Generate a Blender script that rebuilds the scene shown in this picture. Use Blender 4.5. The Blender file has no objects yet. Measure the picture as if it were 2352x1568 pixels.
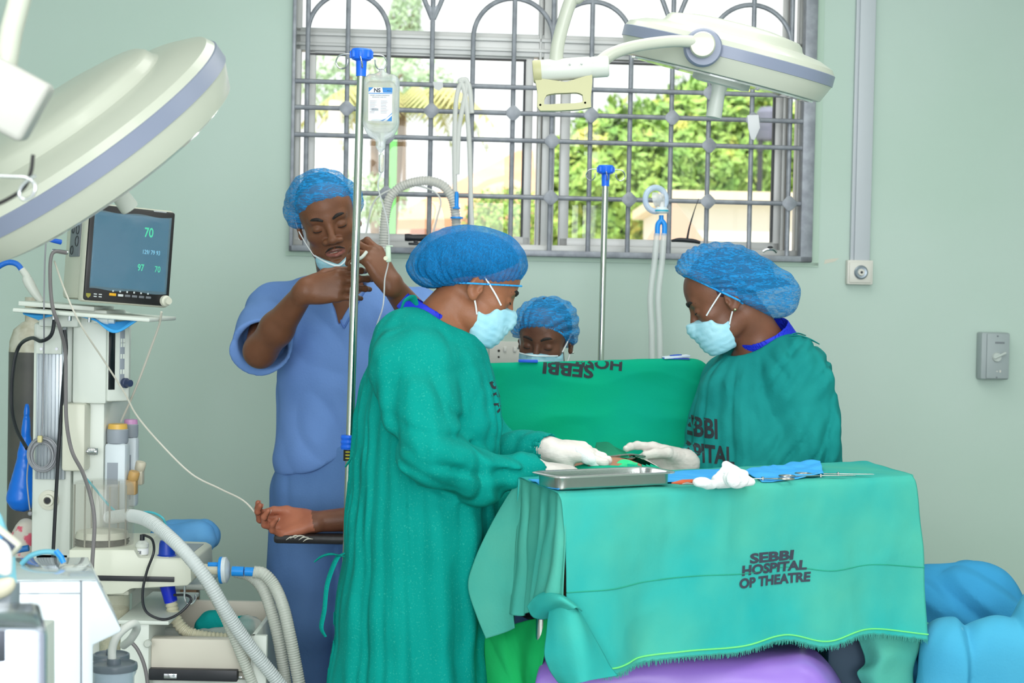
import bpy, bmesh, math, random
import numpy as np
from mathutils import Vector, Matrix
from mathutils.bvhtree import BVHTree

# ------------------------------------------------------------ camera, light, exposure
SC = bpy.context.scene
CO = SC.collection
F, CXP, CYP = 3920.0, 1176.0, 784.0
CAM = np.array([0.0, 0.0, 1.45])
_p, _r = math.radians(1.52), 0.020
FWD = np.array([0, math.cos(_p), -math.sin(_p)])
_R0 = np.array([1.0, 0, 0]); _U0 = np.array([0, math.sin(_p), math.cos(_p)])
RGT = math.cos(_r) * _R0 + math.sin(_r) * _U0
UPV = -math.sin(_r) * _R0 + math.cos(_r) * _U0
cam = bpy.data.cameras.new('camera'); cam_o = bpy.data.objects.new('camera', cam); CO.objects.link(cam_o)
cam.sensor_width = 36.0; cam.lens = F * 36.0 / 2352.0; cam.clip_start = 0.05; cam.clip_end = 300
cam_o.matrix_world = Matrix(((RGT[0], UPV[0], -FWD[0], CAM[0]), (RGT[1], UPV[1], -FWD[1], CAM[1]), (RGT[2], UPV[2], -FWD[2], CAM[2]), (0, 0, 0, 1)))
cam.dof.use_dof = True; cam.dof.focus_distance = 4.15; cam.dof.aperture_fstop = 6.3
SC.camera = cam_o
SC.view_settings.view_transform = 'Standard'; SC.view_settings.look = 'None'
SC.view_settings.exposure = 0.0; SC.view_settings.gamma = 1.0; SC.view_settings.use_curve_mapping = False
try:
    SC.cycles.use_denoising = True
    SC.cycles.max_bounces = 8; SC.cycles.transparent_max_bounces = 16; SC.cycles.diffuse_bounces = 3
    SC.cycles.sample_clamp_indirect = 6
except Exception: pass

WORLD = bpy.data.worlds.new('overcast_sky'); SC.world = WORLD; WORLD.use_nodes = True
_n = WORLD.node_tree.nodes; _bg = _n['Background']
_tc = _n.new('ShaderNodeTexCoord'); _sx = _n.new('ShaderNodeSeparateXYZ'); _cr = _n.new('ShaderNodeValToRGB')
_l = WORLD.node_tree.links
_l.new(_tc.outputs['Generated'], _sx.inputs[0]); _l.new(_sx.outputs[2], _cr.inputs[0]); _l.new(_cr.outputs[0], _bg.inputs[0])
_cr.color_ramp.elements[0].position = 0.0; _cr.color_ramp.elements[0].color = (0.85, 0.88, 0.9, 1)
_cr.color_ramp.elements[1].position = 0.25; _cr.color_ramp.elements[1].color = (1.0, 1.0, 1.0, 1)
_bg.inputs[1].default_value = 1.35
_su = bpy.data.lights.new('sun', 'SUN'); _su.energy = 4.6; _su.angle = math.radians(3); _su.color = (1.0, 0.98, 0.94)
_so = bpy.data.objects.new('sun', _su); CO.objects.link(_so); _so.rotation_euler = Vector((0.25, 0.62, -0.9)).to_track_quat('-Z', 'Y').to_euler()

def area(name, loc, size, power, color=(1, 1, 1), aim=(0, 0, -1), sy=None, spread=None):
    li = bpy.data.lights.new(name, 'AREA'); li.shape = 'RECTANGLE'; li.size = size; li.size_y = sy or size
    li.energy = power; li.color = color
    if spread: li.spread = math.radians(spread)
    o = bpy.data.objects.new(name, li); CO.objects.link(o); o.location = loc
    o.rotation_euler = Vector(aim).to_track_quat('-Z', 'Y').to_euler()
    return o
LIGHTS = [  # area lamps added at ceiling height for soft even fill; no fittings there
    area('ceiling_fill_rear', (-0.4, 1.2, 2.95), 1.6, 24, (1.0, 0.985, 0.95)),
    area('ceiling_fill_side', (1.8, 2.8, 2.95), 1.4, 22, (1.0, 0.985, 0.95)),
    area('ceiling_fill_middle', (0.3, 4.4, 2.95), 1.8, 26, (1.0, 0.985, 0.95)),
    area('rear_fill', (0.0, -2.6, 1.9), 4.2, 240, (0.94, 0.98, 1.0), aim=(0, 1, -0.08), sy=2.0),  # unseen fill added behind the camera; the rear is open, without windows
]

# ------------------------------------------------------------ pixel <-> place
def ray(px, py):
    return FWD + RGT * ((px - CXP) / F) + UPV * ((CYP - py) / F)
def P(px, py, Y):
    d = ray(px, py); return CAM + d * (Y / d[1])
def PZ(px, py, z):
    d = ray(px, py); return CAM + d * ((z - CAM[2]) / d[2])
WA = math.radians(4.5)
WE = np.array([math.cos(WA), math.sin(WA), 0]); WN = np.array([math.sin(WA), -math.cos(WA), 0]); WO = np.array([0, 6.0, 0])
def W(px, py, off=0.0):
    """-> (u, z) on the back wall plane moved `off` toward the room"""
    d = ray(px, py); o = WO + WN * off
    t = ((o - CAM) @ WN) / (d @ WN); q = CAM + d * t - o
    return float(q @ WE), float(q[2])
WM = Matrix(((WE[0], -WN[0], 0, WO[0]), (WE[1], -WN[1], 0, WO[1]), (0, 0, 1, 0), (0, 0, 0, 1)))  # local x=u, y=away from room, z

def lin(c):
    c = [x / 255.0 for x in c]
    return tuple((x / 12.92 if x <= 0.04045 else ((x + 0.055) / 1.055) ** 2.4) for x in c)

# ------------------------------------------------------------ materials
def _set(b, k, v):
    if k in b.inputs: b.inputs[k].default_value = v
_MC = {}
def mat(name, col, rough=0.5, metal=0.0, col2=None, nscale=8.0, lo=0.35, hi=0.65, bump=0.0, bscale=60.0, trans=0.0, alpha=1.0, coat=0.0, sheen=0.0, emit=None, estr=1.0, ior=1.45, stretch=(1, 1, 1), sub=0.0, spec=0.5, bstretch=None, crease=0.0, cscale=9.0, cstr=(1, 1, .45), fleck=None):
    if name in _MC: return _MC[name]
    m = bpy.data.materials.new(name); m.use_nodes = True; nt = m.node_tree; b = nt.nodes['Principled BSDF']; N = nt.nodes; L = nt.links
    _set(b, 'Base Color', (*lin(col), 1)); _set(b, 'Roughness', rough); _set(b, 'Metallic', metal)
    _set(b, 'Transmission Weight', trans); _set(b, 'Alpha', alpha); _set(b, 'Coat Weight', coat); _set(b, 'Sheen Weight', sheen); _set(b, 'IOR', ior)
    _set(b, 'Specular IOR Level', spec)
    if sub: _set(b, 'Subsurface Weight', sub); _set(b, 'Subsurface Radius', (0.02, 0.008, 0.004)); _set(b, 'Subsurface Scale', 0.5)
    if emit: _set(b, 'Emission Color', (*lin(emit), 1)); _set(b, 'Emission Strength', estr)
    tc = None
    def coords(st):
        tc = N.new('ShaderNodeTexCoord'); mp = N.new('ShaderNodeMapping'); mp.inputs['Scale'].default_value = st
        L.new(tc.outputs['Object'], mp.inputs[0]); return mp.outputs[0]
    last = None
    if col2:
        nz = N.new('ShaderNodeTexNoise'); nz.inputs['Scale'].default_value = nscale; nz.inputs['Detail'].default_value = 5
        L.new(coords(stretch), nz.inputs['Vector'])
        cr = N.new('ShaderNodeValToRGB'); cr.color_ramp.elements[0].position = lo; cr.color_ramp.elements[1].position = hi
        cr.color_ramp.elements[0].color = (*lin(col), 1); cr.color_ramp.elements[1].color = (*lin(col2), 1)
        L.new(nz.outputs[0], cr.inputs[0]); L.new(cr.outputs[0], b.inputs['Base Color']); last = cr.outputs[0]
    if fleck:
        fc, fs, flo, fhi = fleck
        nz = N.new('ShaderNodeTexNoise'); nz.inputs['Scale'].default_value = fs; nz.inputs['Detail'].default_value = 2
        L.new(coords((1, 1, 1)), nz.inputs['Vector'])
        cr = N.new('ShaderNodeValToRGB'); cr.color_ramp.elements[0].position = flo; cr.color_ramp.elements[1].position = fhi
        cr.color_ramp.elements[0].color = (0, 0, 0, 1); cr.color_ramp.elements[1].color = (1, 1, 1, 1)
        L.new(nz.outputs[0], cr.inputs[0])
        mx = N.new('ShaderNodeMixRGB'); L.new(cr.outputs[0], mx.inputs[0])
        if last: L.new(last, mx.inputs[1])
        else: mx.inputs[1].default_value = (*lin(col), 1)
        mx.inputs[2].default_value = (*lin(fc), 1); L.new(mx.outputs[0], b.inputs['Base Color'])
    if bump:
        nz = N.new('ShaderNodeTexNoise'); nz.inputs['Scale'].default_value = bscale; nz.inputs['Detail'].default_value = 4
        L.new(coords(bstretch or (1, 1, 1)), nz.inputs['Vector'])
        bp = N.new('ShaderNodeBump'); bp.inputs['Strength'].default_value = bump; bp.inputs['Distance'].default_value = 0.004
        L.new(nz.outputs[0], bp.inputs['Height']); L.new(bp.outputs[0], b.inputs['Normal'])
        if crease:
            rz_ = N.new('ShaderNodeTexNoise'); rz_.noise_type = 'RIDGED_MULTIFRACTAL'; rz_.inputs['Scale'].default_value = cscale; rz_.inputs['Detail'].default_value = 2.5; rz_.inputs['Distortion'].default_value = .5
            L.new(coords(cstr), rz_.inputs['Vector']); b2 = N.new('ShaderNodeBump'); b2.inputs['Strength'].default_value = crease; b2.inputs['Distance'].default_value = .022
            L.new(rz_.outputs[0], b2.inputs['Height']); L.new(b2.outputs[0], bp.inputs['Normal'])
    _MC[name] = m
    return m
def netmat(name, col, hole, dens, scale, stretch=(1, 1, 1), rough=0.7):
    """thin non-woven fabric: pleat lines more opaque than the film between them"""
    if name in _MC: return _MC[name]
    m = bpy.data.materials.new(name); m.use_nodes = True; nt = m.node_tree; N = nt.nodes; L = nt.links; b = N['Principled BSDF']
    _set(b, 'Base Color', (*lin(col), 1)); _set(b, 'Roughness', rough); _set(b, 'Specular IOR Level', 0.2)
    tc = N.new('ShaderNodeTexCoord'); mp = N.new('ShaderNodeMapping'); mp.inputs['Scale'].default_value = stretch; L.new(tc.outputs['Object'], mp.inputs[0])
    nz = N.new('ShaderNodeTexNoise'); nz.inputs['Scale'].default_value = scale; nz.inputs['Detail'].default_value = 3; nz.inputs['Distortion'].default_value = 0.6
    L.new(mp.outputs[0], nz.inputs['Vector'])
    cr = N.new('ShaderNodeValToRGB'); cr.color_ramp.elements[0].position = 0.44; cr.color_ramp.elements[1].position = 0.56
    e = cr.color_ramp.elements.new(0.5); e.color = (1, 1, 1, 1)
    cr.color_ramp.elements[0].color = (hole,) * 3 + (1,); cr.color_ramp.elements[2].color = (hole,) * 3 + (1,)
    L.new(nz.outputs[0], cr.inputs[0])
    n2 = N.new('ShaderNodeTexNoise'); n2.inputs['Scale'].default_value = 260; n2.inputs['Detail'].default_value = 3; L.new(tc.outputs['Object'], n2.inputs['Vector'])
    c2 = N.new('ShaderNodeValToRGB'); c2.color_ramp.elements[0].position = 0.38; c2.color_ramp.elements[1].position = 0.62
    c2.color_ramp.elements[0].color = (dens,) * 3 + (1,); L.new(n2.outputs[0], c2.inputs[0])
    mm = N.new('ShaderNodeMath'); mm.operation = 'MULTIPLY'; L.new(cr.outputs[0], mm.inputs[0]); L.new(c2.outputs[0], mm.inputs[1])
    mx = N.new('ShaderNodeMath'); mx.operation = 'MAXIMUM'; L.new(mm.outputs[0], mx.inputs[0]); mx.inputs[1].default_value = hole * dens
    L.new(mx.outputs[0], b.inputs['Alpha'])
    bp = N.new('ShaderNodeBump'); bp.inputs['Strength'].default_value = 0.4; bp.inputs['Distance'].default_value = 0.004
    L.new(cr.outputs[0], bp.inputs['Height']); L.new(bp.outputs[0], b.inputs['Normal'])
    _MC[name] = m
    return m

# ------------------------------------------------------------ numpy noise
_rs = np.random.RandomState(7); _perm = np.concatenate([_rs.permutation(256)] * 3)
_grad = _rs.normal(size=(256, 3)); _grad /= np.linalg.norm(_grad, axis=1)[:, None]
def noise3(p):
    p = np.asarray(p, float); i = np.floor(p).astype(int); f = p - i; i &= 255
    u = f * f * f * (f * (f * 6 - 15) + 10); out = 0
    for dx in (0, 1):
        for dy in (0, 1):
            for dz in (0, 1):
                g = _grad[_perm[_perm[_perm[i[:, 0] + dx] + i[:, 1] + dy] + i[:, 2] + dz] & 255]
                d = (g * (f - (dx, dy, dz))).sum(1)
                w = (u[:, 0] if dx else 1 - u[:, 0]) * (u[:, 1] if dy else 1 - u[:, 1]) * (u[:, 2] if dz else 1 - u[:, 2])
                out = out + w * d
    return out * 1.6
def ridge(p):
    n = noise3(p); return 1 - np.minimum(1, np.abs(n) * 2.4)
def smooth01(x, a, b):
    t = np.clip((x - a) / (b - a), 0, 1); return t * t * (3 - 2 * t)

# ------------------------------------------------------------ objects
OFF = {}
def _props(o, label, cat, group, kind):
    if label: o['label'] = label
    if cat: o['category'] = cat
    if group: o['group'] = group
    if kind: o['kind'] = kind
def thing(name, label, cat, loc, group=None, kind=None):
    o = bpy.data.objects.new(name, None); CO.objects.link(o); o.location = tuple(loc); o.empty_display_size = 0.05
    OFF[o.name] = np.array(loc, float); _props(o, label, cat, group, kind); return o
def obj(name, g, m, parent=None, label=None, cat=None, group=None, kind=None, angle=35, smooth=True, base=None):
    """g: a G builder or (verts, faces[, matidx]) in world coordinates; linked as ONE mesh object"""
    if isinstance(g, G): V, Fc, MI = np.array(g.v, float).reshape(-1, 3), g.f, g.mi
    else: V, Fc, MI = np.asarray(g[0], float), g[1], (g[2] if len(g) > 2 else None)
    if parent is not None: off = OFF[parent.name]
    elif base is not None: off = np.array(base, float)
    else:
        lo, hi = V.min(0), V.max(0); off = np.array([(lo[0] + hi[0]) / 2, (lo[1] + hi[1]) / 2, lo[2]])
    me = bpy.data.meshes.new(name)
    V = V - off
    if isinstance(Fc, np.ndarray):
        nf, k = Fc.shape
        me.vertices.add(len(V)); me.vertices.foreach_set('co', V.astype(np.float32).ravel())
        me.loops.add(nf * k); me.loops.foreach_set('vertex_index', Fc.astype(np.int32).ravel())
        me.polygons.add(nf); me.polygons.foreach_set('loop_start', np.arange(0, nf * k, k, dtype=np.int32))
        me.update(calc_edges=True)
    else:
        me.from_pydata([tuple(x) for x in V], [], Fc); me.update()
    mats = m if isinstance(m, (list, tuple)) else [m]
    for x in mats: me.materials.append(x)
    if MI is not None and len(mats) > 1 and len(MI) == len(me.polygons):
        me.polygons.foreach_set('material_index', np.array(MI, dtype=np.int32))
    me.validate()
    me.polygons.foreach_set('use_smooth', [smooth] * len(me.polygons))
    if smooth and angle:
        try: me.set_sharp_from_angle(angle=math.radians(angle))
        except Exception: pass
    o = bpy.data.objects.new(name, me); CO.objects.link(o)
    if parent is not None: o.parent = parent
    else: o.location = tuple(off)
    OFF[o.name] = off
    _props(o, label, cat, group, kind)
    return o
def copy_tree(o, parent=None):
    c = o.copy(); CO.objects.link(c); c.parent = parent
    OFF[c.name] = OFF.get(o.name, np.zeros(3))
    for ch in [x for x in bpy.data.objects if x.parent == o]: copy_tree(ch, c)
    return c

def unit(v):
    v = np.asarray(v, float); return v / (np.linalg.norm(v) + 1e-12)
def spline(pts, n=8, closed=False):
    p = [np.asarray(q, float) for q in pts]
    if len(p) < 3: return p
    q = ([p[-1]] + p + p[:2]) if closed else ([2 * p[0] - p[1]] + p + [2 * p[-1] - p[-2]])
    out = []
    for i in range(1, len(q) - 2):
        a, b, c, d = q[i - 1], q[i], q[i + 1], q[i + 2]
        for k in range(n):
            t = k / n
            out.append(0.5 * (2 * b + (c - a) * t + (2 * a - 5 * b + 4 * c - d) * t * t + (3 * b - a - 3 * c + d) * t ** 3))
    if not closed: out.append(p[-1])
    return out
class G:
    def __init__(s, M=None): s.v = []; s.f = []; s.mi = []; s.M = M; s.cur = 0
    def add(s, V, Fc):
        b = len(s.v)
        for x in V:
            if s.M is not None: x = s.M @ Vector(tuple(x))
            s.v.append(tuple(x))
        for f in Fc: s.f.append(tuple(b + i for i in f)); s.mi.append(s.cur)
        return s
    def box(s, c, size, rot=None, bev=0.0, seg=2):
        bm = bmesh.new(); bmesh.ops.create_cube(bm, size=1.0)
        bmesh.ops.scale(bm, vec=Vector(tuple(size)), verts=bm.verts)
        if bev: bmesh.ops.bevel(bm, geom=list(bm.edges), offset=min(bev, min(size) * 0.49), segments=seg, affect='EDGES', profile=0.5)
        R = rot if rot is not None else Matrix.Identity(3)
        V = [tuple(R @ v.co + Vector(tuple(c))) for v in bm.verts]; bm.verts.index_update()
        Fc = [[v.index for v in f.verts] for f in bm.faces]; bm.free()
        return s.add(V, Fc)
    def bb(s, x0, x1, y0, y1, z0, z1, bev=0.0):
        return s.box(((x0 + x1) / 2, (y0 + y1) / 2, (z0 + z1) / 2), (abs(x1 - x0), abs(y1 - y0), abs(z1 - z0)), None, bev)
    def tube(s, pts, r, n=10, smooth=0, closed=False, caps=True, rings=None, flat=None):
        pts = [np.asarray(q, float) for q in pts]
        rr = list(r) if hasattr(r, '__len__') else [r] * len(pts)
        if smooth:
            k = len(pts); t0 = np.arange(k + (1 if closed else 0)); src = rr + ([rr[0]] if closed else [])
            pts = spline(pts, smooth, closed); rr = list(np.interp(np.arange(len(pts)) / smooth, t0, src))
        if rings:  # corrugation: pitch, depth
            L = np.concatenate([[0], np.cumsum([np.linalg.norm(pts[i + 1] - pts[i]) for i in range(len(pts) - 1)])])
            m = max(4, int(L[-1] / (rings[0] / 4))); t = np.linspace(0, L[-1], m)
            A = np.array(pts); r0 = np.interp(t, L, rr)
            pts = [np.array([np.interp(x, L, A[:, j]) for j in range(3)]) for x in t]
            rr = list(r0 + rings[1] * np.cos(2 * math.pi * t / rings[0]))
        T = []
        for i in range(len(pts)):
            a = pts[i - 1] if (i > 0 or closed) else pts[i]; b = pts[(i + 1) % len(pts)] if (i < len(pts) - 1 or closed) else pts[i]
            T.append(unit(b - a))
        ref = np.array([0, 0, 1.0]) if abs(T[0][2]) < 0.9 else np.array([1.0, 0, 0])
        x = unit(np.cross(T[0], ref)); V = []
        for i in range(len(pts)):
            x = unit(x - T[i] * (x @ T[i])); y = np.cross(T[i], x)
            for k in range(n):
                a = 2 * math.pi * k / n; w = x * math.cos(a) + y * math.sin(a) * (flat or 1.0)
                V.append(pts[i] + w * rr[i])
        Fc = []; m = len(pts)
        for i in range(m if closed else m - 1):
            j = (i + 1) % m
            for k in range(n): Fc.append((i * n + k, i * n + (k + 1) % n, j * n + (k + 1) % n, j * n + k))
        if caps and not closed: Fc.append(tuple(range(n))[::-1]); Fc.append(tuple((m - 1) * n + k for k in range(n)))
        return s.add(V, Fc)
    def lathe(s, prof, o=(0, 0, 0), ax=(0, 0, 1), n=28, sx=None, fx=1.0):
        ax = unit(ax); ref = sx if sx is not None else ((0, 0, 1) if abs(ax[2]) < 0.9 else (1, 0, 0))
        x = unit(np.asarray(ref) - ax * (np.asarray(ref, float) @ ax)); y = np.cross(ax, x); o = np.asarray(o, float); V = []
        for (r, z) in prof:
            for k in range(n):
                a = 2 * math.pi * k / n; V.append(o + ax * z + (x * math.cos(a) * fx + y * math.sin(a)) * r)
        Fc = []; m = len(prof)
        for i in range(m - 1):
            for k in range(n): Fc.append((i * n + k, i * n + (k + 1) % n, (i + 1) * n + (k + 1) % n, (i + 1) * n + k))
        if prof[0][0] > 1e-6: Fc.append(tuple(range(n))[::-1])
        if prof[-1][0] > 1e-6: Fc.append(tuple((m - 1) * n + k for k in range(n)))
        return s.add(V, Fc)
    def cyl(s, a, b, r, n=20, r2=None, bev=0.0):
        a = np.asarray(a, float); b = np.asarray(b, float); L = np.linalg.norm(b - a); r2 = r if r2 is None else r2
        if bev: pr = [(r - bev, 0), (r, bev), (r2, L - bev), (r2 - bev, L)]
        else: pr = [(r, 0), (r2, L)]
        return s.lathe(pr, a, b - a, n)
    def ball(s, c, r, n=16):
        r = r if hasattr(r, '__len__') else (r, r, r); V = []; m = n // 2
        for i in range(m + 1):
            t = math.pi * i / m
            for k in range(n):
                a = 2 * math.pi * k / n; V.append((c[0] + r[0] * math.sin(t) * math.cos(a), c[1] + r[1] * math.sin(t) * math.sin(a), c[2] + r[2] * math.cos(t)))
        Fc = [(i * n + k, (i + 1) * n + k, (i + 1) * n + (k + 1) % n, i * n + (k + 1) % n) for i in range(m) for k in range(n)]
        return s.add(V, Fc)
    def prism(s, poly, o, x, y, depth, bev=0.0):
        """polygon in the plane (o, x, y) extruded by depth along -(x cross y)"""
        x = unit(x); y = unit(np.asarray(y) - x * (np.asarray(y, float) @ x)); z = np.cross(x, y); o = np.asarray(o, float); n = len(poly)
        bm = bmesh.new(); vs = [bm.verts.new(tuple(o + x * a + y * b)) for a, b in poly]; f = bm.faces.new(vs)
        r = bmesh.ops.extrude_face_region(bm, geom=[f]); ev = [e for e in r['geom'] if isinstance(e, bmesh.types.BMVert)]
        bmesh.ops.translate(bm, verts=ev, vec=Vector(tuple(-z * depth))); bmesh.ops.recalc_face_normals(bm, faces=bm.faces)
        if bev: bmesh.ops.bevel(bm, geom=list(bm.edges), offset=bev, segments=2, affect='EDGES', profile=0.5)
        bm.verts.index_update(); V = [tuple(v.co) for v in bm.verts]; Fc = [[v.index for v in q.verts] for q in bm.faces]; bm.free()
        return s.add(V, Fc)
    def quad(s, a, b, c, d): return s.add([a, b, c, d], [(0, 1, 2, 3)])
def catmull_grid(C, nu, nv):
    C = np.asarray(C, float)
    def up(A, n):
        m = len(A); Q = np.concatenate([[2 * A[0] - A[1]], A, [2 * A[-1] - A[-2]]]); t = np.linspace(0, m - 1 - 1e-9, n); i = t.astype(int); f = (t - i)
        f = f.reshape((-1,) + (1,) * (A.ndim - 1)); a, b, c, d = Q[i], Q[i + 1], Q[i + 2], Q[i + 3]
        return 0.5 * (2 * b + (c - a) * f + (2 * a - 5 * b + 4 * c - d) * f * f + (3 * b - a - 3 * c + d) * f ** 3)
    A = up(C, nu); A = up(A.transpose(1, 0, 2), nv).transpose(1, 0, 2)
    return A
def sheet(A, thick=0.0015, disp=None, freq=None):
    """grid of points (nu, nv, 3) -> closed thin cloth solid"""
    nu, nv = A.shape[:2]
    du = np.gradient(A, axis=0); dv = np.gradient(A, axis=1); N = np.cross(du, dv); N /= np.linalg.norm(N, axis=2)[..., None] + 1e-12
    if disp is not None:
        uu, vv = np.meshgrid(np.linspace(0, 1, nu), np.linspace(0, 1, nv), indexing='ij')
        A = A + N * disp(A.reshape(-1, 3), uu.ravel(), vv.ravel()).reshape(nu, nv, 1)
        du = np.gradient(A, axis=0); dv = np.gradient(A, axis=1); N = np.cross(du, dv); N /= np.linalg.norm(N, axis=2)[..., None] + 1e-12
    B = A - N * thick; V = np.concatenate([A.reshape(-1, 3), B.reshape(-1, 3)]); n = nu * nv
    i = (np.arange(nu - 1)[:, None] * nv + np.arange(nv - 1)[None]).ravel()
    top = np.stack([i, i + nv, i + nv + 1, i + 1], 1); bot = top[:, ::-1] + n
    e = []
    for k in range(nv - 1): e += [(k, k + 1, n + k + 1, n + k), ((nu - 1) * nv + k + 1, (nu - 1) * nv + k, n + (nu - 1) * nv + k, n + (nu - 1) * nv + k + 1)]
    for k in range(nu - 1): e += [((k + 1) * nv, k * nv, n + k * nv, n + (k + 1) * nv), (k * nv + nv - 1, (k + 1) * nv + nv - 1, n + (k + 1) * nv + nv - 1, n + k * nv + nv - 1)]
    return V, np.concatenate([top, bot, np.array(e)])
def drape_px(rows, nu=60, nv=60, thick=0.0015, disp=None):
    """rows of (px, py, Y) control points -> cloth"""
    return sheet(catmull_grid([[P(*c) for c in r] for r in rows], nu, nv), thick, disp)

# ------------------------------------------------------------ signed-distance sculpting
class S:
    def __init__(s): s.p = []; s.post = None
    def add(s, op, fn, c, R, k): s.p.append((op, fn, np.asarray(c, float), R, k)); return s
    def ell(s, c, r, k=0.01, op='u', rot=None):
        c = np.asarray(c, float); r = np.asarray(r, float); Ri = None if rot is None else np.asarray(rot).T
        def fn(p):
            q = p - c
            if Ri is not None: q = q @ Ri.T
            a = np.sqrt(((q / r) ** 2).sum(1)); b = np.sqrt(((q / (r * r)) ** 2).sum(1)) + 1e-9
            return np.where(a < 1e-6, -r.min(), a * (a - 1) / b)
        return s.add(op, fn, c, float(r.max()), k)
    def limb(s, a, b, ra, rb, k=0.01, op='u', w=None, sc=1.0):
        """tapered capsule; across the unit direction w its section is sc times as wide"""
        a = np.asarray(a, float); b = np.asarray(b, float); ba = b - a; L2 = ba @ ba + 1e-12
        if w is not None: w = unit(w)
        def fn(p):
            q = p - a
            if w is not None:
                t = q @ w; off = (ba @ w); h0 = np.clip((q @ ba) / L2, 0, 1); t = t - h0 * off
                q = q - np.outer(t, w) * (1 - 1 / sc)
            h = np.clip((q @ ba) / L2, 0, 1); d = np.linalg.norm(q - h[:, None] * ba, axis=1) - (ra + (rb - ra) * h)
            return d * min(1.0, sc)
        return s.add(op, fn, (a + b) / 2, math.sqrt(L2) / 2 + max(ra, rb) * max(1.0, sc), k)
    def chain(s, pts, rs, k=0.01, op='u', w=None, sc=1.0):
        for i in range(len(pts) - 1): s.limb(pts[i], pts[i + 1], rs[i], rs[i + 1], k, op, w, sc)
        return s
    def half(s, o, n, k=0.005, op='i'):
        o = np.asarray(o, float); n = unit(n)
        return s.add(op, lambda p: (p - o) @ n, o, 1e9, k)
    def boxp(s, c, hs, rot=None, k=0.005, op='u', rnd=0.005):
        c = np.asarray(c, float); hs = np.asarray(hs, float) - rnd; Ri = None if rot is None else np.asarray(rot)
        def fn(p):
            q = p - c
            if Ri is not None: q = q @ Ri
            q = np.abs(q) - hs
            return np.linalg.norm(np.maximum(q, 0), axis=1) + np.minimum(q.max(1), 0) - rnd
        return s.add(op, fn, c, float(np.linalg.norm(hs)) + rnd, k)
    def field(s, fn, op='i', k=0.004): return s.add(op, fn, np.zeros(3), 1e9, k)
    def ev(s, p, cull=None):
        """cull=(hd,h,npb): p is blocks of npb points, centres every block"""
        D = np.full(len(p), 1.0)
        if cull: cen, hd, h, npb = cull
        for op, fn, c, R, k in s.p:
            if cull and R < 1e8:
                lb = np.linalg.norm(cen - c, axis=1) - R - hd; sel = lb < 2.6 * k + 3 * h
                if not sel.any(): continue
                if not sel.all():
                    idx = (np.nonzero(sel)[0][:, None] * npb + np.arange(npb)[None]).ravel()
                    D[idx] = s._op(op, D[idx], fn(p[idx]), k); continue
            D = s._op(op, D, fn(p), k)
        if s.post is not None: D = s.post(p, D)
        return D
    @staticmethod
    def _op(op, a, b, k):
        if op == 'u': h = np.maximum(k - np.abs(a - b), 0) / k; return np.minimum(a, b) - h * h * k * 0.25
        if op == 's': b = -b
        h = np.maximum(k - np.abs(a - b), 0) / k; return np.maximum(a, b) + h * h * k * 0.25
    def bounds(s):
        lo = np.full(3, 1e9); hi = -lo
        for op, fn, c, R, k in s.p:
            if op == 'u' and R < 1e8: lo = np.minimum(lo, c - R); hi = np.maximum(hi, c + R)
        return lo, hi
    def mesh(s, h=0.004, n=8, lo=None, hi=None, relax=1, slack=1.9):
        a, b = s.bounds(); lo = a if lo is None else np.maximum(a, lo); hi = b if hi is None else np.minimum(b, hi)
        lo = np.asarray(lo, float) - 3 * h; bs = n * h; nb = np.ceil((np.asarray(hi) + 3 * h - lo) / bs).astype(int); hd = bs * 0.5 * math.sqrt(3)
        I = np.stack(np.meshgrid(*[np.arange(x) for x in nb], indexing='ij'), -1).reshape(-1, 3)
        cen = lo + (I + 0.5) * bs
        d = np.concatenate([s.ev(cen[i:i + 200000]) for i in range(0, len(cen), 200000)])
        I = I[np.abs(d) < hd * slack + 0.004]; m = n + 1
        g = np.stack(np.meshgrid(*[np.arange(m)] * 3, indexing='ij'), -1).reshape(-1, 3)
        D = np.empty((len(I), m, m, m), np.float32); CH = 600
        for i in range(0, len(I), CH):
            J = I[i:i + CH]; pts = (lo + (J[:, None, :] * n + g[None]) * h).reshape(-1, 3)
            D[i:i + CH] = s.ev(pts, (lo + (J + 0.5) * bs, hd, h, m ** 3)).reshape(-1, m, m, m)
        IN = D < 0
        cs = np.zeros((len(I), n, n, n), np.int8)
        corners = [(x, y, z) for x in (0, 1) for y in (0, 1) for z in (0, 1)]
        for x, y, z in corners: cs += IN[:, x:x + n, y:y + n, z:z + n]
        act = np.argwhere((cs > 0) & (cs < 8))
        B, c = act[:, 0], act[:, 1:]
        val = np.stack([D[B, c[:, 0] + x, c[:, 1] + y, c[:, 2] + z] for x, y, z in corners], 1)
        cc = np.array(corners, float); acc = np.zeros((len(act), 3)); cnt = np.zeros(len(act))
        for i in range(8):
            for j in range(i + 1, 8):
                if bin(i ^ j).count('1') != 1: continue
                sgn = (val[:, i] < 0) != (val[:, j] < 0); t = val[:, i] / (val[:, i] - val[:, j] + 1e-20); t = np.where(sgn, t, 0)
                acc += np.where(sgn[:, None], cc[i] + (cc[j] - cc[i]) * t[:, None], 0); cnt += sgn
        V = lo + ((I[B] * n + c) + acc / cnt[:, None]) * h
        gi = I[B] * n + c; S1 = (nb[2] * n + 8); S0 = S1 * (nb[1] * n + 8); key = gi[:, 0] * S0 + gi[:, 1] * S1 + gi[:, 2]
        order = np.argsort(key); ks = key[order]
        quads = []
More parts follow.
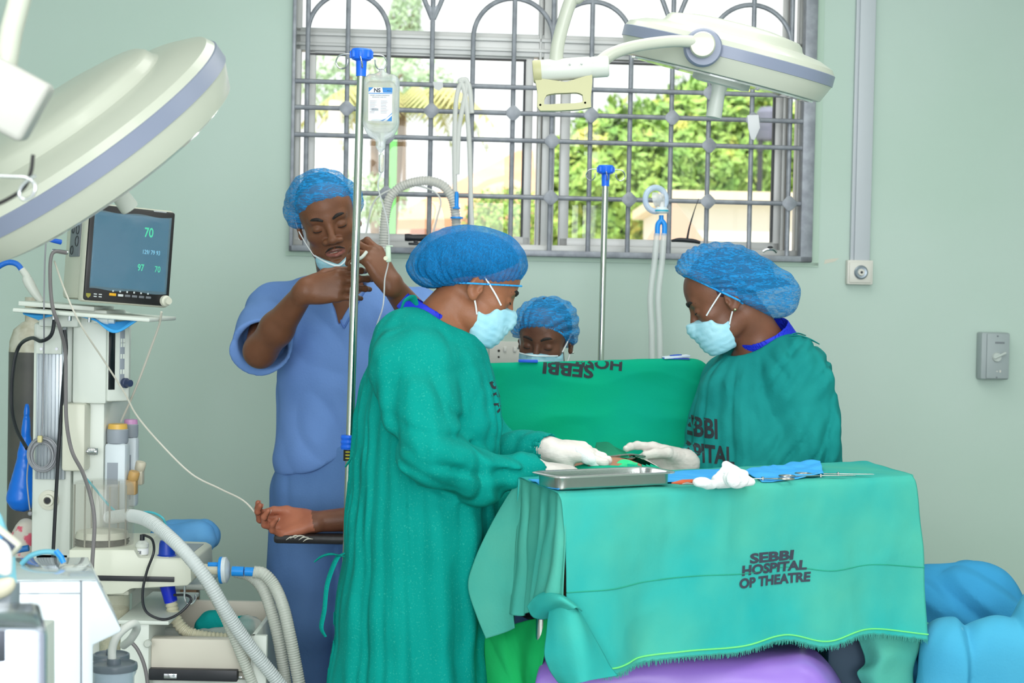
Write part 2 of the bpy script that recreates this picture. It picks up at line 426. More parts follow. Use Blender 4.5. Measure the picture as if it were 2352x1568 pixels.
        for ax in range(3):
            e = [0, 0, 0]; e[ax] = 1; o1, o2 = [(1, 2), (2, 0), (0, 1)][ax]
            A0 = IN[:, :n, :n, :n]; A1 = IN[:, e[0]:e[0] + n, e[1]:e[1] + n, e[2]:e[2] + n]
            q = np.argwhere(A0 != A1); g0 = I[q[:, 0]] * n + q[:, 1:]; flip = A0[q[:, 0], q[:, 1], q[:, 2], q[:, 3]]
            ids = []; ok = np.ones(len(q), bool)
            for a_, b_ in ((0, 0), (1, 0), (1, 1), (0, 1)):
                h_ = g0.copy(); h_[:, o1] -= a_; h_[:, o2] -= b_
                kk = h_[:, 0] * S0 + h_[:, 1] * S1 + h_[:, 2]; w = np.searchsorted(ks, kk); w = np.minimum(w, len(ks) - 1)
                ok &= ks[w] == kk; ids.append(order[w])
            Q = np.stack(ids, 1); Q[~flip] = Q[~flip][:, ::-1]; quads.append(Q[ok])
        Q = np.concatenate(quads)
        for _ in range(relax):
            A = np.zeros_like(V); C = np.zeros(len(V))
            for i in range(4):
                a_, b_ = Q[:, i], Q[:, (i + 1) % 4]
                np.add.at(A, a_, V[b_]); np.add.at(C, a_, 1); np.add.at(A, b_, V[a_]); np.add.at(C, b_, 1)
            V = V + 0.5 * (A / np.maximum(C, 1)[:, None] - V)
        return V, Q
def rotm(yaw=0, pitch=0, roll=0):
    """head frame: local -Y faces forward, X to the viewer's right. yaw turns about Z, pitch>0 looks down, roll>0 tilts clockwise for a viewer in front"""
    a, b, c = math.radians(yaw), math.radians(pitch), math.radians(roll)
    Rz = np.array([[math.cos(a), -math.sin(a), 0], [math.sin(a), math.cos(a), 0], [0, 0, 1]])
    Rx = np.array([[1, 0, 0], [0, math.cos(b), -math.sin(b)], [0, math.sin(b), math.cos(b)]])
    Ry = np.array([[math.cos(c), 0, math.sin(c)], [0, 1, 0], [-math.sin(c), 0, math.cos(c)]])
    return Rz @ Rx @ Ry

# ------------------------------------------------------------ lettering
def text_polys(s, size, bold=0.0, align='CENTER', sx=1.0, shear=0.0, maxlen=0.02, spacing=1.0):
    cu = bpy.data.curves.new('lettering', 'FONT'); cu.body = s; cu.size = size; cu.offset = bold * size; cu.align_x = align; cu.shear = shear
    cu.space_character = spacing; cu.resolution_u = 3
    o = bpy.data.objects.new('lettering', cu); CO.objects.link(o); dg = bpy.context.evaluated_depsgraph_get(); dg.update()
    me = bpy.data.meshes.new_from_object(o.evaluated_get(dg)); bm = bmesh.new(); bm.from_mesh(me)
    bmesh.ops.triangulate(bm, faces=bm.faces)
    for _ in range(4):
        long = [e for e in bm.edges if e.calc_length() > maxlen]
        if not long: break
        bmesh.ops.subdivide_edges(bm, edges=long, cuts=1); bmesh.ops.triangulate(bm, faces=bm.faces)
    bm.verts.index_update(); V = np.array([v.co[:] for v in bm.verts]).reshape(-1, 3); Fc = [[v.index for v in f.verts] for f in bm.faces]
    bm.free(); bpy.data.objects.remove(o); bpy.data.curves.remove(cu); bpy.data.meshes.remove(me)
    V[:, 0] *= sx
    return V, Fc
def text_flat(s, o, x, y, size, **kw):
    V, Fc = text_polys(s, size, **kw); x = unit(x); y = unit(y); return np.asarray(o, float) + V[:, :1] * x + V[:, 1:2] * y, Fc
def project(V, Fc, bvh, d, eps=0.0012):
    """push lettering points along d onto a cloth surface; triangles that miss are dropped"""
    d = Vector(tuple(unit(d))); out = []; ok = []
    for v in V:
        h = bvh.ray_cast(Vector(tuple(v)), d)
        if h[0] is None: out.append(tuple(v)); ok.append(False)
        else: out.append(tuple(h[0] - d * eps)); ok.append(True)
    return np.array(out), [f for f in Fc if all(ok[i] for i in f)]
def bvh_of(V, Q): return BVHTree.FromPolygons([tuple(v) for v in V], [tuple(int(i) for i in q) for q in Q])
# ============================================================ ROOM
M_wall = mat('green_wall_paint', (186, 205, 196), 0.55, col2=(180, 202, 190), nscale=1.3, bump=0.04, bscale=120)
M_ceil = mat('white_ceiling_paint', (235, 238, 232), 0.8)
M_floor = mat('grey_green_terrazzo', (150, 160, 152), 0.35, col2=(128, 138, 130), nscale=60)
M_alu = mat('grey_aluminium_section', (196, 197, 196), 0.42, 0.25)
M_alud = mat('dark_rubber_gasket', (60, 62, 66), 0.6)
M_steelp = mat('silver_painted_steel', (134, 138, 146), 0.5, 0.35, col2=(156, 160, 168), nscale=30, bump=0.1, bscale=90)
M_glass = None
def window_glass():
    m = bpy.data.materials.new('window_glass'); m.use_nodes = True; N = m.node_tree.nodes; L = m.node_tree.links; N.remove(N['Principled BSDF'])
    t = N.new('ShaderNodeBsdfTransparent'); t.inputs[0].default_value = (0.98, 0.995, 0.99, 1); g = N.new('ShaderNodeBsdfGlossy'); g.inputs['Roughness'].default_value = 0.02
    fr = N.new('ShaderNodeFresnel'); fr.inputs[0].default_value = 1.3; mx = N.new('ShaderNodeMixShader'); L.new(fr.outputs[0], mx.inputs[0]); L.new(t.outputs[0], mx.inputs[1]); L.new(g.outputs[0], mx.inputs[2])
    L.new(mx.outputs[0], N['Material Output'].inputs[0]); return m
M_glass = window_glass()
wx0, wz0 = W(664, 594); wx1, _ = W(1866, 400); wz1 = 2.62; wz0 = W(1200, 588)[1]
X0, X1 = -3.6, 3.9
g = G(WM)  # the wall with its window hole
for a in (0.0, 0.24):
    for (u0, u1, z0, z1) in ((X0, wx0, 0, 3.1), (wx1, X1, 0, 3.1), (wx0, wx1, 0, wz0), (wx0, wx1, wz1, 3.1)):
        g.add([(u0, a, z0), (u1, a, z0), (u1, a, z1), (u0, a, z1)], [(0, 1, 2, 3) if a == 0 else (3, 2, 1, 0)])
for (p, q) in (((wx0, wz0), (wx1, wz0)), ((wx1, wz0), (wx1, wz1)), ((wx1, wz1), (wx0, wz1)), ((wx0, wz1), (wx0, wz0))):
    g.add([(p[0], 0, p[1]), (q[0], 0, q[1]), (q[0], 0.24, q[1]), (p[0], 0.24, p[1])], [(3, 2, 1, 0)])
obj('wall_back', g, M_wall, kind='structure', smooth=False, base=(0, 6, 0))
g = G(); g.bb(-3.6, 4.2, -1.5, 6.6, -0.06, 0.0); obj('floor', g, M_floor, kind='structure', smooth=False)
g = G(); g.bb(-3.6, 4.2, -1.5, 6.6, 3.1, 3.16); obj('ceiling', g, M_ceil, kind='structure', smooth=False)
g = G(); g.bb(-3.66, -3.56, 0.5, 6.4, 0, 3.1); obj('wall_left', g, M_wall, kind='structure', smooth=False)
g = G(); g.bb(3.8, 3.9, 0.5, 6.6, 0, 3.1); obj('wall_right', g, M_wall, kind='structure', smooth=False)
# plaster reveal strip around the opening
g = G(WM)
u0, u1, z0 = wx0, wx1, wz0
g.bb(u1, u1 + 0.028, -0.004, 0.0, z0 - 0.012, 2.7); g.bb(u0 - 0.012, u1 + 0.028, -0.004, 0, z0 - 0.016, z0 - 0.001)
obj('trim_1', g, mat('pale_green_edge', (176, 200, 184), 0.5), kind='structure', smooth=False)

# aluminium sliding window, set back 9-16 cm behind the grille
wroot = thing('window_1', None, None, (0, 6.1, wz0), kind='structure')
def wv(px, py, off): return W(px, py, off)
OFW = -0.10
def zz(px, py, off=OFW): return W(px, py, off)[1]
def ux(px, py, off=OFW): return W(px, py, off)[0]
g = G(WM)
a0, a1, a2, a3 = 0.085, 0.125, 0.14, 0.17
ul, ur = ux(678, 330), ux(1848, 330)
g.bb(wx0, ux(690, 300), a0, a2, wz0, wz1, 0.004); g.bb(ux(1830, 300), wx1, a0, a2, wz0, wz1, 0.004)
for px in (1808, 1797): g.bb(ux(px, 300), ux(px + 7, 300), a0 + 0.006, a2, wz0, wz1, 0.002)
# transom band with steps
zt0, zt1 = zz(950, 132), zz(950, 72)
g.bb(wx0, wx1, a0, a2, zt0 + 0.012, zt1, 0.003); g.bb(wx0, wx1, a0 - 0.012, a0 + 0.01, zt0 + 0.028, zt0 + 0.04, 0.002); g.bb(wx0, wx1, a0 - 0.01, a0 + 0.01, zt1 - 0.028, zt1 - 0.014, 0.002)
# centre mullion
g.bb(ux(1244, 300), ux(1274, 300), a0 - 0.004, a3, wz0, wz1, 0.004)
g.bb(ux(1234, 300), ux(1240, 300), a0 - 0.01, a2, wz0 + 0.02, wz1, 0.002)
zb = zz(1200, 562); g.bb(wx0, wx1, a0 - 0.02, a3, wz0 + 0.012, zb, 0.003)
obj('window_frame', g, M_alu, wroot)
g = G(WM)
zs0, zs1 = zz(1100, 541), zz(1100, 134)
for (pa, pb, pya) in ((700, 1222, 0), (1288, 1800, 1)):
    d0 = a0 + 0.012 + 0.02 * pya; ua, ub = ux(pa, 330), ux(pb, 330)
    g.bb(ua, ua + 0.035 + 0.0 * pya, d0, d0 + 0.03, zb - 0.002, zs1 + 0.03, 0.004); g.bb(ub - 0.03, ub, d0, d0 + 0.03, zb - 0.002, zs1 + 0.03, 0.004)
    g.bb(ua, ub, d0, d0 + 0.03, zb - 0.004, zs0, 0.003); g.bb(ua, ub, d0, d0 + 0.03, zs1, zs1 + 0.03, 0.003)
obj('sash', g, M_alu, wroot)
g = G(WM)
for (pa, pb) in ((708, 1218), (1294, 1792)):
    ua, ub = ux(pa, 330), ux(pb, 330)
    g.bb(ub - 0.028, ub - 0.022, a0 + 0.008, a0 + 0.03, zs0, zs1); g.bb(ua, ub - 0.02, a0 + 0.008, a0 + 0.03, zs1 - 0.005, zs1)
obj('gasket', g, M_alud, wroot, smooth=False)
for (pa, pb, z0, z1) in ((700, 1222, zs0 - 0.01, zs1 + 0.01), (1288, 1800, zs0 - 0.01, zs1 + 0.01), (684, 1244, zt1, wz1), (1274, 1832, zt1, wz1)):
    g = G(WM); g.bb(ux(pa, 330), ux(pb, 330), 0.12, 0.124, z0, z1); obj('glass_pane', g, M_glass, wroot, smooth=False)

# burglar grille flush with the wall face
gl = np.array([0, 6.0, wz0])
gr = thing('window_grille', 'silver painted steel burglar grille with arches and small diamond plates across the window', 'window grille', gl)
O2 = 0.012
def gu(px, py=330): return W(px, py, O2)[0]
def gz(px, py): return W(px, py, O2)[1]
g = G(WM)
fz = gz(1200, 574)
g.bb(wx0, gu(676), -O2 - 0.015, 0.02, wz0, wz1, 0.003); g.bb(gu(1842), wx1, -O2 - 0.015, 0.02, wz0, wz1, 0.003); g.bb(wx0, wx1, -O2 - 0.015, 0.02, wz0, fz, 0.003); g.bb(wx0, wx1, -O2 - 0.015, 0.02, wz1 - 0.03, wz1, 0.003)
obj('frame', g, M_steelp, gr)
RB = 0.0085
spring = gz(1176, 88); bars = [703, 795, 889, 989, 1083, 1177, 1267, 1356, 1447, 1542, 1628, 1727, 1815]
bu = [gu(b) for b in bars]
for i, u in enumerate(bu):
    top = spring if i in (2, 4, 8, 10) else wz1 - 0.02
    g = G(WM); g.tube([(u, 0, fz - 0.01), (u, 0, top)], RB, 10); obj('bar', g, M_steelp, gr)
rods = [((680, 184), (1840, 222)), ((680, 246), (1840, 279)), ((680, 309), (1840, 340)), ((680, 440), (1840, 468))]
rz = []
for a, b in rods:
    z = (gz(*a) + gz(*b)) / 2; rz.append(z)
    g = G(WM); g.tube([(wx0 + 0.01, -0.014, z), (wx1 - 0.01, -0.014, z)], RB, 10); obj('bar', g, M_steelp, gr)
for (i, j) in ((0, 2), (4, 6), (6, 8), (10, 12)):
    c = (bu[i] + bu[j]) / 2; r = (bu[j] - bu[i]) / 2
    g = G(WM); g.tube([(c + r * math.cos(t), 0, spring + r * math.sin(t)) for t in np.linspace(0, math.pi, 28)], RB, 10); obj('arch', g, M_steelp, gr)
for i in (3, 9):
    for sg in (-1, 1):
        g = G(WM); g.tube([(bu[i] + sg * 0.003, 0, spring + 0.06), (bu[i] + sg * 0.02, 0, spring + 0.10), (bu[i] + sg * 0.06, 0, spring + 0.19), (bu[i] + sg * 0.13, 0, spring + 0.27)], RB, 10, smooth=6); obj('arch', g, M_steelp, gr)
    g = G(WM); g.prism([(-0.016, 0.10), (0, -0.0), (0.016, 0.10), (0, 0.085)], (bu[i], -0.006, spring + 0.01), (1, 0, 0), (0, 0, 1), 0.004); obj('gusset', g, M_steelp, gr)
for (bi, ri) in ((1, 1), (3, 1), (5, 1), (7, 1), (9, 1), (11, 1), (2, 2), (6, 2), (10, 2), (2, 3), (6, 3), (8, 3), (10, 3), (12, 3), (10, 0)):
    r = 0.028; g = G(WM); q = r * 0.72; e = r * 0.22
    g.prism([(-q - e, -e), (-e, -q - e), (e, -q - e), (q + e, -e), (q + e, e), (e, q + e), (-e, q + e), (-q - e, e)], (bu[bi], -0.024, rz[ri]), (1, 0, 0), (0, 0, 1), -0.004 if False else 0.004, 0.001); obj('diamond_plate', g, M_steelp, gr)

# wall fittings
M_pvc = mat('grey_white_pvc', (188, 194, 200), 0.45); M_ivory = mat('ivory_plastic', (214, 212, 204), 0.4)
t = thing('wall_trunking', 'grey plastic cable trunking strip running down the wall to a bell box', 'cable trunking', (WM @ Vector((W(1975, 300)[0], 0, W(1975, 598)[1])))[:])
ua, ub = W(1951, 560)[0], W(1994, 560)[0]; zc = W(1970, 598)[1]
g = G(WM); g.bb(ua + 0.012, ub, -0.026, 0, zc, 3.1, 0.002); g.bb(ua, ua + 0.012, -0.018, 0, zc, 3.1, 0.001); obj('trunking_cover', g, M_pvc, t)
u0, z1 = W(1942, 597); u1, z0 = W(1999, 654)
bx = thing('call_point', 'square ivory wall box with a round metal key socket below the trunking', 'wall socket', (WM @ Vector(((u0 + u1) / 2, 0, z0)))[:])
g = G(WM); g.bb(u0, u1, -0.03, 0, z0, z1, 0.003); g.bb(u0 + 0.006, u1 - 0.006, -0.034, -0.02, z0 + 0.006, z1 - 0.006, 0.004); obj('box', g, M_ivory, bx)
cu, cz = (u0 + u1) / 2 + 0.001, (z0 + z1) / 2
M_chrome = mat('chrome', (205, 208, 212), 0.18, 1.0)
g = G(WM); g.lathe([(0.0, 0.0), (0.024, 0.0), (0.025, 0.003), (0.02, 0.007), (0.013, 0.005), (0.0, 0.006)], (cu, -0.034, cz), (0, -1, 0)); obj('socket_ring', g, mat('grey_satin_metal', (150, 160, 170), 0.4, 0.6), bx)
g = G(WM); g.lathe([(0.0, 0.0), (0.013, 0.0), (0.011, 0.006), (0.0, 0.006)], (cu, -0.038, cz), (0, -1, 0)); ring2 = obj('inner_plug', g, M_ivory, bx)
g = G(WM); g.lathe([(0.0, 0.0), (0.0045, 0.0), (0.0045, 0.002), (0.0, 0.002)], (cu, -0.044, cz), (0, -1, 0)); obj('key_hole', g, M_alud, bx)
# isolator
u0, z1 = W(2243, 762); u1, z0 = W(2304, 870)
M_iso = mat('grey_isolator_plastic', (158, 168, 170), 0.45)
t = thing('isolator_switch', 'grey rectangular isolator switch with rotary lever on the bare wall at right', 'switch', (WM @ Vector(((u0 + u1) / 2, 0, z0)))[:])
g = G(WM); g.bb(u0, u1, -0.055, 0, z0, z1, 0.006); g.bb(u0 + 0.018, u1 - 0.002, -0.062, -0.05, z0 + 0.003, z1 - 0.003, 0.004); obj('housing', g, M_iso, t)
cu, cz = u0 + (u1 - u0) * 0.52, (z0 + z1) / 2 - 0.004
g = G(WM); g.lathe([(0, 0), (0.017, 0), (0.015, 0.008), (0, 0.008)], (cu, -0.062, cz), (0, -1, 0)); g.tube([(cu - 0.012, -0.072, cz - 0.004), (cu + 0.03, -0.072, cz + 0.016)], 0.0045, 8); obj('lever', g, mat('pale_grey_plastic', (190, 198, 194), 0.4), t)
g = G(WM)
for du, dz in ((0.02, 0.075), (0.02, -0.072)): g.lathe([(0, 0), (0.003, 0), (0.003, 0.001), (0, 0.001)], (cu - 0.01 + du * 0.6, -0.0625, cz + dz), (0, -1, 0), 10)
for k in range(7): g.bb(cu - 0.006 + k * 0.005, cu - 0.003 + k * 0.005, -0.0632, -0.0622, cz + 0.048, cz + 0.055)
obj('marking', g, mat('dark_grey_print', (110, 116, 122), 0.6), t)
g = G(WM); g.bb(cu, cu + 0.006, -0.0632, -0.0622, cz - 0.052, cz - 0.049); g.bb(cu + 0.012, cu + 0.017, -0.0632, -0.0622, cz - 0.054, cz - 0.046); obj('marking', g, M_ivory, t)
# double socket outlet
u0, z1 = W(1124, 783); u1 = u0 + 0.146; z0 = z1 - 0.086
t = thing('socket_outlet', 'cream double socket outlet on the green wall behind the person at the screen', 'socket', (WM @ Vector(((u0 + u1) / 2, 0, z0)))[:])
g = G(WM); g.bb(u0, u1, -0.012, 0, z0, z1, 0.003); obj('face_plate', g, M_ivory, t)
for k in (0, 1):
    ox = u0 + 0.033 + k * 0.078
    g = G(WM)
    for (dx, dz, r) in ((0, 0.012, 0.0045), (-0.011, -0.010, 0.0035), (0.011, -0.010, 0.0035)): g.lathe([(0, 0), (r, 0), (r, 0.001), (0, 0.001)], (ox, -0.0125, z1 - 0.045 + dz), (0, -1, 0), 14)
    obj('pin_holes', g, mat('dark_hole', (40, 36, 34), 0.8), t)
    g = G(WM); sx = ox + (0.022 if k == 0 else -0.022); g.bb(sx - 0.005, sx + 0.005, -0.018, -0.01, z1 - 0.036, z1 - 0.018, 0.002); obj('rocker_switch', g, mat('white_rocker', (226, 224, 218), 0.35), t)
# cable and scuff on wall
g = G(); a = P(1893, 602, 6.05)
u, z = W(1905, 600); g = G(WM); g.prism([(-0.02, -0.01), (0.02, 0.0), (0.035, 0.012), (0.01, 0.01), (-0.016, 0.005)], (u, -0.001, z), (1, 0, 0), (0, 0, 1), 0.0008)
obj('plaster_patch', g, mat('bare_plaster', (206, 204, 190), 0.9), label='small bare plaster chip on the wall left of the ivory wall box', cat='wall mark', smooth=False)

# ============================================================ OUTSIDE
M_leaf = mat('sunlit_leaves', (178, 208, 100), 0.6, col2=(124, 172, 84), nscale=3.0, lo=0.3, hi=0.7, sheen=0.2, fleck=((226, 216, 110), 1.9, 0.60, 0.75))
M_trunk = mat('bark', (130, 110, 88), 0.9)
M_ground = mat('dusty_ground', (186, 182, 168), 0.95)
g = G(); g.bb(-60, 60, 7.2, 90, -1.3, -1.2); obj('ground', g, M_ground, kind='structure', smooth=False)
def crown(c, r, n, seed, size=0.35, asp=(1, 1, 1)):
    rs = np.random.RandomState(seed); d = rs.normal(size=(n, 3)); d /= np.linalg.norm(d, axis=1)[:, None]
    rad = 0.55 + 0.45 * rs.rand(n) ** 0.5; lump = 1 + 0.28 * noise3(d * 2.3 + seed); p = np.asarray(c) + d * (rad * lump)[:, None] * np.asarray(asp) * r
    a = rs.normal(size=(n, 3)); a /= np.linalg.norm(a, axis=1)[:, None]; b = np.cross(a, d + 0.01); b /= np.linalg.norm(b, axis=1)[:, None]
    s1 = (size * (0.5 + rs.rand(n)))[:, None]; V = np.stack([p - a * s1 * .5, p + b * s1 * .22, p + a * s1 * .5, p - b * s1 * .22], 1).reshape(-1, 3)
    return V, np.arange(4 * n).reshape(n, 4)
def tree(px, py, Y, r, label, seed, asp=(1, 1, 1), leafm=None, n=15000):
    c = P(px, py, Y); base = (c[0], c[1], -1.2)
    t = thing('tree', label, 'tree', base)
    obj('foliage', crown(c, r, n, seed, r * 0.13, asp), leafm or M_leaf, t, smooth=False)
    g = G(); g.tube([base, (c[0] + 0.1, c[1], -0.2), (c[0], c[1], c[2])], [r * .12, r * .09, r * .06], 8)
    for k in range(4):
        a = k * 1.6 + seed; g.tube([(c[0], c[1], c[2] - r * .3), (c[0] + math.cos(a) * r * .5, c[1] + math.sin(a) * r * .5, c[2] + r * .3)], [r * .05, r * .02], 6)
    obj('trunk', g, M_trunk, t)
tree(1425, 470, 25.5, 1.38, 'bushy yellow-green mango tree seen just right of the window mullion', 3, (0.95, 0.8, 1))
tree(1630, 395, 30.0, 1.65, 'tall yellow-green mango tree behind the hanging surgical lamp handle', 5, (1.0, 0.8, 1))
tree(1800, 430, 35.0, 1.6, 'green tree at the right edge of the window beside the dark water tank', 8, (1, 0.8, 1))
tree(1170, 510, 17.0, 0.38, 'low green bush under the orange roof left of the window mullion', 11, (1.2, 0.8, 0.9), n=4000)
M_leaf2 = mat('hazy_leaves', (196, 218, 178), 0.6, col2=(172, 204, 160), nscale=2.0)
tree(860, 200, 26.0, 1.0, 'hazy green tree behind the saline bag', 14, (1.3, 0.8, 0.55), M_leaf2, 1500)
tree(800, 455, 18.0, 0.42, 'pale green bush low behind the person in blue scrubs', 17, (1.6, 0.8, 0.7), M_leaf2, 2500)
# palm
pr = P(1010, 215, 15.0)
t = thing('palm_tree', 'feathery palm tree with drooping straw coloured fronds left of the mullion', 'palm tree', (pr[0] - .6, 15.0, -1.2))
g = G(); g.tube([(pr[0] - .6, 15, -1.2), (pr[0] - .5, 15, 0.8), (pr[0] - .35, 15, pr[2] - .1)], [0.1, 0.08, 0.06], 8); obj('trunk', g, M_trunk, t)
M_frond = mat('straw_frond', (206, 196, 132), 0.6, col2=(158, 180, 110), nscale=2)
for k in range(13):
    a = k * 0.49 + 0.2; V = []; Fc = []; c0 = np.array([pr[0] - .35, 15, pr[2] - 0.1]); L = 0.8 + 0.2 * (k % 3)
    for j in range(23):
        s = j / 22; q = c0 + np.array([math.cos(a) * L * s, math.sin(a) * L * s * .7, 0.3 * math.sin(s * 2.2) - 0.6 * s * s]); w = 0.24 * math.sin(math.pi * min(1, s + .1)) + 0.02
        V.append(q); b = len(V) - 1
        for sg in (-1, 1): V.append(q + np.array([-math.sin(a) * w * sg, math.cos(a) * w * sg, -w * 0.9]))
        if j: Fc += [(b - 3, b, b + 1), (b - 3, b, b + 2)]
    obj('frond', (np.array(V), Fc), M_frond, t, smooth=False)
# conifer-like spire at the very top
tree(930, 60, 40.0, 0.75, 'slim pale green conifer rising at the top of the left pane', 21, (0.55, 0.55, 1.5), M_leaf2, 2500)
# houses
M_roof = mat('clay_tile_roof', (233, 178, 142), 0.8, col2=(222, 164, 130), nscale=3); M_cream = mat('cream_render', (240, 232, 214), 0.85)
def slab(pts, th, axis=1):
    """planar polygon of world points thickened backwards"""
    p = np.array(pts, float); n = unit(np.cross(p[1] - p[0], p[2] - p[0])); 
    if n[1] > 0: n = -n
    q = p - n * th; m = len(p); V = np.concatenate([p, q]); Fc = [tuple(range(m)), tuple(range(2 * m - 1, m - 1, -1))] + [(i, (i + 1) % m, m + (i + 1) % m, m + i) for i in range(m)]
    return V, [tuple(int(x) for x in f) for f in Fc]
t = thing('house', 'house with a wide orange tiled roof left of the window mullion', 'house', (P(1150, 500, 24)[0], 24, -1.2))
A, B, C, D = P(880, 505, 20), P(1195, 340, 24), P(1330, 340, 24), P(1330, 470, 20)
obj('roof', slab([A, P(1190, 345, 23), P(1225, 345, 23), P(1240, 497, 20)], 0.12), M_roof, t, smooth=False)
l, r_ = P(905, 505, 20.6), P(1235, 495, 20.6); g = G(); g.bb(l[0], r_[0], 20.6, 22.9, -1.2, l[2] - 0.05); obj('wall', g, mat('pinkish_render', (224, 178, 160), 0.85), t, smooth=False)
t = thing('white_building', 'low white rendered building below the trees at right of the window', 'building', (P(1700, 500, 13)[0], 13, -1.2))
l, r_ = P(1548, 445, 13), P(1850, 445, 13); g = G(); g.bb(l[0], r_[0] + 2, 13, 16, -1.2, l[2] - 0.06); obj('wall', g, mat('white_sunlit_render', (252, 247, 232), 0.8), t, smooth=False)
g = G(); g.bb(l[0] - .1, r_[0] + 2, 12.85, 16.1, l[2] - 0.06, l[2] + 0.02); obj('parapet', g, mat('sand_coping', (240, 222, 190), 0.8), t, smooth=False)
t = thing('brown_gable', 'brown gable roof slope in front of the white building', 'roof', (P(1570, 545, 11)[0], 11, -1.2))
obj('roof_slope', slab([P(1478, 560, 11.0), P(1548, 460, 11.6), P(1625, 560, 11.0)], 0.06), mat('brown_sheet_roof', (182, 152, 130), 0.7), t, smooth=False)
a = P(1500, 560, 11.2); b = P(1610, 560, 11.2); g = G(); g.bb(a[0], b[0], 11.2, 12.2, -1.2, a[2] - 0.02); obj('wall', g, M_cream, t, smooth=False)
c = P(1770, 285, 26); t = thing('water_tank', 'dark grey water tank on a stand above the trees at far right of the window', 'water tank', (c[0], 26, -1.2))
g = G(); g.lathe([(0, 0), (0.2, 0), (0.22, 0.03), (0.22, 0.42), (0.16, 0.5), (0, 0.52)], (c[0], 26, c[2] - 0.25)); obj('tank', g, mat('grey_tank_plastic', (120, 122, 140), 0.6), t)
g = G()
for dx in (-.15, .15): g.bb(c[0] + dx - .03, c[0] + dx + .03, 25.9, 26.1, -1.2, c[2] - 0.25)
obj('stand', g, M_alud, t, smooth=False)
a = P(770, 330, 12); b = P(770, 330, 12); g = G(); g.cyl((a[0], 12, -1.2), (a[0], 12, a[2] + 0.3), 0.05); obj('street_pole', g, M_cream, label='cream concrete pole outside, behind the person in blue scrubs', cat='pole')
a = P(903, 380, 9.0); g = G(); g.bb(a[0] - .018, a[0] + .018, 8.98, 9.02, -1.2, a[2] + .27); obj('green_post', g, mat('green_post_paint', (120, 200, 110), 0.6), label='bright green post outside just right of the saline drip chamber', cat='post', smooth=False)
# ============================================================ PEOPLE
def skin(name, c, c2, bump=0.12): return mat(name, c, 0.42, col2=c2, nscale=14, bump=bump, bscale=220, sub=0.06, spec=0.35)
M_sk_man = skin('dark_brown_skin', (122, 80, 58), (108, 70, 50))
M_sk_left = skin('warm_brown_skin', (158, 103, 74), (142, 92, 66))
M_sk_right = skin('deep_brown_skin', (128, 84, 64), (114, 74, 56))
M_sk_girl = skin('brown_skin', (112, 74, 58), (98, 64, 50))
M_palm = skin('palm_skin', (180, 112, 86), (160, 96, 74)); M_sk_pat = skin('patient_skin', (124, 80, 60), (108, 70, 54))
M_belly = skin('belly_skin', (172, 120, 90), (156, 106, 78))
M_lip = mat('lip_skin', (112, 70, 62), 0.35); M_lip2 = mat('lip_skin_pink', (146, 88, 78), 0.3); M_teeth = mat('teeth', (235, 228, 214), 0.25)
M_hair = mat('black_hair', (26, 22, 22), 0.75, col2=(48, 42, 40), nscale=120, bump=0.6, bscale=260); M_lash = mat('dark_lashes', (22, 16, 14), 0.7)
M_loop = mat('white_elastic', (240, 242, 244), 0.6); M_maskb = mat('pale_blue_mask', (176, 224, 238), 0.75, col2=(160, 214, 232), nscale=20, bump=0.12, bscale=200, spec=0.2); M_maskw = mat('white_mask_edge', (222, 236, 242), 0.75)
M_glove = mat('latex_glove', (226, 220, 214), 0.38, col2=(214, 206, 200), nscale=30, bump=0.25, bscale=90, bstretch=(1, 1, 3))
def fabric(name, c, c2, nscale=7, **kw): return mat(name, c, 0.85, col2=c2, nscale=nscale, lo=0.3, hi=0.7, bump=kw.pop('bump', 0.18), bscale=kw.pop('bscale', 160), crease=kw.pop('crease', .35), sheen=0.0, spec=0.15, **kw)
M_gownL = fabric('teal_green_cotton', (0, 140, 130), (2, 150, 140), 5, crease=1.0, cscale=11, cstr=(1, 1, .4), fleck=((40, 164, 150), 260, 0.60, 0.72))
M_gownR = fabric('blue_teal_cotton', (18, 126, 124), (30, 140, 136), 6, crease=1.0, cscale=11, cstr=(1, 1, .7))
M_scrub = fabric('blue_scrub_cotton', (114, 150, 210), (106, 142, 202), 5); M_scrubd = fabric('blue_trouser_cotton', (102, 138, 192), (92, 128, 182), 5)
M_scrubin = fabric('sleeve_shade_blue', (70, 108, 178), (64, 100, 170))  # darker scrub blue standing for shade inside the sleeves; no face carries it
M_collar = mat('royal_blue_collar', (18, 44, 205), 0.6, bump=0.1)
M_cap = netmat('blue_bouffant_film', (34, 146, 214), 0.50, 0.9, 30, (1, 1, 4)); M_capL = netmat('blue_bouffant_dense', (12, 128, 198), 0.62, 0.86, 60, (3, 3, 1))
M_band = mat('blue_elastic_band', (44, 166, 238), 0.7, bump=0.5, bscale=180)
M_ink = mat('black_fabric_ink', (40, 46, 52), 0.8)

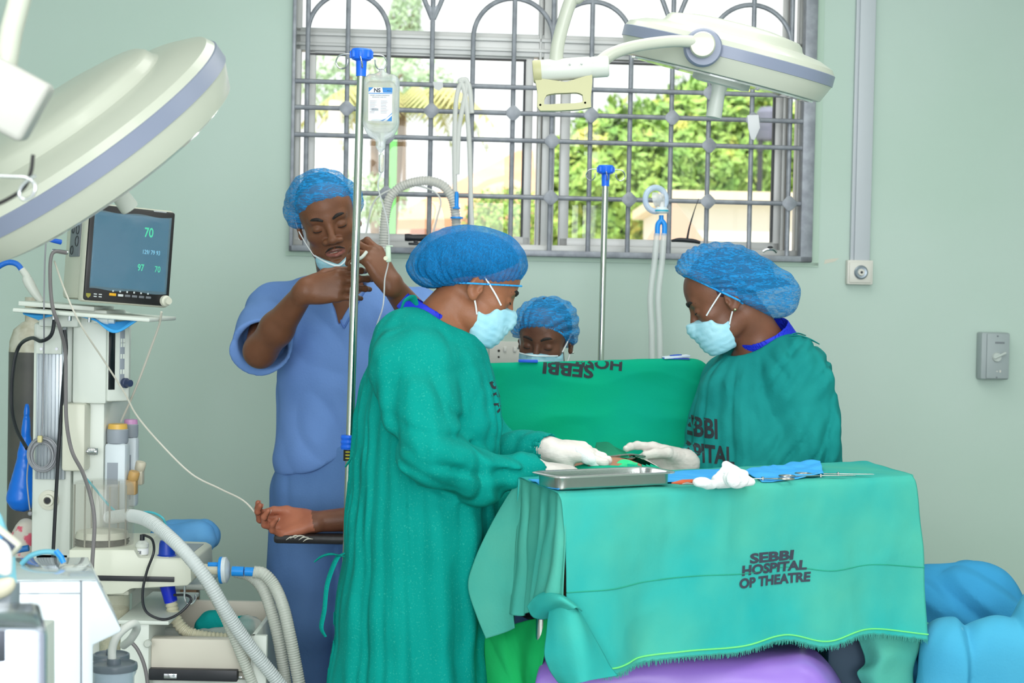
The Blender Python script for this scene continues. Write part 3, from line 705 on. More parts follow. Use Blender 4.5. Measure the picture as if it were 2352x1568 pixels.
class Fr:
    def __init__(s, o, R, k=1.0): s.o = np.asarray(o, float); s.R = R; s.k = k
    def __call__(s, *p): return s.o + s.R @ (np.array(p, float) * s.k)
    def loc(s, P_): return ((P_ - s.o) @ s.R) / s.k
def head(S_, fr, male=False, face=True, looking=0.0):
    k = fr.k; R = fr.R
    def e(c, r, kk=0.015, op='u'): S_.ell(fr(*c), np.array(r) * k, kk * k, op, R)
    def l(a, b, ra, rb, kk=0.01, op='u'): S_.limb(fr(*a), fr(*b), ra * k, rb * k, kk * k, op)
    e((0, .012, .035), (.076, .095, .085)); e((0, -.036, .036), (.063, .052, .06), .03)
    e((0, -.038, -.032), (.060, .050, .062), .03); e((0, -.036, -.076), (.050, .047, .040), .03)
    e((0, -.074, -.100), (.021, .018, .016), .03)
    for s in (-1, 1):
        e((s * .040, -.060, -.024), (.022, .020, .019), .02)
        e((s * .045, -.020, -.072), (.016, .035, .026), .02)
    if face:
        l((-.036, -.076, .022), (.036, -.076, .022), .011, .011, .015); e((0, -.082, .018), (.016, .009, .012), .012)
        for s in (-1, 1): e((s * .032, -.098, .000), (.0165, .013, .010), .012, 's')
        l((0, -.086, .010), (0, -.104, -.030), .0075, .0105, .010)
        e((0, -.106, -.036), (.0145, .0105, .0098), .008)
        for s in (-1, 1):
            e((s * .0175, -.096, -.039), (.0112, .0115, .0088), .006)
            e((s * .0095, -.103, -.049), (.0046, .006, .004), .003, 's')
            e((s * .032, -.0785, -.002), (.0148, .0125, .0122), .004)          # lidded eyeball
        # mouth: upper lip, lower lip, parting
        for x0, x1 in ((-.022, -.006), (.022, .006)): l((x0, -.084, -.070), (x1, -.0935, -.0645), .0042, .0066, .005)
        l((-.006, -.0935, -.0648), (.006, -.0935, -.0648), .0064, .0064, .004)
        l((-.019, -.0845, -.0745), (0, -.0915, -.0795), .0048, .0078, .005); l((.019, -.0845, -.0745), (0, -.0915, -.0795), .0048, .0078, .005)
        l((-.020, -.092, -.0715), (.020, -.092, -.0715), .0015, .0015, .0025, 's'); e((0, -.100, -.0715), (.013, .008, .0026), .002, 's')
        e((0, -.092, -.089), (.014, .006, .005), .008, 's')
    for s in (-1, 1):  # ears
        e((s * .080, .010, -.010), (.0075, .019, .030), .006); e((s * .087, .002, -.008), (.006, .010, .017), .005, 's')
        e((s * .080, .004, -.034), (.0065, .010, .010), .006); l((s * .084, .018, .012), (s * .086, .024, -.012), .004, .0035, .004)
        e((s * .083, -.006, -.012), (.004, .004, .006), .004)
def hair_shell(fr, grow=1.06, low=-0.03, bun=None, extra=(), fy=-.046, fz=.02):
    s = S(); k = fr.k
    s.ell(fr(0, .014, .036), np.array((.076, .096, .086)) * grow * k, .01, 'u', fr.R)
    if bun is not None: s.ell(bun[0], bun[1], .02)
    for c, r in extra: s.ell(fr(*c), np.array(r) * k, .02, 'u', fr.R)
    s.half(fr(0, fy, fz), fr.R @ np.array([0, -0.82, -0.5]), .004)
    s.half(fr(0, .0, low), fr.R @ np.array([0, -0.3, -1.0]), .004)
    s.post = lambda p, D: D + 0.0015 * noise3(p * 220)
    return s.mesh(0.004)
def face_mask(fr, top=-.012, bottom=-.128, back=-.022, grow=0.0, pleat=0.0022, notch=True):
    s = S(); k = fr.k; R = fr.R
    s.ell(fr(0, -.044, -.052), np.array((.069 + grow, .066 + grow, .078)) * k, .02, 'u', R)
    s.ell(fr(0, -.062, -.088), np.array((.050 + grow, .050 + grow, .048)) * k, .03, 'u', R)
    s.limb(fr(0, -.090, 0), fr(0, -.108, -.040), .016 * k, .020 * k, .03)
    def box(p):
        q = fr.loc(p); c = (top + bottom) / 2
        ax = np.abs(q[:, 0])
        return np.maximum.reduce([q[:, 2] - (top - ax * 0.22), bottom - ax * 0.1 - q[:, 2], q[:, 1] - back - 0.15 * (q[:, 2] - c)]) * k
    s.field(box, 'i', .004)
    if notch:
        for sd in (-1, 1): s.ell(fr(sd * .078, -.036, -.036), np.array((.034, .024, .024)) * k, .008, 's', rotm(0, 0, 0) @ R)
    def post(p, D):
        q = fr.loc(p); w = np.clip(1 - np.abs(q[:, 0]) / .06, 0, 1)
        D = D + pleat * (np.abs(((q[:, 2] * 62) % 1) - .5) * 2 - .5) * (0.3 + w) + 0.0012 * ridge(p * 38 + 3)
        return D
    s.post = post
    return s.mesh(0.0025)
def ear_loops(parent, fr, sides=(-1, 1), front=False):
    for sd in sides:
        lo = [(sd * .0635, -.067, -.020), (sd * .0725, -.043, -.004), (sd * .0765, -.016, .012), (sd * .080, .002, .022)]
        hi = [(sd * .067, -.024, -.066), (sd * .0745, -.012, -.050), (sd * .080, .000, -.036)]
        if front: lo = [(sd * .066, -.040, -.026), (sd * .0765, -.016, .002), (sd * .082, .002, .018)]; hi = [(sd * .066, -.030, -.09), (sd * .074, -.012, -.066), (sd * .080, .002, -.038)]
        g = G(); g.tube([fr(*q) for q in lo], .0021, 6, smooth=5); obj('ear_loop', g, M_loop, parent)
        g = G(); g.tube([fr(*q) for q in hi], .0021, 6, smooth=4); obj('ear_loop', g, M_loop, parent)
def brows(parent, fr, m=None):
    for s in (-1, 1):
        g = G(); g.tube([fr(s * .013, -.0945, .0195), fr(s * .026, -.0935, .0265), (fr(s * .040, -.0850, .0265)), fr(s * .050, -.0755, .0205)], [.0030 * fr.k, .0046 * fr.k, .0042 * fr.k, .0020 * fr.k], 8, smooth=5); obj('eyebrow', g, M_hair, parent)
def lashes(parent, fr, z=-.007):
    for s in (-1, 1):
        pts = []
        for t in np.linspace(-1, 1, 9):
            a = t * 1.05; x = s * .032 + .0148 * math.sin(a); zz_ = z - .003 * (1 - t * t) + .001
            v = 1 - ((x - s * .032) / .0148) ** 2 - ((zz_ + .002) / .0122) ** 2; y = -.0785 - .0125 * math.sqrt(max(v, 0)) - .0004
            pts.append(fr(x, y, zz_))
        g = G(); g.tube(pts, [.0006 * fr.k] + [.0013 * fr.k] * 7 + [.0006 * fr.k], 6); obj('eyelashes', g, M_lash, parent)
def edge_ring(po, pn, e, lift=.0015, ruff=.0014, r=.0032, mx=.2):
    pn = unit(pn); a0 = np.array([1.0, 0, 0]); ux_ = unit(a0 - pn * (a0 @ pn)); vy_ = np.cross(pn, ux_); pts = []
    for a in np.linspace(0, 2 * math.pi, 100, endpoint=False):
        dv = ux_ * math.cos(a) + vy_ * math.sin(a); lo, hi = 0, mx
        for _ in range(22):
            m_ = (lo + hi) / 2
            if e.ev((po + dv * m_)[None])[0] < 0: lo = m_
            else: hi = m_
        pts.append(po + dv * (lo + lift + ruff * math.sin(a * 44)))
    g = G(); g.tube(pts, r, 8, closed=True); return g
def skull(fr, g=0.0):
    e = S(); head(e, fr, face=False); e.post = lambda p, D: D - g
    e.p = [q for q in e.p]; return e
class Hand:
    """wrist point, finger direction d, palm normal n (way the palm faces), thumb side t"""
    def __init__(s, wrist, d, n, t, k=1.0, curl=((20, 25, 15),) * 4, spread=(4, 1, -2, -6), thumb=((.55, .75, .35), (.25, .9, .35), (.0, .9, .45)), cup=0.0):
        s.d = unit(d); n = np.asarray(n, float); s.n = unit(n - s.d * (n @ s.d)); t = np.asarray(t, float); t = t - s.d * (t @ s.d); s.t = unit(t - s.n * (t @ s.n)); s.w = np.asarray(wrist, float); s.k = k
        X = (.031, .0105, -.0105, -.030); D = (.088, .093, .088, .079); LN = ((.043, .026, .021), (.048, .030, .022), (.044, .028, .022), (.034, .021, .019)); RD = ((.0100, .0090, .0082, .0072), (.0102, .0092, .0083, .0073), (.0097, .0088, .0079, .0069), (.0088, .0078, .0070, .0062))
        s.f = []
        for i in range(4):
            b = s.L(X[i], D[i], .004 + cup * (abs(X[i]) * .3)); sp = math.radians(spread[i]); a = 0; pts = [b]
            dd = s.d * math.cos(sp) + s.t * math.sin(sp)
            for j in range(3):
                a += math.radians(curl[i][j]); v = dd * math.cos(a) + s.n * math.sin(a); pts.append(pts[-1] + v * LN[i][j] * k)
            s.f.append((pts, [r * k for r in RD[i]]))
        b = s.L(.022, .020, .010); pts = [b]
        for v, ln in zip(thumb, (.044, .034, .027)): pts.append(pts[-1] + s.V(*v) * ln * k)
        s.th = (pts, [.0145 * k, .0118 * k, .0108 * k, .0085 * k])
    def L(s, x, d, n): return s.w + (s.t * x + s.d * d + s.n * n) * s.k
    def V(s, x, d, n): return unit(s.t * x + s.d * d + s.n * n)
    def put(s, S_, grow=0.0, fore=None, forer=(.027, .040), cuff=None, kk=.005):
        k = s.k; g = grow
        W_ = s.L(0, -.004, 0)
        S_.limb(s.L(-.006, -.012, 0), s.L(.006, .004, 0), .0215 * k + g, .0220 * k + g, .01, 'u', s.t, 1.28)
        for i, (pts, rs) in enumerate(s.f):
            S_.limb(s.L((.012, .005, -.004, -.012)[i], .004, 0), pts[0], .0165 * k + g, .0118 * k + g, .014 * k)
        S_.ell(s.L(.000, .050, .000), np.array((.036, .044, .0125)) * k + g, .012 * k, 'u', np.stack([s.t, s.d, s.n], 1))
        S_.ell(s.L(.020, .036, .010), np.array((.0165, .028, .0125)) * k + g, .014 * k, 'u', np.stack([s.t, s.d, s.n], 1))
        S_.ell(s.L(-.026, .036, .007), np.array((.0110, .030, .0110)) * k + g, .014 * k, 'u', np.stack([s.t, s.d, s.n], 1))
        for pts, rs in s.f:
            for j in range(3): S_.limb(pts[j], pts[j + 1], rs[j] + g, rs[j + 1] + g, kk * k * (1.6 if j == 0 else .8))
            for j in (1, 2): S_.ell(pts[j] - s.n * .0005, (rs[j] + g) * 1.06, .003 * k)
        pts, rs = s.th
        for j in range(3): S_.limb(pts[j], pts[j + 1], rs[j] + g, rs[j + 1] + g, (.014, .007, .005)[j] * k)
        if fore is not None: S_.limb(s.L(0, -.008, 0), fore, forer[0] * k + g, forer[1] * k + g, .015, 'u', s.t, 1.12)
def nails(parent, hd, m):
    for pts, rs in hd.f + [hd.th]:
        a, b = pts[2], pts[3]; d = unit(b - a); n = hd.n - d * (hd.n @ d); back = -unit(n); g = G()
        c = b + d * rs[3] * .1 + back * rs[3] * .86; sdv = np.cross(d, back)
        g.v = []; 
        M = Matrix(((sdv[0], d[0], back[0], c[0]), (sdv[1], d[1], back[1], c[1]), (sdv[2], d[2], back[2], c[2]), (0, 0, 0, 1))); g.M = M
        g.ball((0, 0, 0), (rs[3] * .72, rs[3] * 1.05, rs[3] * .22), 12); obj('fingernail', g, m, parent)
def legs(S_, hipc, lat, zfoot=0.0, fwd=(0, -1, 0), r=(.078, .054, .045), kn=0.02, dx=0.08):
    fwd = unit(fwd); lat = unit(lat)
    for s in (-1, 1):
        h = np.asarray(hipc) + lat * s * dx; kx = np.array([h[0], h[1], 0.5]) + fwd * kn; an = np.array([h[0], h[1], 0.09]) + lat * s * .02
        S_.limb(h, kx, r[0], r[1], .04); S_.limb(kx, an, r[1], r[2] * .8, .03); S_.limb(an - np.array([0, 0, .05]), an + fwd * .16 - np.array([0, 0, .06]), .035, .03, .02, 'u', lat, 1.2)
def shoes(parent, hipc, lat, fwd, m, dx=0.1):
    fwd = unit(fwd); lat = unit(lat)
    for s in (-1, 1):
        c = np.array([hipc[0], hipc[1], 0]) + lat * s * (dx + .02); q = S(); q.limb(c + (0, 0, .045) - fwd * .03, c + (0, 0, .045) + fwd * .17, .045, .042, .02, 'u', lat, 1.1); q.half(c, (0, 0, -1), .006); obj('clog', q.mesh(.007), m, parent)
M_clog = mat('white_clog', (210, 212, 214), 0.5)

# ---------------------------------------------------------------- man in blue scrubs
def man():
    YM = 4.86
    fr = Fr(P(752, 502, 4.74), rotm(10, 16, -15), 1.03)
    base = P(790, 1000, YM); t = thing('person', 'person in blue scrubs, mask pulled under the chin, adjusting a drip line behind the pole', 'person', (base[0], YM, 0))
    sh = [P(622, 712, 4.88), P(962, 716, 4.90)]; el = [P(598, 806, 4.60), P(1012, 800, 4.62)]; wr = [P(700, 668, 4.45), P(898, 652, 4.42)]
    h1 = Hand(wr[0], (.88, -.05, .16), (-.06, .97, -.14), (-.2, .2, .9), 1.02, curl=((18, 32, 18), (16, 32, 18), (16, 32, 18), (16, 30, 18)), spread=(3, 0, -3, -6), thumb=((.45, .7, .5), (.1, .9, .45), (0, .95, .3)))
    h2 = Hand(wr[1], (-.50, -.05, .80), (-.72, .62, -.30), (.45, .72, .35), 1.02, curl=((28, 58, 26), (42, 54, 24), (48, 52, 22), (50, 50, 20)), spread=(5, 1, -2, -5), thumb=((.35, .75, .55), (-.1, .8, .6), (-.2, .8, .5)))
    b = S(); nb = P(786, 676, 4.90); pel = P(790, 1090, 4.90)
    b.limb(fr(0, .035, -.055), nb, .056, .062, .03); b.limb(P(790, 760, 4.9), P(790, 950, 4.9), .11, .10, .05, 'u', (1, 0, 0), 1.35); b.limb(P(790, 950, 4.9), pel, .10, .115, .05, 'u', (1, 0, 0), 1.35)
    b.limb(P(700, 722, 4.9), P(870, 722, 4.9), .06, .06, .05)
    for i in (0, 1):
        b.limb(P(706 + i * 160, 716, 4.9), sh[i], .06, .055, .04); b.limb(sh[i], el[i], .050, .043, .03); b.limb(el[i], wr[i] + (el[i] - wr[i]) * .62, .043, .044, .02); b.limb(wr[i] + (el[i] - wr[i]) * .62, wr[i], .044, .0275, .02)
    h1.put(b); h2.put(b); head(b, fr, True); legs(b, pel + (0, 0, -.06), (1, 0, 0))
    V, Q = b.mesh(.0027)
    L = fr.loc(V[Q].mean(1)); mi = np.zeros(len(Q), int)
    up = (np.abs(L[:, 0]) < .026) & (L[:, 1] < -.080) & (L[:, 1] > -.115); ax = np.abs(L[:, 0])
    mi[up & (L[:, 2] > -.0715) & (L[:, 2] < -.0595 - ax * .22)] = 1; mi[up & (L[:, 2] <= -.0715) & (L[:, 2] > -.0865 + ax * .35)] = 2
    obj('body', (V, Q, mi), [M_sk_man, M_lip, M_lip2], t, angle=0)
    brows(t, fr); lashes(t, fr)
    g = G(); g.tube([fr(-.013, -.0895, -.0705), fr(0, -.0925, -.0700), fr(.013, -.0895, -.0705)], .0022, 8, smooth=5); obj('teeth', g, M_teeth, t)
    g = G()
    for s in (-1, 1): g.tube([fr(s * .003, -.0995, -.0565), fr(s * .014, -.0955, -.0585), fr(s * .026, -.0845, -.068)], [.0016, .0026, .0012], 6, smooth=5)
    obj('moustache', g, M_hair, t)
    obj('hair', hair_shell(fr, 1.03, .03, fy=-.030, fz=.045), M_hair, t)
    # cap: bouffant gathered behind the hairline
    c = S(); c.ell(fr(-.006, .016, .066), np.array((.092, .106, .070)), .02, 'u', fr.R); c.ell(fr(-.070, .03, .030), (.044, .06, .052), .02, 'u', fr.R); c.ell(fr(.07, .03, .03), (.040, .06, .05), .02, 'u', fr.R)
    pn = fr.R @ unit((0, -0.80, -0.60)); po = fr(0, -.078, .066)
    c.half(po, pn, .006)
    q0 = fr(0, .01, .03)
    def post(p, D):
        q = fr.loc(p); a = np.arctan2(q[:, 0], q[:, 2] + .02); return D + .0035 * noise3(np.stack([a * 7, q[:, 1] * 14, q[:, 2] * 6], 1)) + .0012 * noise3(np.stack([a * 22, q[:, 1] * 30, q[:, 2] * 10], 1))
    c.post = post
    V, Q = c.mesh(.0035); obj('surgical_cap', (V, Q), M_cap, t, angle=0)
    # elastic edge of the cap follows the cut
    e = S(); e.ell(fr(-.000, .016, .046), np.array((.085, .100, .086)), .02, 'u', fr.R); pts = []
    obj('cap_elastic', edge_ring(po, pn, e, .001, .0016, .0034), M_band, t)
    # lowered mask
    s = S(); s.ell(fr(0, -.050, -.098), (.060, .064, .046), .02, 'u', fr.R); s.field(lambda p: (lambda q: q[:, 2] + .103 - np.abs(q[:, 0]) * .5)(fr.loc(p)), 'i', .003); s.half(fr(0, -.018, -.1), fr.R @ np.array([0, 1, 0]), .003)
    s.post = lambda p, D: D + .0022 * (np.abs(((fr.loc(p)[:, 2] * 70) % 1) - .5)) + .001 * ridge(p * 40)
    obj('face_mask', s.mesh(.0028), M_maskb, t, angle=0)
    g = G(); g.tube([fr(-.056, -.060, -.076), fr(-.032, -.101, -.088), fr(0, -.1135, -.104), fr(.032, -.101, -.088), fr(.056, -.060, -.076)], .0026, 8, smooth=6); obj('mask_edge', g, M_maskw, t)
    for sd in (-1, 1):
        g = G(); g.tube([fr(sd * .057, -.055, -.078), fr(sd * .070, -.03, -.050), fr(sd * .083, -.006, -.01), fr(sd * .084, .012, .022)], .0017, 6, smooth=6); obj('ear_loop', g, M_loop, t)
    # scrub top
    c = S(); W_ = (1, 0, 0)
    c.limb(P(790, 742, 4.9), P(788, 860, 4.9), .128, .132, .04, 'u', W_, 1.36); c.limb(P(788, 860, 4.9), P(776, 1050, 4.9), .132, .148, .05, 'u', W_, 1.32)
    c.limb(P(712, 712, 4.9), P(868, 712, 4.9), .075, .075, .05)
    for i in (0, 1):
        cu = sh[i] + (el[i] - sh[i]) * (.80 if i == 0 else .7)
        c.limb(P(712 + i * 156, 712, 4.9), sh[i] + (0, 0, -.005), .072, .070, .05); c.limb(sh[i] + (0, 0, -.005), cu + (0, .0, -.012), .074, .086, .03)
    for i in (0, 1):
        cu = sh[i] + (el[i] - sh[i]) * (.84 if i == 0 else .74); dv = unit(el[i] - sh[i]); c.add('s', (lambda cu, dv: lambda p: np.maximum(-(p - cu) @ dv, np.linalg.norm(p - cu, axis=1) - .16))(cu, dv), cu, .17, .004)
        c.limb(cu - dv * .05 + (0, 0, -.01), cu + dv * .1 + (0, 0, -.01), .058, .082, .008, 's')
    hemo = P(780, 1052, 4.9); c.half(hemo, unit((0.28, 0, -1)), .006)
    c.limb(P(786, 676, 4.86), P(784, 640, 4.84), .066, .075, .02, 's')
    vn = P(776, 752, 4.75)
    def vneck(p):
        q = p - vn; return np.maximum.reduce([np.abs(q[:, 0] - q[:, 2] * .05) - np.maximum(q[:, 2], 0) * .42, -q[:, 2], q[:, 1] - .12])
    c.add('s', vneck, P(776, 700, 4.75), .16, .004)
    def post(p, D):
        z = p[:, 2]; x = p[:, 0] - base[0]
        f = .010 * noise3(np.stack([x * 7 + z * 3, p[:, 1] * 5, z * 2.2], 1)) + .006 * (ridge(np.stack([x * 6 + z * 5, p[:, 1] * 4, z * 4.0 - x * 3], 1) + 5) - .5)
        hem = smooth01(z, 1.12, .98); f = f + hem * .012 * np.sin(x * 26 + 1)
        return D + f
    c.post = post
    V, Q = c.mesh(.0052); 
    cen = V[Q].mean(1); mi = np.zeros(len(Q), int)
    for i in (0, 1):
        cu = sh[i] + (el[i] - sh[i]) * .84; dv = unit(el[i] - sh[i]); r = cen - cu; al = r @ dv; rad = np.linalg.norm(r - al[:, None] * dv, axis=1)
        nn = np.cross(V[Q[:, 2]] - V[Q[:, 0]], V[Q[:, 3]] - V[Q[:, 1]]); inn = False & ((nn * (r - al[:, None] * dv)).sum(1) < 0) & (np.abs(al) < .12) & (rad < .1); mi[inn] = 1
    obj('scrub_top', (V, Q, mi), [M_scrub, M_scrubin], t, angle=0)
    g = G(); 
    bv = bvh_of(V, Q)
    for s_, (x1, y1) in ((-1, (735, 672)), (1, (822, 668))):
        pts = [P(776, 756, 4.6), P((776 + x1) / 2, (756 + y1) / 2, 4.6), P(x1, y1, 4.6)]
        pp = []
        for q in spline(pts, 8):
            h = bv.ray_cast(Vector(q), Vector((0, 1, 0)))
            if h[0] is not None: pp.append(np.array(h[0]) + (0, -.001, 0))
        if len(pp) > 2: g.tube(pp, .0045, 8, flat=.6)
    obj('neck_binding', g, fabric('blue_binding', (96, 130, 196), (90, 124, 190)), t)
    # trousers
    c = S(); 
    c.limb(P(784, 1040, 4.9), P(784, 1120, 4.9), .140, .148, .04, 'u', W_, 1.25)
    for s_ in (-1, 1):
        h = P(784 + s_ * 74, 1130, 4.9); c.chain([h, np.array([h[0] + s_ * .012, 4.88, .5]), np.array([h[0] + s_ * .02, 4.9, .08])], [.112, .105, .10], .03)
    c.half((0, 0, .06), (0, 0, -1), .004)
    c.post = lambda p, D: D + .007 * noise3(np.stack([p[:, 0] * 9, p[:, 1] * 6, p[:, 2] * 1.6], 1)) + .004 * (ridge(np.stack([p[:, 0] * 12, p[:, 1] * 6, p[:, 2] * 2.5], 1)) - .5)
    obj('scrub_trousers', c.mesh(.007), M_scrubd, t, angle=0)
    shoes(t, P(784, 1130, 4.9), (1, 0, 0), (0, -1, 0), M_clog, .09)
man()

# ---------------------------------------------------------------- left surgeon
def gown_mesh(c, h, post): c.post = post; return c.mesh(h, slack=2.0)
def left_surgeon():
    f = unit((.97, .22, 0)); l = np.array([-f[1], f[0], 0]); Y0 = 3.97
    fr = Fr(P(1096, 655, 3.97), rotm(98, 26, 0), .95)
    ce = P(950, 1200, Y0); t = thing('person', 'person in teal gown seen from the side, dense blue cap, gloved hands over the patient', 'person', (ce[0], Y0, 0))
    shR, shL = P(942, 850, 3.80), P(1035, 838, 4.14); elR, elL = P(985, 1040, 3.70), P(1110, 1050, 4.22); wrR, wrL = P(1228, 1080, 3.86), P(1266, 1032, 4.08)
    hL = Hand(wrL, (.93, .08, -.20), (.25, .05, -.95), (.05, .99, 0.1), .98, curl=((38, 50, 22), (40, 55, 25), (34, 60, 30), (34, 60, 30)), spread=(4, 1, -2, -6), thumb=((.15, .8, .6), (-.5, .8, .35), (-.6, .8, .2)))
    # this hand: thumb towards the camera side
    hL = Hand(wrL, (.97, .02, -.02), (.12, .35, -.93), (.0, -.9, -.30), .98, curl=((14, 80, 30), (18, 82, 28), (22, 84, 26), (28, 84, 26)), spread=(4, 1, -2, -5), thumb=((.35, .66, .70), (.12, .74, .70), (0, .80, .62)))
    hR = Hand(wrR, (.97, .2, -.03), (.1, .1, -.98), (.1, .95, .1), .96, curl=((16, 30, 20), (20, 40, 20), (24, 40, 20), (30, 40, 20)), thumb=((.4, .8, .4), (.1, .9, .4), (0, .9, .4)))
    b = S(); nb = P(985, 765, 3.97)
    b.limb(fr(0, .03, -.06), nb, .052, .060, .03); b.limb(P(1000, 840, Y0), P(975, 1000, Y0), .10, .095, .05, 'u', l, 1.4); b.limb(P(975, 1000, Y0), P(955, 1150, Y0), .095, .12, .05, 'u', l, 1.3); b.limb(shR, shL, .05, .05, .04)
    b.chain([shR, elR, P(1095, 1098, 3.78), wrR], [.046, .038, .034, .025], .02); b.chain([shL, elL, wrL], [.046, .038, .025], .02)
    hL.put(b); hR.put(b); head(b, fr); legs(b, P(955, 1180, Y0), l, fwd=f)
    V, Q = b.mesh(.0032); obj('body', (V, Q), M_sk_left, t, angle=0); lashes(t, fr, -.004); brows(t, fr)
    hs = S(); Rt = rotm(98, 3, 0); hs.ell(P(1085, 594, 3.97), (.095, .108, .064), .03, 'u', Rt); hs.ell(P(1012, 614, 3.98), (.072, .060, .042), .04, 'u', Rt); hs.half(P(1085, 640, 3.97), (0, 0, -1), .01)
    hs.ell(P(1050, 652, 3.97), (.045, .060, .022), .02, 'u', Rt); hs.post = lambda p, D: D + .0015 * noise3(p * 200)
    obj('hair', hs.mesh(.004), M_hair, t)
    # cap
    c = S(); cc = P(1082, 592, 3.97); Rt = rotm(98, 3, 0)
    c.ell(cc, (.108, .122, .076), .03, 'u', Rt); c.ell(P(1003, 614, 3.98), (.09, .070, .050), .04, 'u', Rt); c.ell(P(1140, 604, 3.97), (.085, .068, .052), .03, 'u', Rt)
    c.half(P(1090, 653, 3.97), unit((.10, 0, -1)), .008); 
    ctr = P(1090, 640, 3.97)
    def post(p, D):
        q = p - ctr; a = np.arctan2(q[:, 1], q[:, 0]); el_ = q[:, 2]
        r = np.sqrt(q[:, 0] ** 2 + q[:, 1] ** 2); wr_ = smooth01(el_, .07, -.01)
        return D + .0030 * noise3(np.stack([a * 6, el_ * 12, r * 8], 1)) + wr_ * .0028 * np.sin(a * 46 + 3 * noise3(np.stack([a * 3, el_ * 20, r], 1))) + .002 * (ridge(np.stack([q[:, 0] * 14 + el_ * 20, q[:, 1] * 8, el_ * 9], 1)) - .4)
    c.post = post; V, Q = c.mesh(.0035); obj('surgical_cap', (V, Q), M_capL, t, angle=0)
    obj('cap_elastic', edge_ring(P(1100, 652, 3.97), (.03, 0, 1), skull(fr, .004), .0005, .0024, .0021), M_band, t)
    obj('face_mask', face_mask(fr), M_maskb, t, angle=0); ear_loops(t, fr)
    # gloves
    for hd, el in ((hR, elR), (hL, elL)):
        s = S(); wv_ = unit((P(1095, 1098, 3.78) if hd is hR else el) - hd.w); hd.put(s, .0017, hd.w + wv_ * .07, (.028, .034)); s.post = lambda p, D: D + .0008 * ridge(p * 55) + .0005 * noise3(p * 160); obj('glove', s.mesh(.0026), M_glove, t, angle=0)
    # gown
    c = S(); ys = [800, 870, 960, 1080, 1200, 1400, 1568, 1960]; cx = [1000, 990, 985, 975, 968, 948, 938, 930]; hw = [92, 140, 158, 160, 166, 170, 180, 196]
    c.chain([P(x, y, Y0) for x, y in zip(cx, ys)], [h / 990 for h in hw], .03, 'u', l, 1.22)
    c.limb(P(940, 775, 3.90), P(1040, 800, 4.05), .062, .060, .05)
    c.limb(P(930, 800, 3.92), shR + (0, 0, 0), .066, .076, .06)
    c.chain([shR, (shR + elR) / 2, elR, P(1095, 1098, 3.78), wrR - unit(wrR - elR) * .01], [.080, .076, .070, .054, .040], .03)
    c.chain([shL, elL, wrL - unit(wrL - elL) * .005], [.075, .070, .038], .03)
    for hd, el, wr in ((hR, P(1095, 1098, 3.78), wrR), (hL, elL, wrL)): v = unit(wr - el); c.limb(wr - v * .03, wr + v * .08, .030, .045, .004, 's')
    c.limb(P(1015, 760, 3.97), fr(0, .03, -.07), .066, .085, .02, 's'); c.limb(P(960, 730, 3.97), P(1000, 660, 3.97), .05, .08, .015, 's')
    c.half((0, 0, .22), (0, 0, -1), .004)
    A_, B_, C_ = shR, elR, wrR; u1 = unit(B_ - A_); u2 = unit(C_ - B_)
    nk = P(1000, 740, 3.97)
    def post(p, D):
        zf = p[:, 2]; q = p - P(960, 1000, Y0); sup = smooth01(np.linalg.norm(p - wrL, axis=1), .02, .07) * smooth01(np.linalg.norm(p - wrR, axis=1), .02, .07) * smooth01(np.linalg.norm(p - nk, axis=1), .08, .15); a = np.arctan2(q @ l, q @ f)
        low = smooth01(zf, 1.2, .5); sk = smooth01(zf, 1.35, 1.1)
        tors = .012 * noise3(np.stack([a * 3.2, zf * 1.3, 0 * a], 1) + 3) * (.5 + low) + .009 * (ridge(np.stack([a * 4.5 + zf * 1.5, zf * .9, 0 * a], 1)) - .5) * sk
        pl = .004 * (ridge(np.stack([q[:, 0] * 30 + zf * 2, q[:, 1] * 3, zf * 1.6], 1)) - .5) * smooth01(p[:, 0], -.30, -.36)
        # arm wrinkles
        h1 = np.clip((p - A_) @ u1 / np.linalg.norm(B_ - A_), 0, 1); d1 = np.linalg.norm(p - A_ - np.outer(h1 * np.linalg.norm(B_ - A_), u1), axis=1)
        h2 = np.clip((p - B_) @ u2 / np.linalg.norm(C_ - B_), 0, 1); d2 = np.linalg.norm(p - B_ - np.outer(h2 * np.linalg.norm(C_ - B_), u2), axis=1)
        near1 = smooth01(d1, .16, .08); near2 = smooth01(d2, .14, .06)
        w1 = .016 * (ridge(np.stack([p[:, 0] * 10, p[:, 1] * 4, zf * 2.2 + p[:, 0] * 4], 1) + 7) - .5) * near1
        w2 = .015 * (ridge(np.stack([p[:, 0] * 5, p[:, 1] * 8, zf * 20 + p[:, 0] * 9], 1) + 1) - .5) * near2 + .006 * noise3(np.stack([p[:, 0] * 10, p[:, 1] * 8, zf * 34 + p[:, 0] * 8], 1)) * near2
        far = smooth01(p[:, 0], .01, .05); w3 = far * .012 * (ridge(np.stack([p[:, 0] * 16, p[:, 1] * 8, zf * 12], 1)) - .5)
        cr = smooth01(zf, 1.0, 1.3) * .004 * (ridge(np.stack([p[:, 0] * 8 - zf * 8, p[:, 1] * 8, zf * 9 + p[:, 0] * 5], 1) + 11) - .5)
        return D + sup * (tors * (1 - near2 * .8) + w1 + w2 + pl + w3 + cr)
    V, Q = gown_mesh(c, .0055, post); obj('surgical_gown', (V, Q), M_gownL, t, angle=0); bv = bvh_of(V, Q)
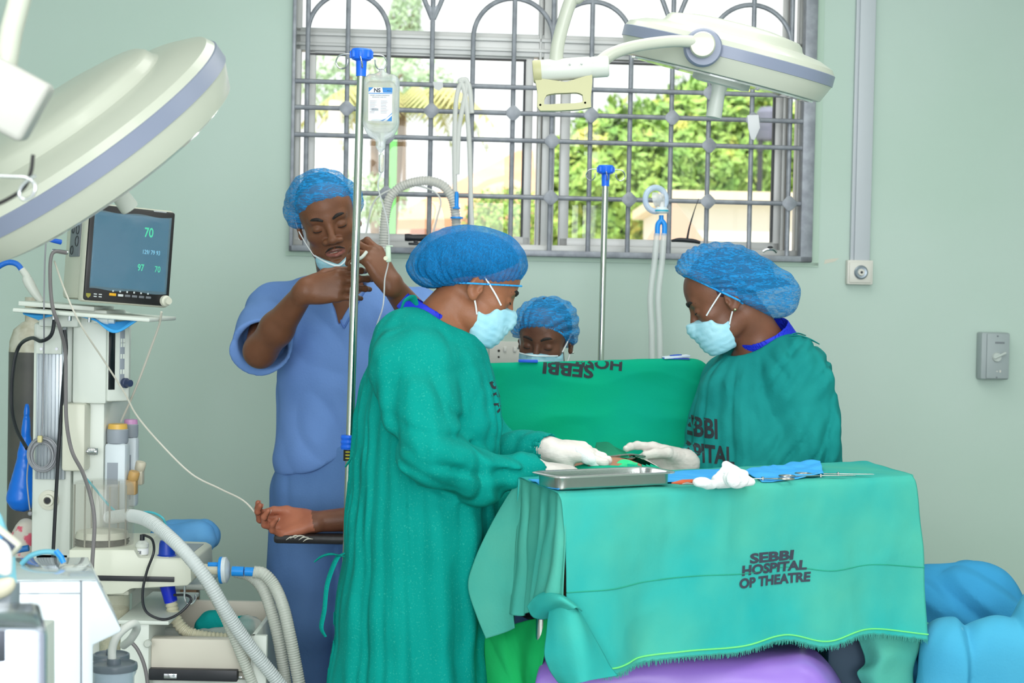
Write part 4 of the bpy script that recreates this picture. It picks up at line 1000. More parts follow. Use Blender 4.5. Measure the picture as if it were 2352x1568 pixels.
    # rib cuffs
    for hd, el, wr in ((hR, P(1095, 1098, 3.78), wrR), (hL, elL, wrL)):
        v = unit(wr - el); s = S(); s.limb(wr - v * .055, wr + v * .004, .038, .034, .004, 'u', hd.t, 1.1); s.limb(wr - v * .07, wr + v * .02, .031, .031, .003, 's')
        s.half(wr - v * .05, -v, .003); s.half(wr + v * .002, v, .003)
        s.post = (lambda v, wr: lambda p, D: D + .0012 * np.sin((p - wr) @ v * 500) * 0 + .0012 * ridge(np.stack([p[:, 0] * 20, p[:, 1] * 60, p[:, 2] * 60], 1)))(v, wr); obj('cuff', s.mesh(.0035), M_gownL, t, angle=0)
    # blue collar
    c = S(); c.limb(P(968, 752, 3.97), P(1004, 690, 3.97), .078, .064, .01, 'u', l, 1.05); c.limb(P(962, 770, 3.97), P(1012, 670, 3.97), .074, .059, .004, 's', l, 1.05)
    ax = unit(P(1004, 690, 3.97) - P(972, 742, 3.97)); c.half(P(992, 704, 3.97), ax, .003); c.half(P(968, 740, 3.97), -ax, .003)
    obj('collar', c.mesh(.003), M_collar, t, angle=0)
    # ties
    for k, ctl in enumerate(([(922, 708, 3.80), (930, 690, 3.80), (946, 684, 3.82), (958, 700, 3.84)], [(790, 1270, 3.88), (772, 1285, 3.86), (752, 1340, 3.86), (745, 1400, 3.86), (738, 1440, 3.86), (748, 1462, 3.86)], [(790, 1278, 3.87), (760, 1272, 3.85), (738, 1278, 3.85), (722, 1290, 3.85)], [(808, 1050, 3.85), (800, 1062, 3.85), (793, 1072, 3.85)])):
        g = G(); n_ = len(ctl); g.tube([P(*c_) for c_ in ctl], ([.007, .010, .011, .004] if k == 0 else [.004] + [.008] * (n_ - 2) + [.005]), 8, smooth=6, flat=.35); obj('gown_tie', g, M_gownL, t)
    # chest lettering (seen edge-on at the front)
    for s_, px, py, sz in (('B', 1128, 888, .038), ('P', 1132, 914, .034), ('A', 1139, 940, .034)):
        o_ = P(px, py, 3.85); o_[1] = 3.5; Vt, Ft = text_flat(s_, o_, (.35, 0, -.8), (.9, .0, .35), sz, bold=.03, maxlen=.006)
        Vt, Ft = project(Vt, Ft, bv, (0, 1, 0));
        if Ft: obj('printed_lettering', (Vt, Ft), M_ink, t, smooth=False)
    shoes(t, P(955, 1180, Y0), l, f, M_clog)
left_surgeon()

# ---------------------------------------------------------------- right surgeon
def right_surgeon():
    f = unit((-.86, -.5, 0)); l = np.array([-f[1], f[0], 0]); Y0 = 4.5   # l = her left, towards the camera
    fr = Fr(P(1664, 682, 4.48), rotm(-93, 28, 0), 1.0)
    t = thing('person', 'person in blue-teal gown facing left, pleated bouffant cap with a bun and stud earring', 'person', (P(1745, 1000, Y0)[0], Y0, 0))
    shL, shR = P(1835, 872, 4.40), P(1668, 875, 4.66); elL, elR = P(1862, 1110, 4.42), P(1640, 1085, 4.66); wrL, wrR = P(1585, 1134, 4.30), P(1572, 1064, 4.38)
    hL = Hand(wrL, (-.95, .0, -.05), (-.15, .55, -.8), (-.1, .8, .5), .98, curl=((40, 50, 30), (42, 50, 30), (44, 50, 30), (44, 48, 30)), thumb=((.3, .85, .4), (.0, .95, .3), (-.1, .95, .2)))
    hR = Hand(wrR, (-.95, -.05, .16), (0, -.9, -.35), (.1, -.3, .9), 1.02, curl=((16, 26, 14), (56, 68, 30), (62, 72, 30), (66, 72, 30)), spread=(3, 0, -3, -6), thumb=((.3, .8, .5), (.0, .9, .45), (-.2, .9, .35)))
    b = S()
    b.limb(fr(0, .03, -.06), P(1765, 810, 4.52), .052, .062, .03); b.limb(P(1750, 880, Y0), P(1745, 1060, Y0), .10, .10, .05, 'u', l, 1.4); b.limb(P(1745, 1060, Y0), P(1745, 1180, Y0), .1, .12, .05, 'u', l, 1.3); b.limb(shR, shL, .05, .05, .04)
    for sh, el, wr in ((shR, elR, wrR), (shL, elL, wrL)): b.limb(sh, el, .046, .038, .02); b.limb(el, wr, .038, .025, .02)
    hL.put(b); hR.put(b); head(b, fr); legs(b, P(1745, 1200, Y0), l, fwd=f)
    obj('body', b.mesh(.0032), M_sk_right, t, angle=0); lashes(t, fr, -.004); brows(t, fr)
    bun = P(1786, 676, 4.5)
    obj('hair', hair_shell(fr, 1.04, .0, (bun, (.044, .044, .044)), [((0, .075, .010), (.07, .07, .06))]), mat('dark_braided_hair', (34, 26, 30), .7, col2=(74, 40, 56), nscale=40, bump=.6, bscale=90), t)
    c = S(); Rt = rotm(-93, -16, 0)
    c.ell(P(1672, 634, 4.48), (.104, .128, .086), .03, 'u', Rt); c.ell(P(1742, 664, 4.49), (.09, .092, .070), .04, 'u', Rt); c.ell(bun, (.060, .060, .062), .03); c.ell(P(1598, 626, 4.48), (.08, .055, .045), .03, 'u', rotm(-93, 20, 0))
    pl_ = P(1650, 668, 4.48); nv = unit((-.42, 0, -.90)); c.half(pl_ + (0, 0, -.004), nv, .008)
    ctr = P(1650, 690, 4.48); nw = P(1580, 655, 4.48)
    def post(p, D):
        q = p - nw; r = np.sqrt(q[:, 0] ** 2 + q[:, 2] ** 2); a = np.arctan2(q[:, 2], q[:, 0]); fade = smooth01(r, .30, .05)
        return D + .0026 * np.sin(a * 34 + 2.5 * noise3(np.stack([r * 12, p[:, 1] * 6, a * 2], 1))) * (.45 + .55 * fade) * smooth01(r, .02, .06) + .003 * noise3(p * 12)
    c.post = post; obj('surgical_cap', c.mesh(.0033), M_cap, t, angle=0)
    obj('cap_elastic', edge_ring(P(1655, 674, 4.48), nv, skull(fr, .004), .001, .002, .0028), M_band, t)
    obj('face_mask', face_mask(fr, top=-.02), M_maskb, t, angle=0); ear_loops(t, fr)
    g = G(); g.ball(fr(-.089, .004, -.038) if (fr.R @ np.array([-1, 0, 0]))[1] < 0 else fr(.089, .004, -.038), .0042, 12); obj('earring', g, mat('gold_stud', (214, 204, 160), .2, 1.0), t)
    for hd, el in ((hR, elR), (hL, elL)):
        s = S(); wv_ = unit(el - hd.w); hd.put(s, .0017, hd.w + wv_ * .07, (.028, .034)); s.post = lambda p, D: D + .0008 * ridge(p * 55) + .0005 * noise3(p * 160); obj('glove', s.mesh(.0026), M_glove, t, angle=0)
    c = S(); ys = [850, 920, 1000, 1080, 1250, 1568, 1850]; cx = [1752, 1730, 1722, 1722, 1728, 1730, 1730]; hw = [100, 128, 142, 142, 148, 165, 178]
    c.chain([P(x, y, Y0) for x, y in zip(cx, ys)], [h / 985 for h in hw], .04, 'u', l, 1.2)
    c.limb(P(1725, 838, 4.55), P(1812, 832, 4.45), .055, .062, .06); c.limb(P(1700, 855, 4.62), P(1835, 870, 4.42), .062, .070, .06)
    c.chain([shL, (shL + elL) / 2, elL, wrL + unit(elL - wrL) * .01], [.080, .082, .084, .040], .04); c.chain([shR, elR, wrR + unit(elR - wrR) * .01], [.07, .07, .038], .03)
    for hd, el, wr in ((hR, elR, wrR), (hL, elL, wrL)): v = unit(wr - el); c.limb(wr - v * .03, wr + v * .08, .030, .045, .004, 's')
    c.limb(P(1742, 800, 4.5), fr(0, .02, -.07), .072, .085, .02, 's')
    c.half((0, 0, .22), (0, 0, -1), .004)
    nk = P(1745, 790, 4.5)
    def post(p, D):
        zf = p[:, 2]; q = p - P(1740, 1000, Y0); sup = smooth01(np.linalg.norm(p - wrL, axis=1), .02, .07) * smooth01(np.linalg.norm(p - wrR, axis=1), .02, .07) * smooth01(np.linalg.norm(p - nk, axis=1), .09, .16); a = np.arctan2(q @ l, q @ f); arm = smooth01(p[:, 0], .60, .68)
        tors = .008 * noise3(np.stack([a * 3, zf * 2, 0 * a], 1)) + .006 * (ridge(np.stack([a * 3.5 + zf * 3, zf * 2.2, 0 * a], 1) + 2) - .5)
        w = .016 * (ridge(np.stack([p[:, 0] * 9 + zf * 5, p[:, 1] * 5, zf * 3.2 - p[:, 0] * 6], 1) + 9) - .5) + .009 * (ridge(np.stack([p[:, 0] * 18 - zf * 12, p[:, 1] * 6, zf * 8], 1)) - .5)
        return D + sup * (tors * (1 - .4 * arm) + w * (.25 + .75 * arm))
    V, Q = gown_mesh(c, .0052, post); obj('surgical_gown', (V, Q), M_gownR, t, angle=0); bv = bvh_of(V, Q)
    for hd, el, wr in ((hR, elR, wrR), (hL, elL, wrL)):
        v = unit(wr - el); s = S(); s.limb(wr - v * .055, wr + v * .004, .038, .034, .004); s.limb(wr - v * .07, wr + v * .02, .031, .031, .003, 's'); s.half(wr - v * .05, -v, .003); s.half(wr + v * .002, v, .003); obj('cuff', s.mesh(.0035), M_gownR, t, angle=0)
    c = S(); a0_, a1_ = P(1770, 800, 4.5), P(1745, 745, 4.48); ax = unit(a1_ - a0_); c.limb(a0_ - ax * .02, a1_, .084, .068, .01); c.limb(a0_ - ax * .04, a1_ + ax * .03, .080, .062, .003, 's'); c.half(P(1754, 756, 4.49), ax, .003); c.half(P(1775, 812, 4.49), -ax, .003)
    V2, Q2 = c.mesh(.003); obj('collar', (V2, Q2), M_collar, t, angle=0)
    # neckline binding and tie
    for ctl, rr in (([(1805, 775, 4.42), (1830, 770, 4.41), (1858, 778, 4.41), (1882, 790, 4.41)], [.003, .008, .008, .004]), ([(1806, 772, 4.43), (1830, 765, 4.44), (1850, 770, 4.45)], [.003, .006, .004]), ([(1905, 1020, 4.42), (1915, 1035, 4.42), (1922, 1050, 4.42)], [.003, .010, .008])):
        g = G(); g.tube([P(*q) for q in ctl], rr, 8, smooth=6, flat=.35); obj('gown_tie', g, M_gownR, t)
    for s_, o_, sz in (('SEBBI', (1652, 1008), .068), ('SPITAL', (1684, 1066), .062)):
        Vt, Ft = text_polys(s_, sz, bold=.035, align='RIGHT', sx=.62, maxlen=.008, spacing=1.0)
        o = P(o_[0], o_[1], 4.36); o[1] = 3.9; Vt = o + Vt[:, :1] * np.array([1.0, 0, -.03]) + Vt[:, 1:2] * np.array([-.02, 0, 1.0]); Vt, Ft = project(Vt, Ft, bv, (0, 1, 0), .0015)
        if Ft: obj('printed_lettering', (Vt, Ft), M_ink, t, smooth=False)
    shoes(t, P(1745, 1200, Y0), l, f, M_clog)
right_surgeon()

# ---------------------------------------------------------------- person behind the screen
def girl():
    fr = Fr(P(1252, 778, 5.15), rotm(-17, 14, 3), .98)
    t = thing('person', 'person in netted blue cap and mask looking down behind the green screen', 'person', (fr.o[0], 5.2, 0))
    b = S(); sh = [P(1130, 960, 5.25), P(1400, 960, 5.25)]; pel = np.array([fr.o[0] + .02, 5.3, .52])
    b.limb(fr(0, .03, -.06), P(1262, 890, 5.22), .050, .056, .03); b.limb(P(1262, 985, 5.25), pel, .10, .11, .05, 'u', (1, 0, 0), 1.35); b.limb(sh[0], sh[1], .05, .05, .04)
    for s_ in (0, 1):
        e_ = sh[s_] + np.array([(-.03, .03)[s_], -.04, -.25]); w_ = e_ + np.array([(.06, -.06)[s_], -.2, .0]); b.limb(sh[s_], e_, .044, .036, .02)
        hd = Hand(w_, ((.3, -.3)[s_], -.85, -.05), (0, .1, -1), ((1, -1)[s_], 0, 0), .92); b.limb(e_, w_, .036, .024, .02); hd.put(b)
        k_ = pel + np.array([(-.1, .1)[s_], -.34, .0]); b.limb(pel + np.array([(-.09, .09)[s_], 0, 0]), k_, .08, .055, .03); b.limb(k_, np.array([k_[0], k_[1] + .05, .06]), .055, .035, .02); b.limb(np.array([k_[0], k_[1] + .05, .05]), np.array([k_[0], k_[1] - .08, .035]), .035, .03, .02)
    head(b, fr); obj('body', b.mesh(.0032), M_sk_girl, t, angle=0); lashes(t, fr); brows(t, fr)
    obj('hair', hair_shell(fr, 1.03, .01), M_hair, t)
    c = S(); c.ell(fr(0, .015, .060), (.094, .104, .066), .02, 'u', fr.R); c.ell(fr(-.068, .005, .026), (.042, .05, .036), .02, 'u', fr.R); c.ell(fr(.066, .02, .020), (.034, .055, .050), .02, 'u', fr.R)
    c.half(fr(0, -.060, .036), fr.R @ unit((0, -.62, -.78)), .006)
    def post(p, D):
        q = fr.loc(p); a = np.arctan2(q[:, 0] + .04, q[:, 2] - .0); return D + .0024 * np.sin(a * 26 + 3 * noise3(q * 14)) + .003 * noise3(q * 16)
    c.post = post; obj('surgical_cap', c.mesh(.0035), M_cap, t, angle=0)
    pn = fr.R @ unit((0, -.62, -.78)); po = fr(0, -.056, .040); e = S(); e.ell(fr(0, .015, .050), (.088, .098, .070), .02, 'u', fr.R)
    obj('cap_elastic', edge_ring(po, pn, e, .001, .0014, .0032), M_band, t)
    obj('face_mask', face_mask(fr, top=-.018, notch=False), M_maskb, t, angle=0); ear_loops(t, fr, front=True)
    g = G(); g.tube([fr(-.060, -.072, -.030), fr(-.05, -.090, -.026), fr(0, -.124, -.020), fr(.05, -.090, -.026), fr(.060, -.072, -.030)], .0024, 8, smooth=6); obj('mask_edge', g, M_maskw, t)
    for s_ in (-1, 1): g = G(); g.ball(fr(s_ * .088, .004, -.038), .0035, 10); obj('earring', g, mat('silver_stud', (220, 220, 214), .2, 1.0), t)
    c = S(); c.limb(P(1262, 985, 5.25), pel, .125, .14, .05, 'u', (1, 0, 0), 1.35)
    for s_ in (0, 1): c.limb(P(1262, 950, 5.25), sh[s_], .06, .062, .04); c.limb(sh[s_], sh[s_] + np.array([(-.02, .02)[s_], -.03, -.14]), .065, .07, .02)
    c.limb(P(1262, 930, 5.2), P(1262, 880, 5.2), .07, .08, .02, 's'); c.post = lambda p, D: D + .006 * noise3(p * 9); obj('scrub_top', c.mesh(.007), M_scrub, t, angle=0)
    c = S()
    for s_ in (0, 1):
        k_ = pel + np.array([(-.1, .1)[s_], -.34, .0]); c.limb(pel + np.array([(-.09, .09)[s_], 0, 0]), k_, .105, .08, .04); c.limb(k_, np.array([k_[0], k_[1] + .05, .12]), .08, .065, .02)
    obj('scrub_trousers', c.mesh(.008), M_scrub, t, angle=0)
    st = thing('stool', 'low round stool hidden behind the green screen under the seated person', 'stool', (pel[0], pel[1], 0))
    g = G(); g.lathe([(0, .34), (.16, .34), (.17, .36), (.17, .385), (.16, .40), (0, .40)], (pel[0], pel[1], 0)); obj('seat', g, M_alud, st)
    g = G(); g.cyl((pel[0], pel[1], .02), (pel[0], pel[1], .35), .025); obj('column', g, M_chrome, st)
    for k in range(5): a = k * 1.2566; g = G(); g.tube([(pel[0], pel[1], .05), (pel[0] + .22 * math.cos(a), pel[1] + .22 * math.sin(a), .02)], .016, 8); obj('leg', g, M_chrome, st)
girl()
# ============================================================ OPERATING TABLE, PATIENT, DRAPES
M_green = fabric('bright_green_drape', (0, 156, 130), (0, 164, 120), 4, bump=.1); M_green2 = fabric('vivid_green_drape', (18, 176, 96), (40, 190, 110), 5)
M_mint = fabric('faded_mint_drape', (40, 170, 168), (84, 180, 158), 3.2, bump=.12); M_mint2 = fabric('faded_sage_drape', (84, 172, 154), (66, 166, 154), 6)
M_lilac = mat('lilac_vinyl_sheet', (152, 118, 208), 0.35, col2=(142, 108, 202), nscale=4, bump=.15, bscale=14); M_bluecl = fabric('blue_paper_drape', (66, 168, 240), (80, 178, 244), 9); M_navy = mat('dark_navy_metal', (30, 62, 84), 0.6)
M_inox = mat('brushed_stainless', (205, 206, 204), 0.22, 1.0, bump=.03, bscale=300); M_instr = mat('polished_instrument_steel', (190, 190, 188), 0.2, 1.0); M_gauze = mat('white_gauze', (246, 247, 248), 0.9, bump=.5, bscale=420)
OTZ = .80
def op_table():
    t = thing('operating_table', 'operating table with a lilac vinyl cover on its foot end, under the instrument table', 'operating table', (.33, 4.1, 0))
    g = G(); g.bb(.02, .46, 3.92, 5.04, .70, OTZ, .03); obj('mattress', g, mat('black_mattress', (40, 42, 46), .5), t)
    # lilac sheet over the foot end, flowing down
    rows = []
    for i, (py, Y) in enumerate(((1478, 3.95), (1500, 3.80), (1536, 3.73), (1606, 3.71), (1720, 3.71), (1850, 3.72))):
        w = (0, 0, 6, 14, 20, 24)[i]; rows.append([(1232 - w, py + 110, Y + .12), (1236 - w, py + 40, Y + .01), (1262 - w, py + 4, Y - .01), (1420, py - 4, Y), (1600, py - 6, Y), (1780, py, Y), (1850 + w, py + 4, Y), (1905 + w, py + 46, Y + .01), (1945 + w, py + 110, Y + .1)])
    V, Q = drape_px(rows, 60, 90, .003, lambda p, u, v: .004 * noise3(np.stack([p[:, 0] * 9, p[:, 1] * 3, p[:, 2] * 14], 1)))
    obj('vinyl_cover', (V, Q), M_lilac, t, angle=0)
    g = G(); g.bb(.10, .56, 3.76, 3.83, .0, .38, .02); obj('leg_rest', g, M_navy, t)
    g = G(); g.bb(.13, .35, 3.9, 4.5, .10, .70, .02); obj('column', g, M_inox, t)
    g = G(); g.bb(.04, .44, 4.0, 4.8, .0, .10, .03); obj('base', g, M_inox, t)
    for x in (.008, .472): g = G(); g.bb(x - .008, x + .008, 3.95, 5.0, .715, .745, .003); obj('side_rail', g, M_inox, t)
op_table()
# patient
def patient():
    t = thing('person', 'patient lying under green drapes, bare arm stretched out left with upturned palm', 'person', (.35, 4.4, OTZ))
    b = S(); z = OTZ
    b.limb((.24, 4.62, z + .10), (.24, 4.20, z + .115), .10, .115, .05, 'u', (1, 0, 0), 1.35); b.limb((.24, 4.20, z + .115), (.24, 4.02, z + .10), .115, .10, .05, 'u', (1, 0, 0), 1.45)
    b.ell((.235, 4.16, z + .17), (.13, .17, .085), .05)
    for s in (-1, 1): b.limb((.24 + s * .09, 4.02, z + .085), (.25 + s * .08, 3.90, z + .06), .075, .06, .03); b.limb((.25 + s * .08, 3.90, z + .06), (.25 + s * .08, 3.86, z - .36), .05, .034, .03); b.limb((.25 + s * .08, 3.86, z - .37), (.25 + s * .08, 3.76, z - .40), .03, .024, .02)
    fr = Fr((.24, 4.92, z + .11), np.array([[1, 0, 0], [0, 0, 1], [0, -1, 0]]).T @ np.eye(3) if False else np.stack([[1, 0, 0], [0, 0, -1.0], [0, 1.0, 0]], 1), .95)
    b.limb((.24, 4.66, z + .10), (.24, 4.82, z + .10), .055, .05, .03); head(b, fr)
    sh = np.array([.09, 4.56, z + .12]); wr = P(716, 1198, 4.46); el = sh + (wr - sh) * .52 + np.array([0, 0, -.015])
    b.limb((.18, 4.58, z + .11), sh, .055, .052, .03); b.limb(sh, el, .048, .040, .02); b.limb(el, wr + (el - wr) * .55, .040, .036, .02); b.limb(wr + (el - wr) * .55, wr, .036, .0265, .02)
    sh2 = np.array([.40, 4.56, z + .12]); el2 = np.array([.44, 4.32, z + .07]); w2 = np.array([.42, 4.12, z + .06]); b.limb((.30, 4.58, z + .11), sh2, .055, .05, .03); b.limb(sh2, el2, .046, .038, .02); b.limb(el2, w2, .036, .025, .02)
    Hand(w2, (-.1, -1, 0), (0, 0, -1), (-1, 0, 0)).put(b)
    h = Hand(wr, (-.965, -.05, -.22), (-.18, -.62, .74), (.12, .72, .66), 1.0, curl=((34, 44, 26), (42, 50, 28), (48, 52, 30), (52, 54, 30)), spread=(5, 1, -3, -8), thumb=((.35, .88, .30), (.06, .97, .22), (-.14, .97, .16)), cup=.2)
    h.put(b); V, Q = b.mesh(.0028)
    cen = V[Q].mean(1); mi = np.zeros(len(Q), int); q = cen - h.w; nn = np.cross(V[Q[:, 2]] - V[Q[:, 0]], V[Q[:, 3]] - V[Q[:, 1]]); nn /= np.linalg.norm(nn, axis=1)[:, None] + 1e-12
    inn = ((q @ h.d) > -.005) & (np.linalg.norm(q, axis=1) < .25); sidew = nn @ h.n + .25 * (cen[:, 2] - h.w[2] < .0)
    dpalm = ((q @ h.n) > -.002); mi[inn & (sidew > -.12) & dpalm] = 1
    mi[(cen[:, 1] > 3.9) & (cen[:, 1] < 4.5) & (cen[:, 0] > .1) & (cen[:, 2] > z + .12)] = 2
    obj('body', (V, Q, mi), [M_sk_pat, M_palm, M_belly], t, angle=0); nails(t, h, mat('fingernail', (190, 150, 136), .3))
    s_ = S(); s_.limb((.15, 4.57, z + .12), sh, .075, .068, .03); s_.limb(sh, sh + (el - sh) * .92, .066, .062, .03); s_.post = lambda p, D: D + .004 * noise3(p * 14); obj('arm_cover', s_.mesh(.006), M_gownL, t, angle=0)
    ab = thing('arm_board', 'black padded arm board with worn torn edge under the outstretched arm', 'arm board', (-.45, 4.46, .72))
    a = P(628, 1232, 4.42); e = P(800, 1228, 4.46); g = G(); z0 = P(700, 1242, 4.42)[2]; g.box(((a[0] + .0) / 2, 4.47, z0 + .004), (.0 - a[0], .11, .024), None, .009); obj('pad', g, mat('black_vinyl', (40, 38, 40), .35, bump=.2), ab)
    g = G(); c = P(668, 1236, 4.41)
    for k in range(5): c2 = c + np.array([.011 * k, -.003, .0045 * math.sin(k)]); g.tube([c2 + (-.012, 0, -.004), c2 + (0, -.003, .004), c2 + (.014, 0, .003)], [.0006, .0022, .0006], 6, smooth=4)
    obj('torn_foam', g, mat('torn_white_foam', (212, 208, 196), .9), ab)
    g = G(); g.bb(-.16, .03, 4.44, 4.50, z0 - .04, z0 - .012, .004); obj('bracket', g, M_inox, ab)
patient()
# sterile drape over the patient
def surgical_drapes():
    z = OTZ; A = []
    for i, y in enumerate(np.linspace(3.88, 4.70, 40)):
        row = []
        for j, s in enumerate(np.linspace(-1, 1, 60)):
            w = .30 + .02 * math.sin(y * 7); bulge = .21 + .055 * math.exp(-((y - 4.16) / .17) ** 2) 
            if abs(s) < .62: x = .24 + s / .62 * .215; zz_ = z + bulge * math.sqrt(max(0, 1 - (s / .62) ** 2 * .72)) + .006
            else:
                d = (abs(s) - .62) / .38; x = .24 + math.copysign(.215 + .03 * d + .012 * math.sin(y * 22) * d, s); zz_ = z + bulge * .53 + .006 - d * .50
            row.append((x, y, zz_))
        A.append(row)
    A = np.array(A); V, Q = sheet(A, .002, lambda p, u, v: .004 * noise3(np.stack([p[:, 0] * 12, p[:, 1] * 8, p[:, 2] * 4], 1)) + .003 * (ridge(np.stack([p[:, 0] * 8 + p[:, 1] * 10, p[:, 1] * 6, p[:, 2] * 3], 1)) - .5))
    # window over the belly
    c = V[Q].mean(1); hole = (((c[:, 0] - .235) / .115) ** 2 + ((c[:, 1] - 4.15) / .10) ** 2 < 1) & (c[:, 2] > z + .1); Q = Q[~hole]
    obj('patient_drape', (V, Q), M_green, label='vivid green surgical drape covering the patient around the bared belly', cat='drape', group=None, angle=0)
    # lifted edge strip held by the assistant and folded green edge
    V, Q = drape_px([[(1366, 1034, 4.24), (1390, 1046, 4.20), (1420, 1050, 4.19), (1440, 1052, 4.19)], [(1368, 1026, 4.26), (1398, 1030, 4.24), (1424, 1042, 4.22), (1446, 1050, 4.20)], [(1370, 1017, 4.28), (1396, 1016, 4.27), (1412, 1026, 4.25), (1436, 1036, 4.22)]], 24, 40, .0015)
    obj('drape_flap', (V, Q), fabric('dark_green_flap', (20, 112, 84), (30, 128, 96)), label='small dark green flap of drape lifted by the gloved hand over the belly', cat='drape', angle=0)
    V, Q = drape_px([[(1405, 1078, 4.10), (1425, 1060, 4.12), (1447, 1056, 4.12), (1465, 1060, 4.12)], [(1404, 1084, 4.08), (1425, 1076, 4.08), (1448, 1074, 4.08), (1462, 1080, 4.08)]], 20, 40, .002, lambda p, u, v: .004 * np.sin(u * 9 + v * 5))
    obj('folded_towel', (V, Q), mat('emerald_towel', (30, 196, 130), .7, bump=.4, bscale=60), label='crumpled emerald towel beside the gloved fingertips', cat='towel', angle=0)
surgical_drapes()
# forceps and gauze in the hands
def tweezer(px0, py0, Y0_, px1, py1, Y1_, label):
    a, b = P(px0, py0, Y0_), P(px1, py1, Y1_); t = thing('forceps', label, 'forceps', a); d = unit(b - a); up = unit(np.cross(d, (0, 1, 0)))
    for s in (-1, 1):
        g = G(); L = np.linalg.norm(b - a); g.tube([a, a + d * L * .3 + up * s * .0022, a + d * L * .65 + up * s * .0045, b], [.0012, .0026, .0034, .0022], 8, smooth=6); obj('prong', g, M_instr, t)
    g = G(); 
    for k in range(7): c = a + d * L * (.42 + .035 * k) + up * .0052; g.box(tuple(c), (.0015, .005, .0022))
    obj('grip_ridges', g, M_instr, t)
tweezer(1386, 1049, 4.16, 1482, 1048, 4.24, 'ridged steel forceps held over the belly by the gloved hands')
s = S(); s.chain([P(1330, 1038, 4.06), P(1352, 1052, 4.05), P(1372, 1070, 4.06)], [.014, .013, .010], .01); s.post = lambda p, D: D + .002 * noise3(p * 60)
V, Q = s.mesh(.003); obj('gauze_swab', (V, Q), M_gauze, label='white gauze swab pinched in the left gloved hand', cat='gauze', angle=0)

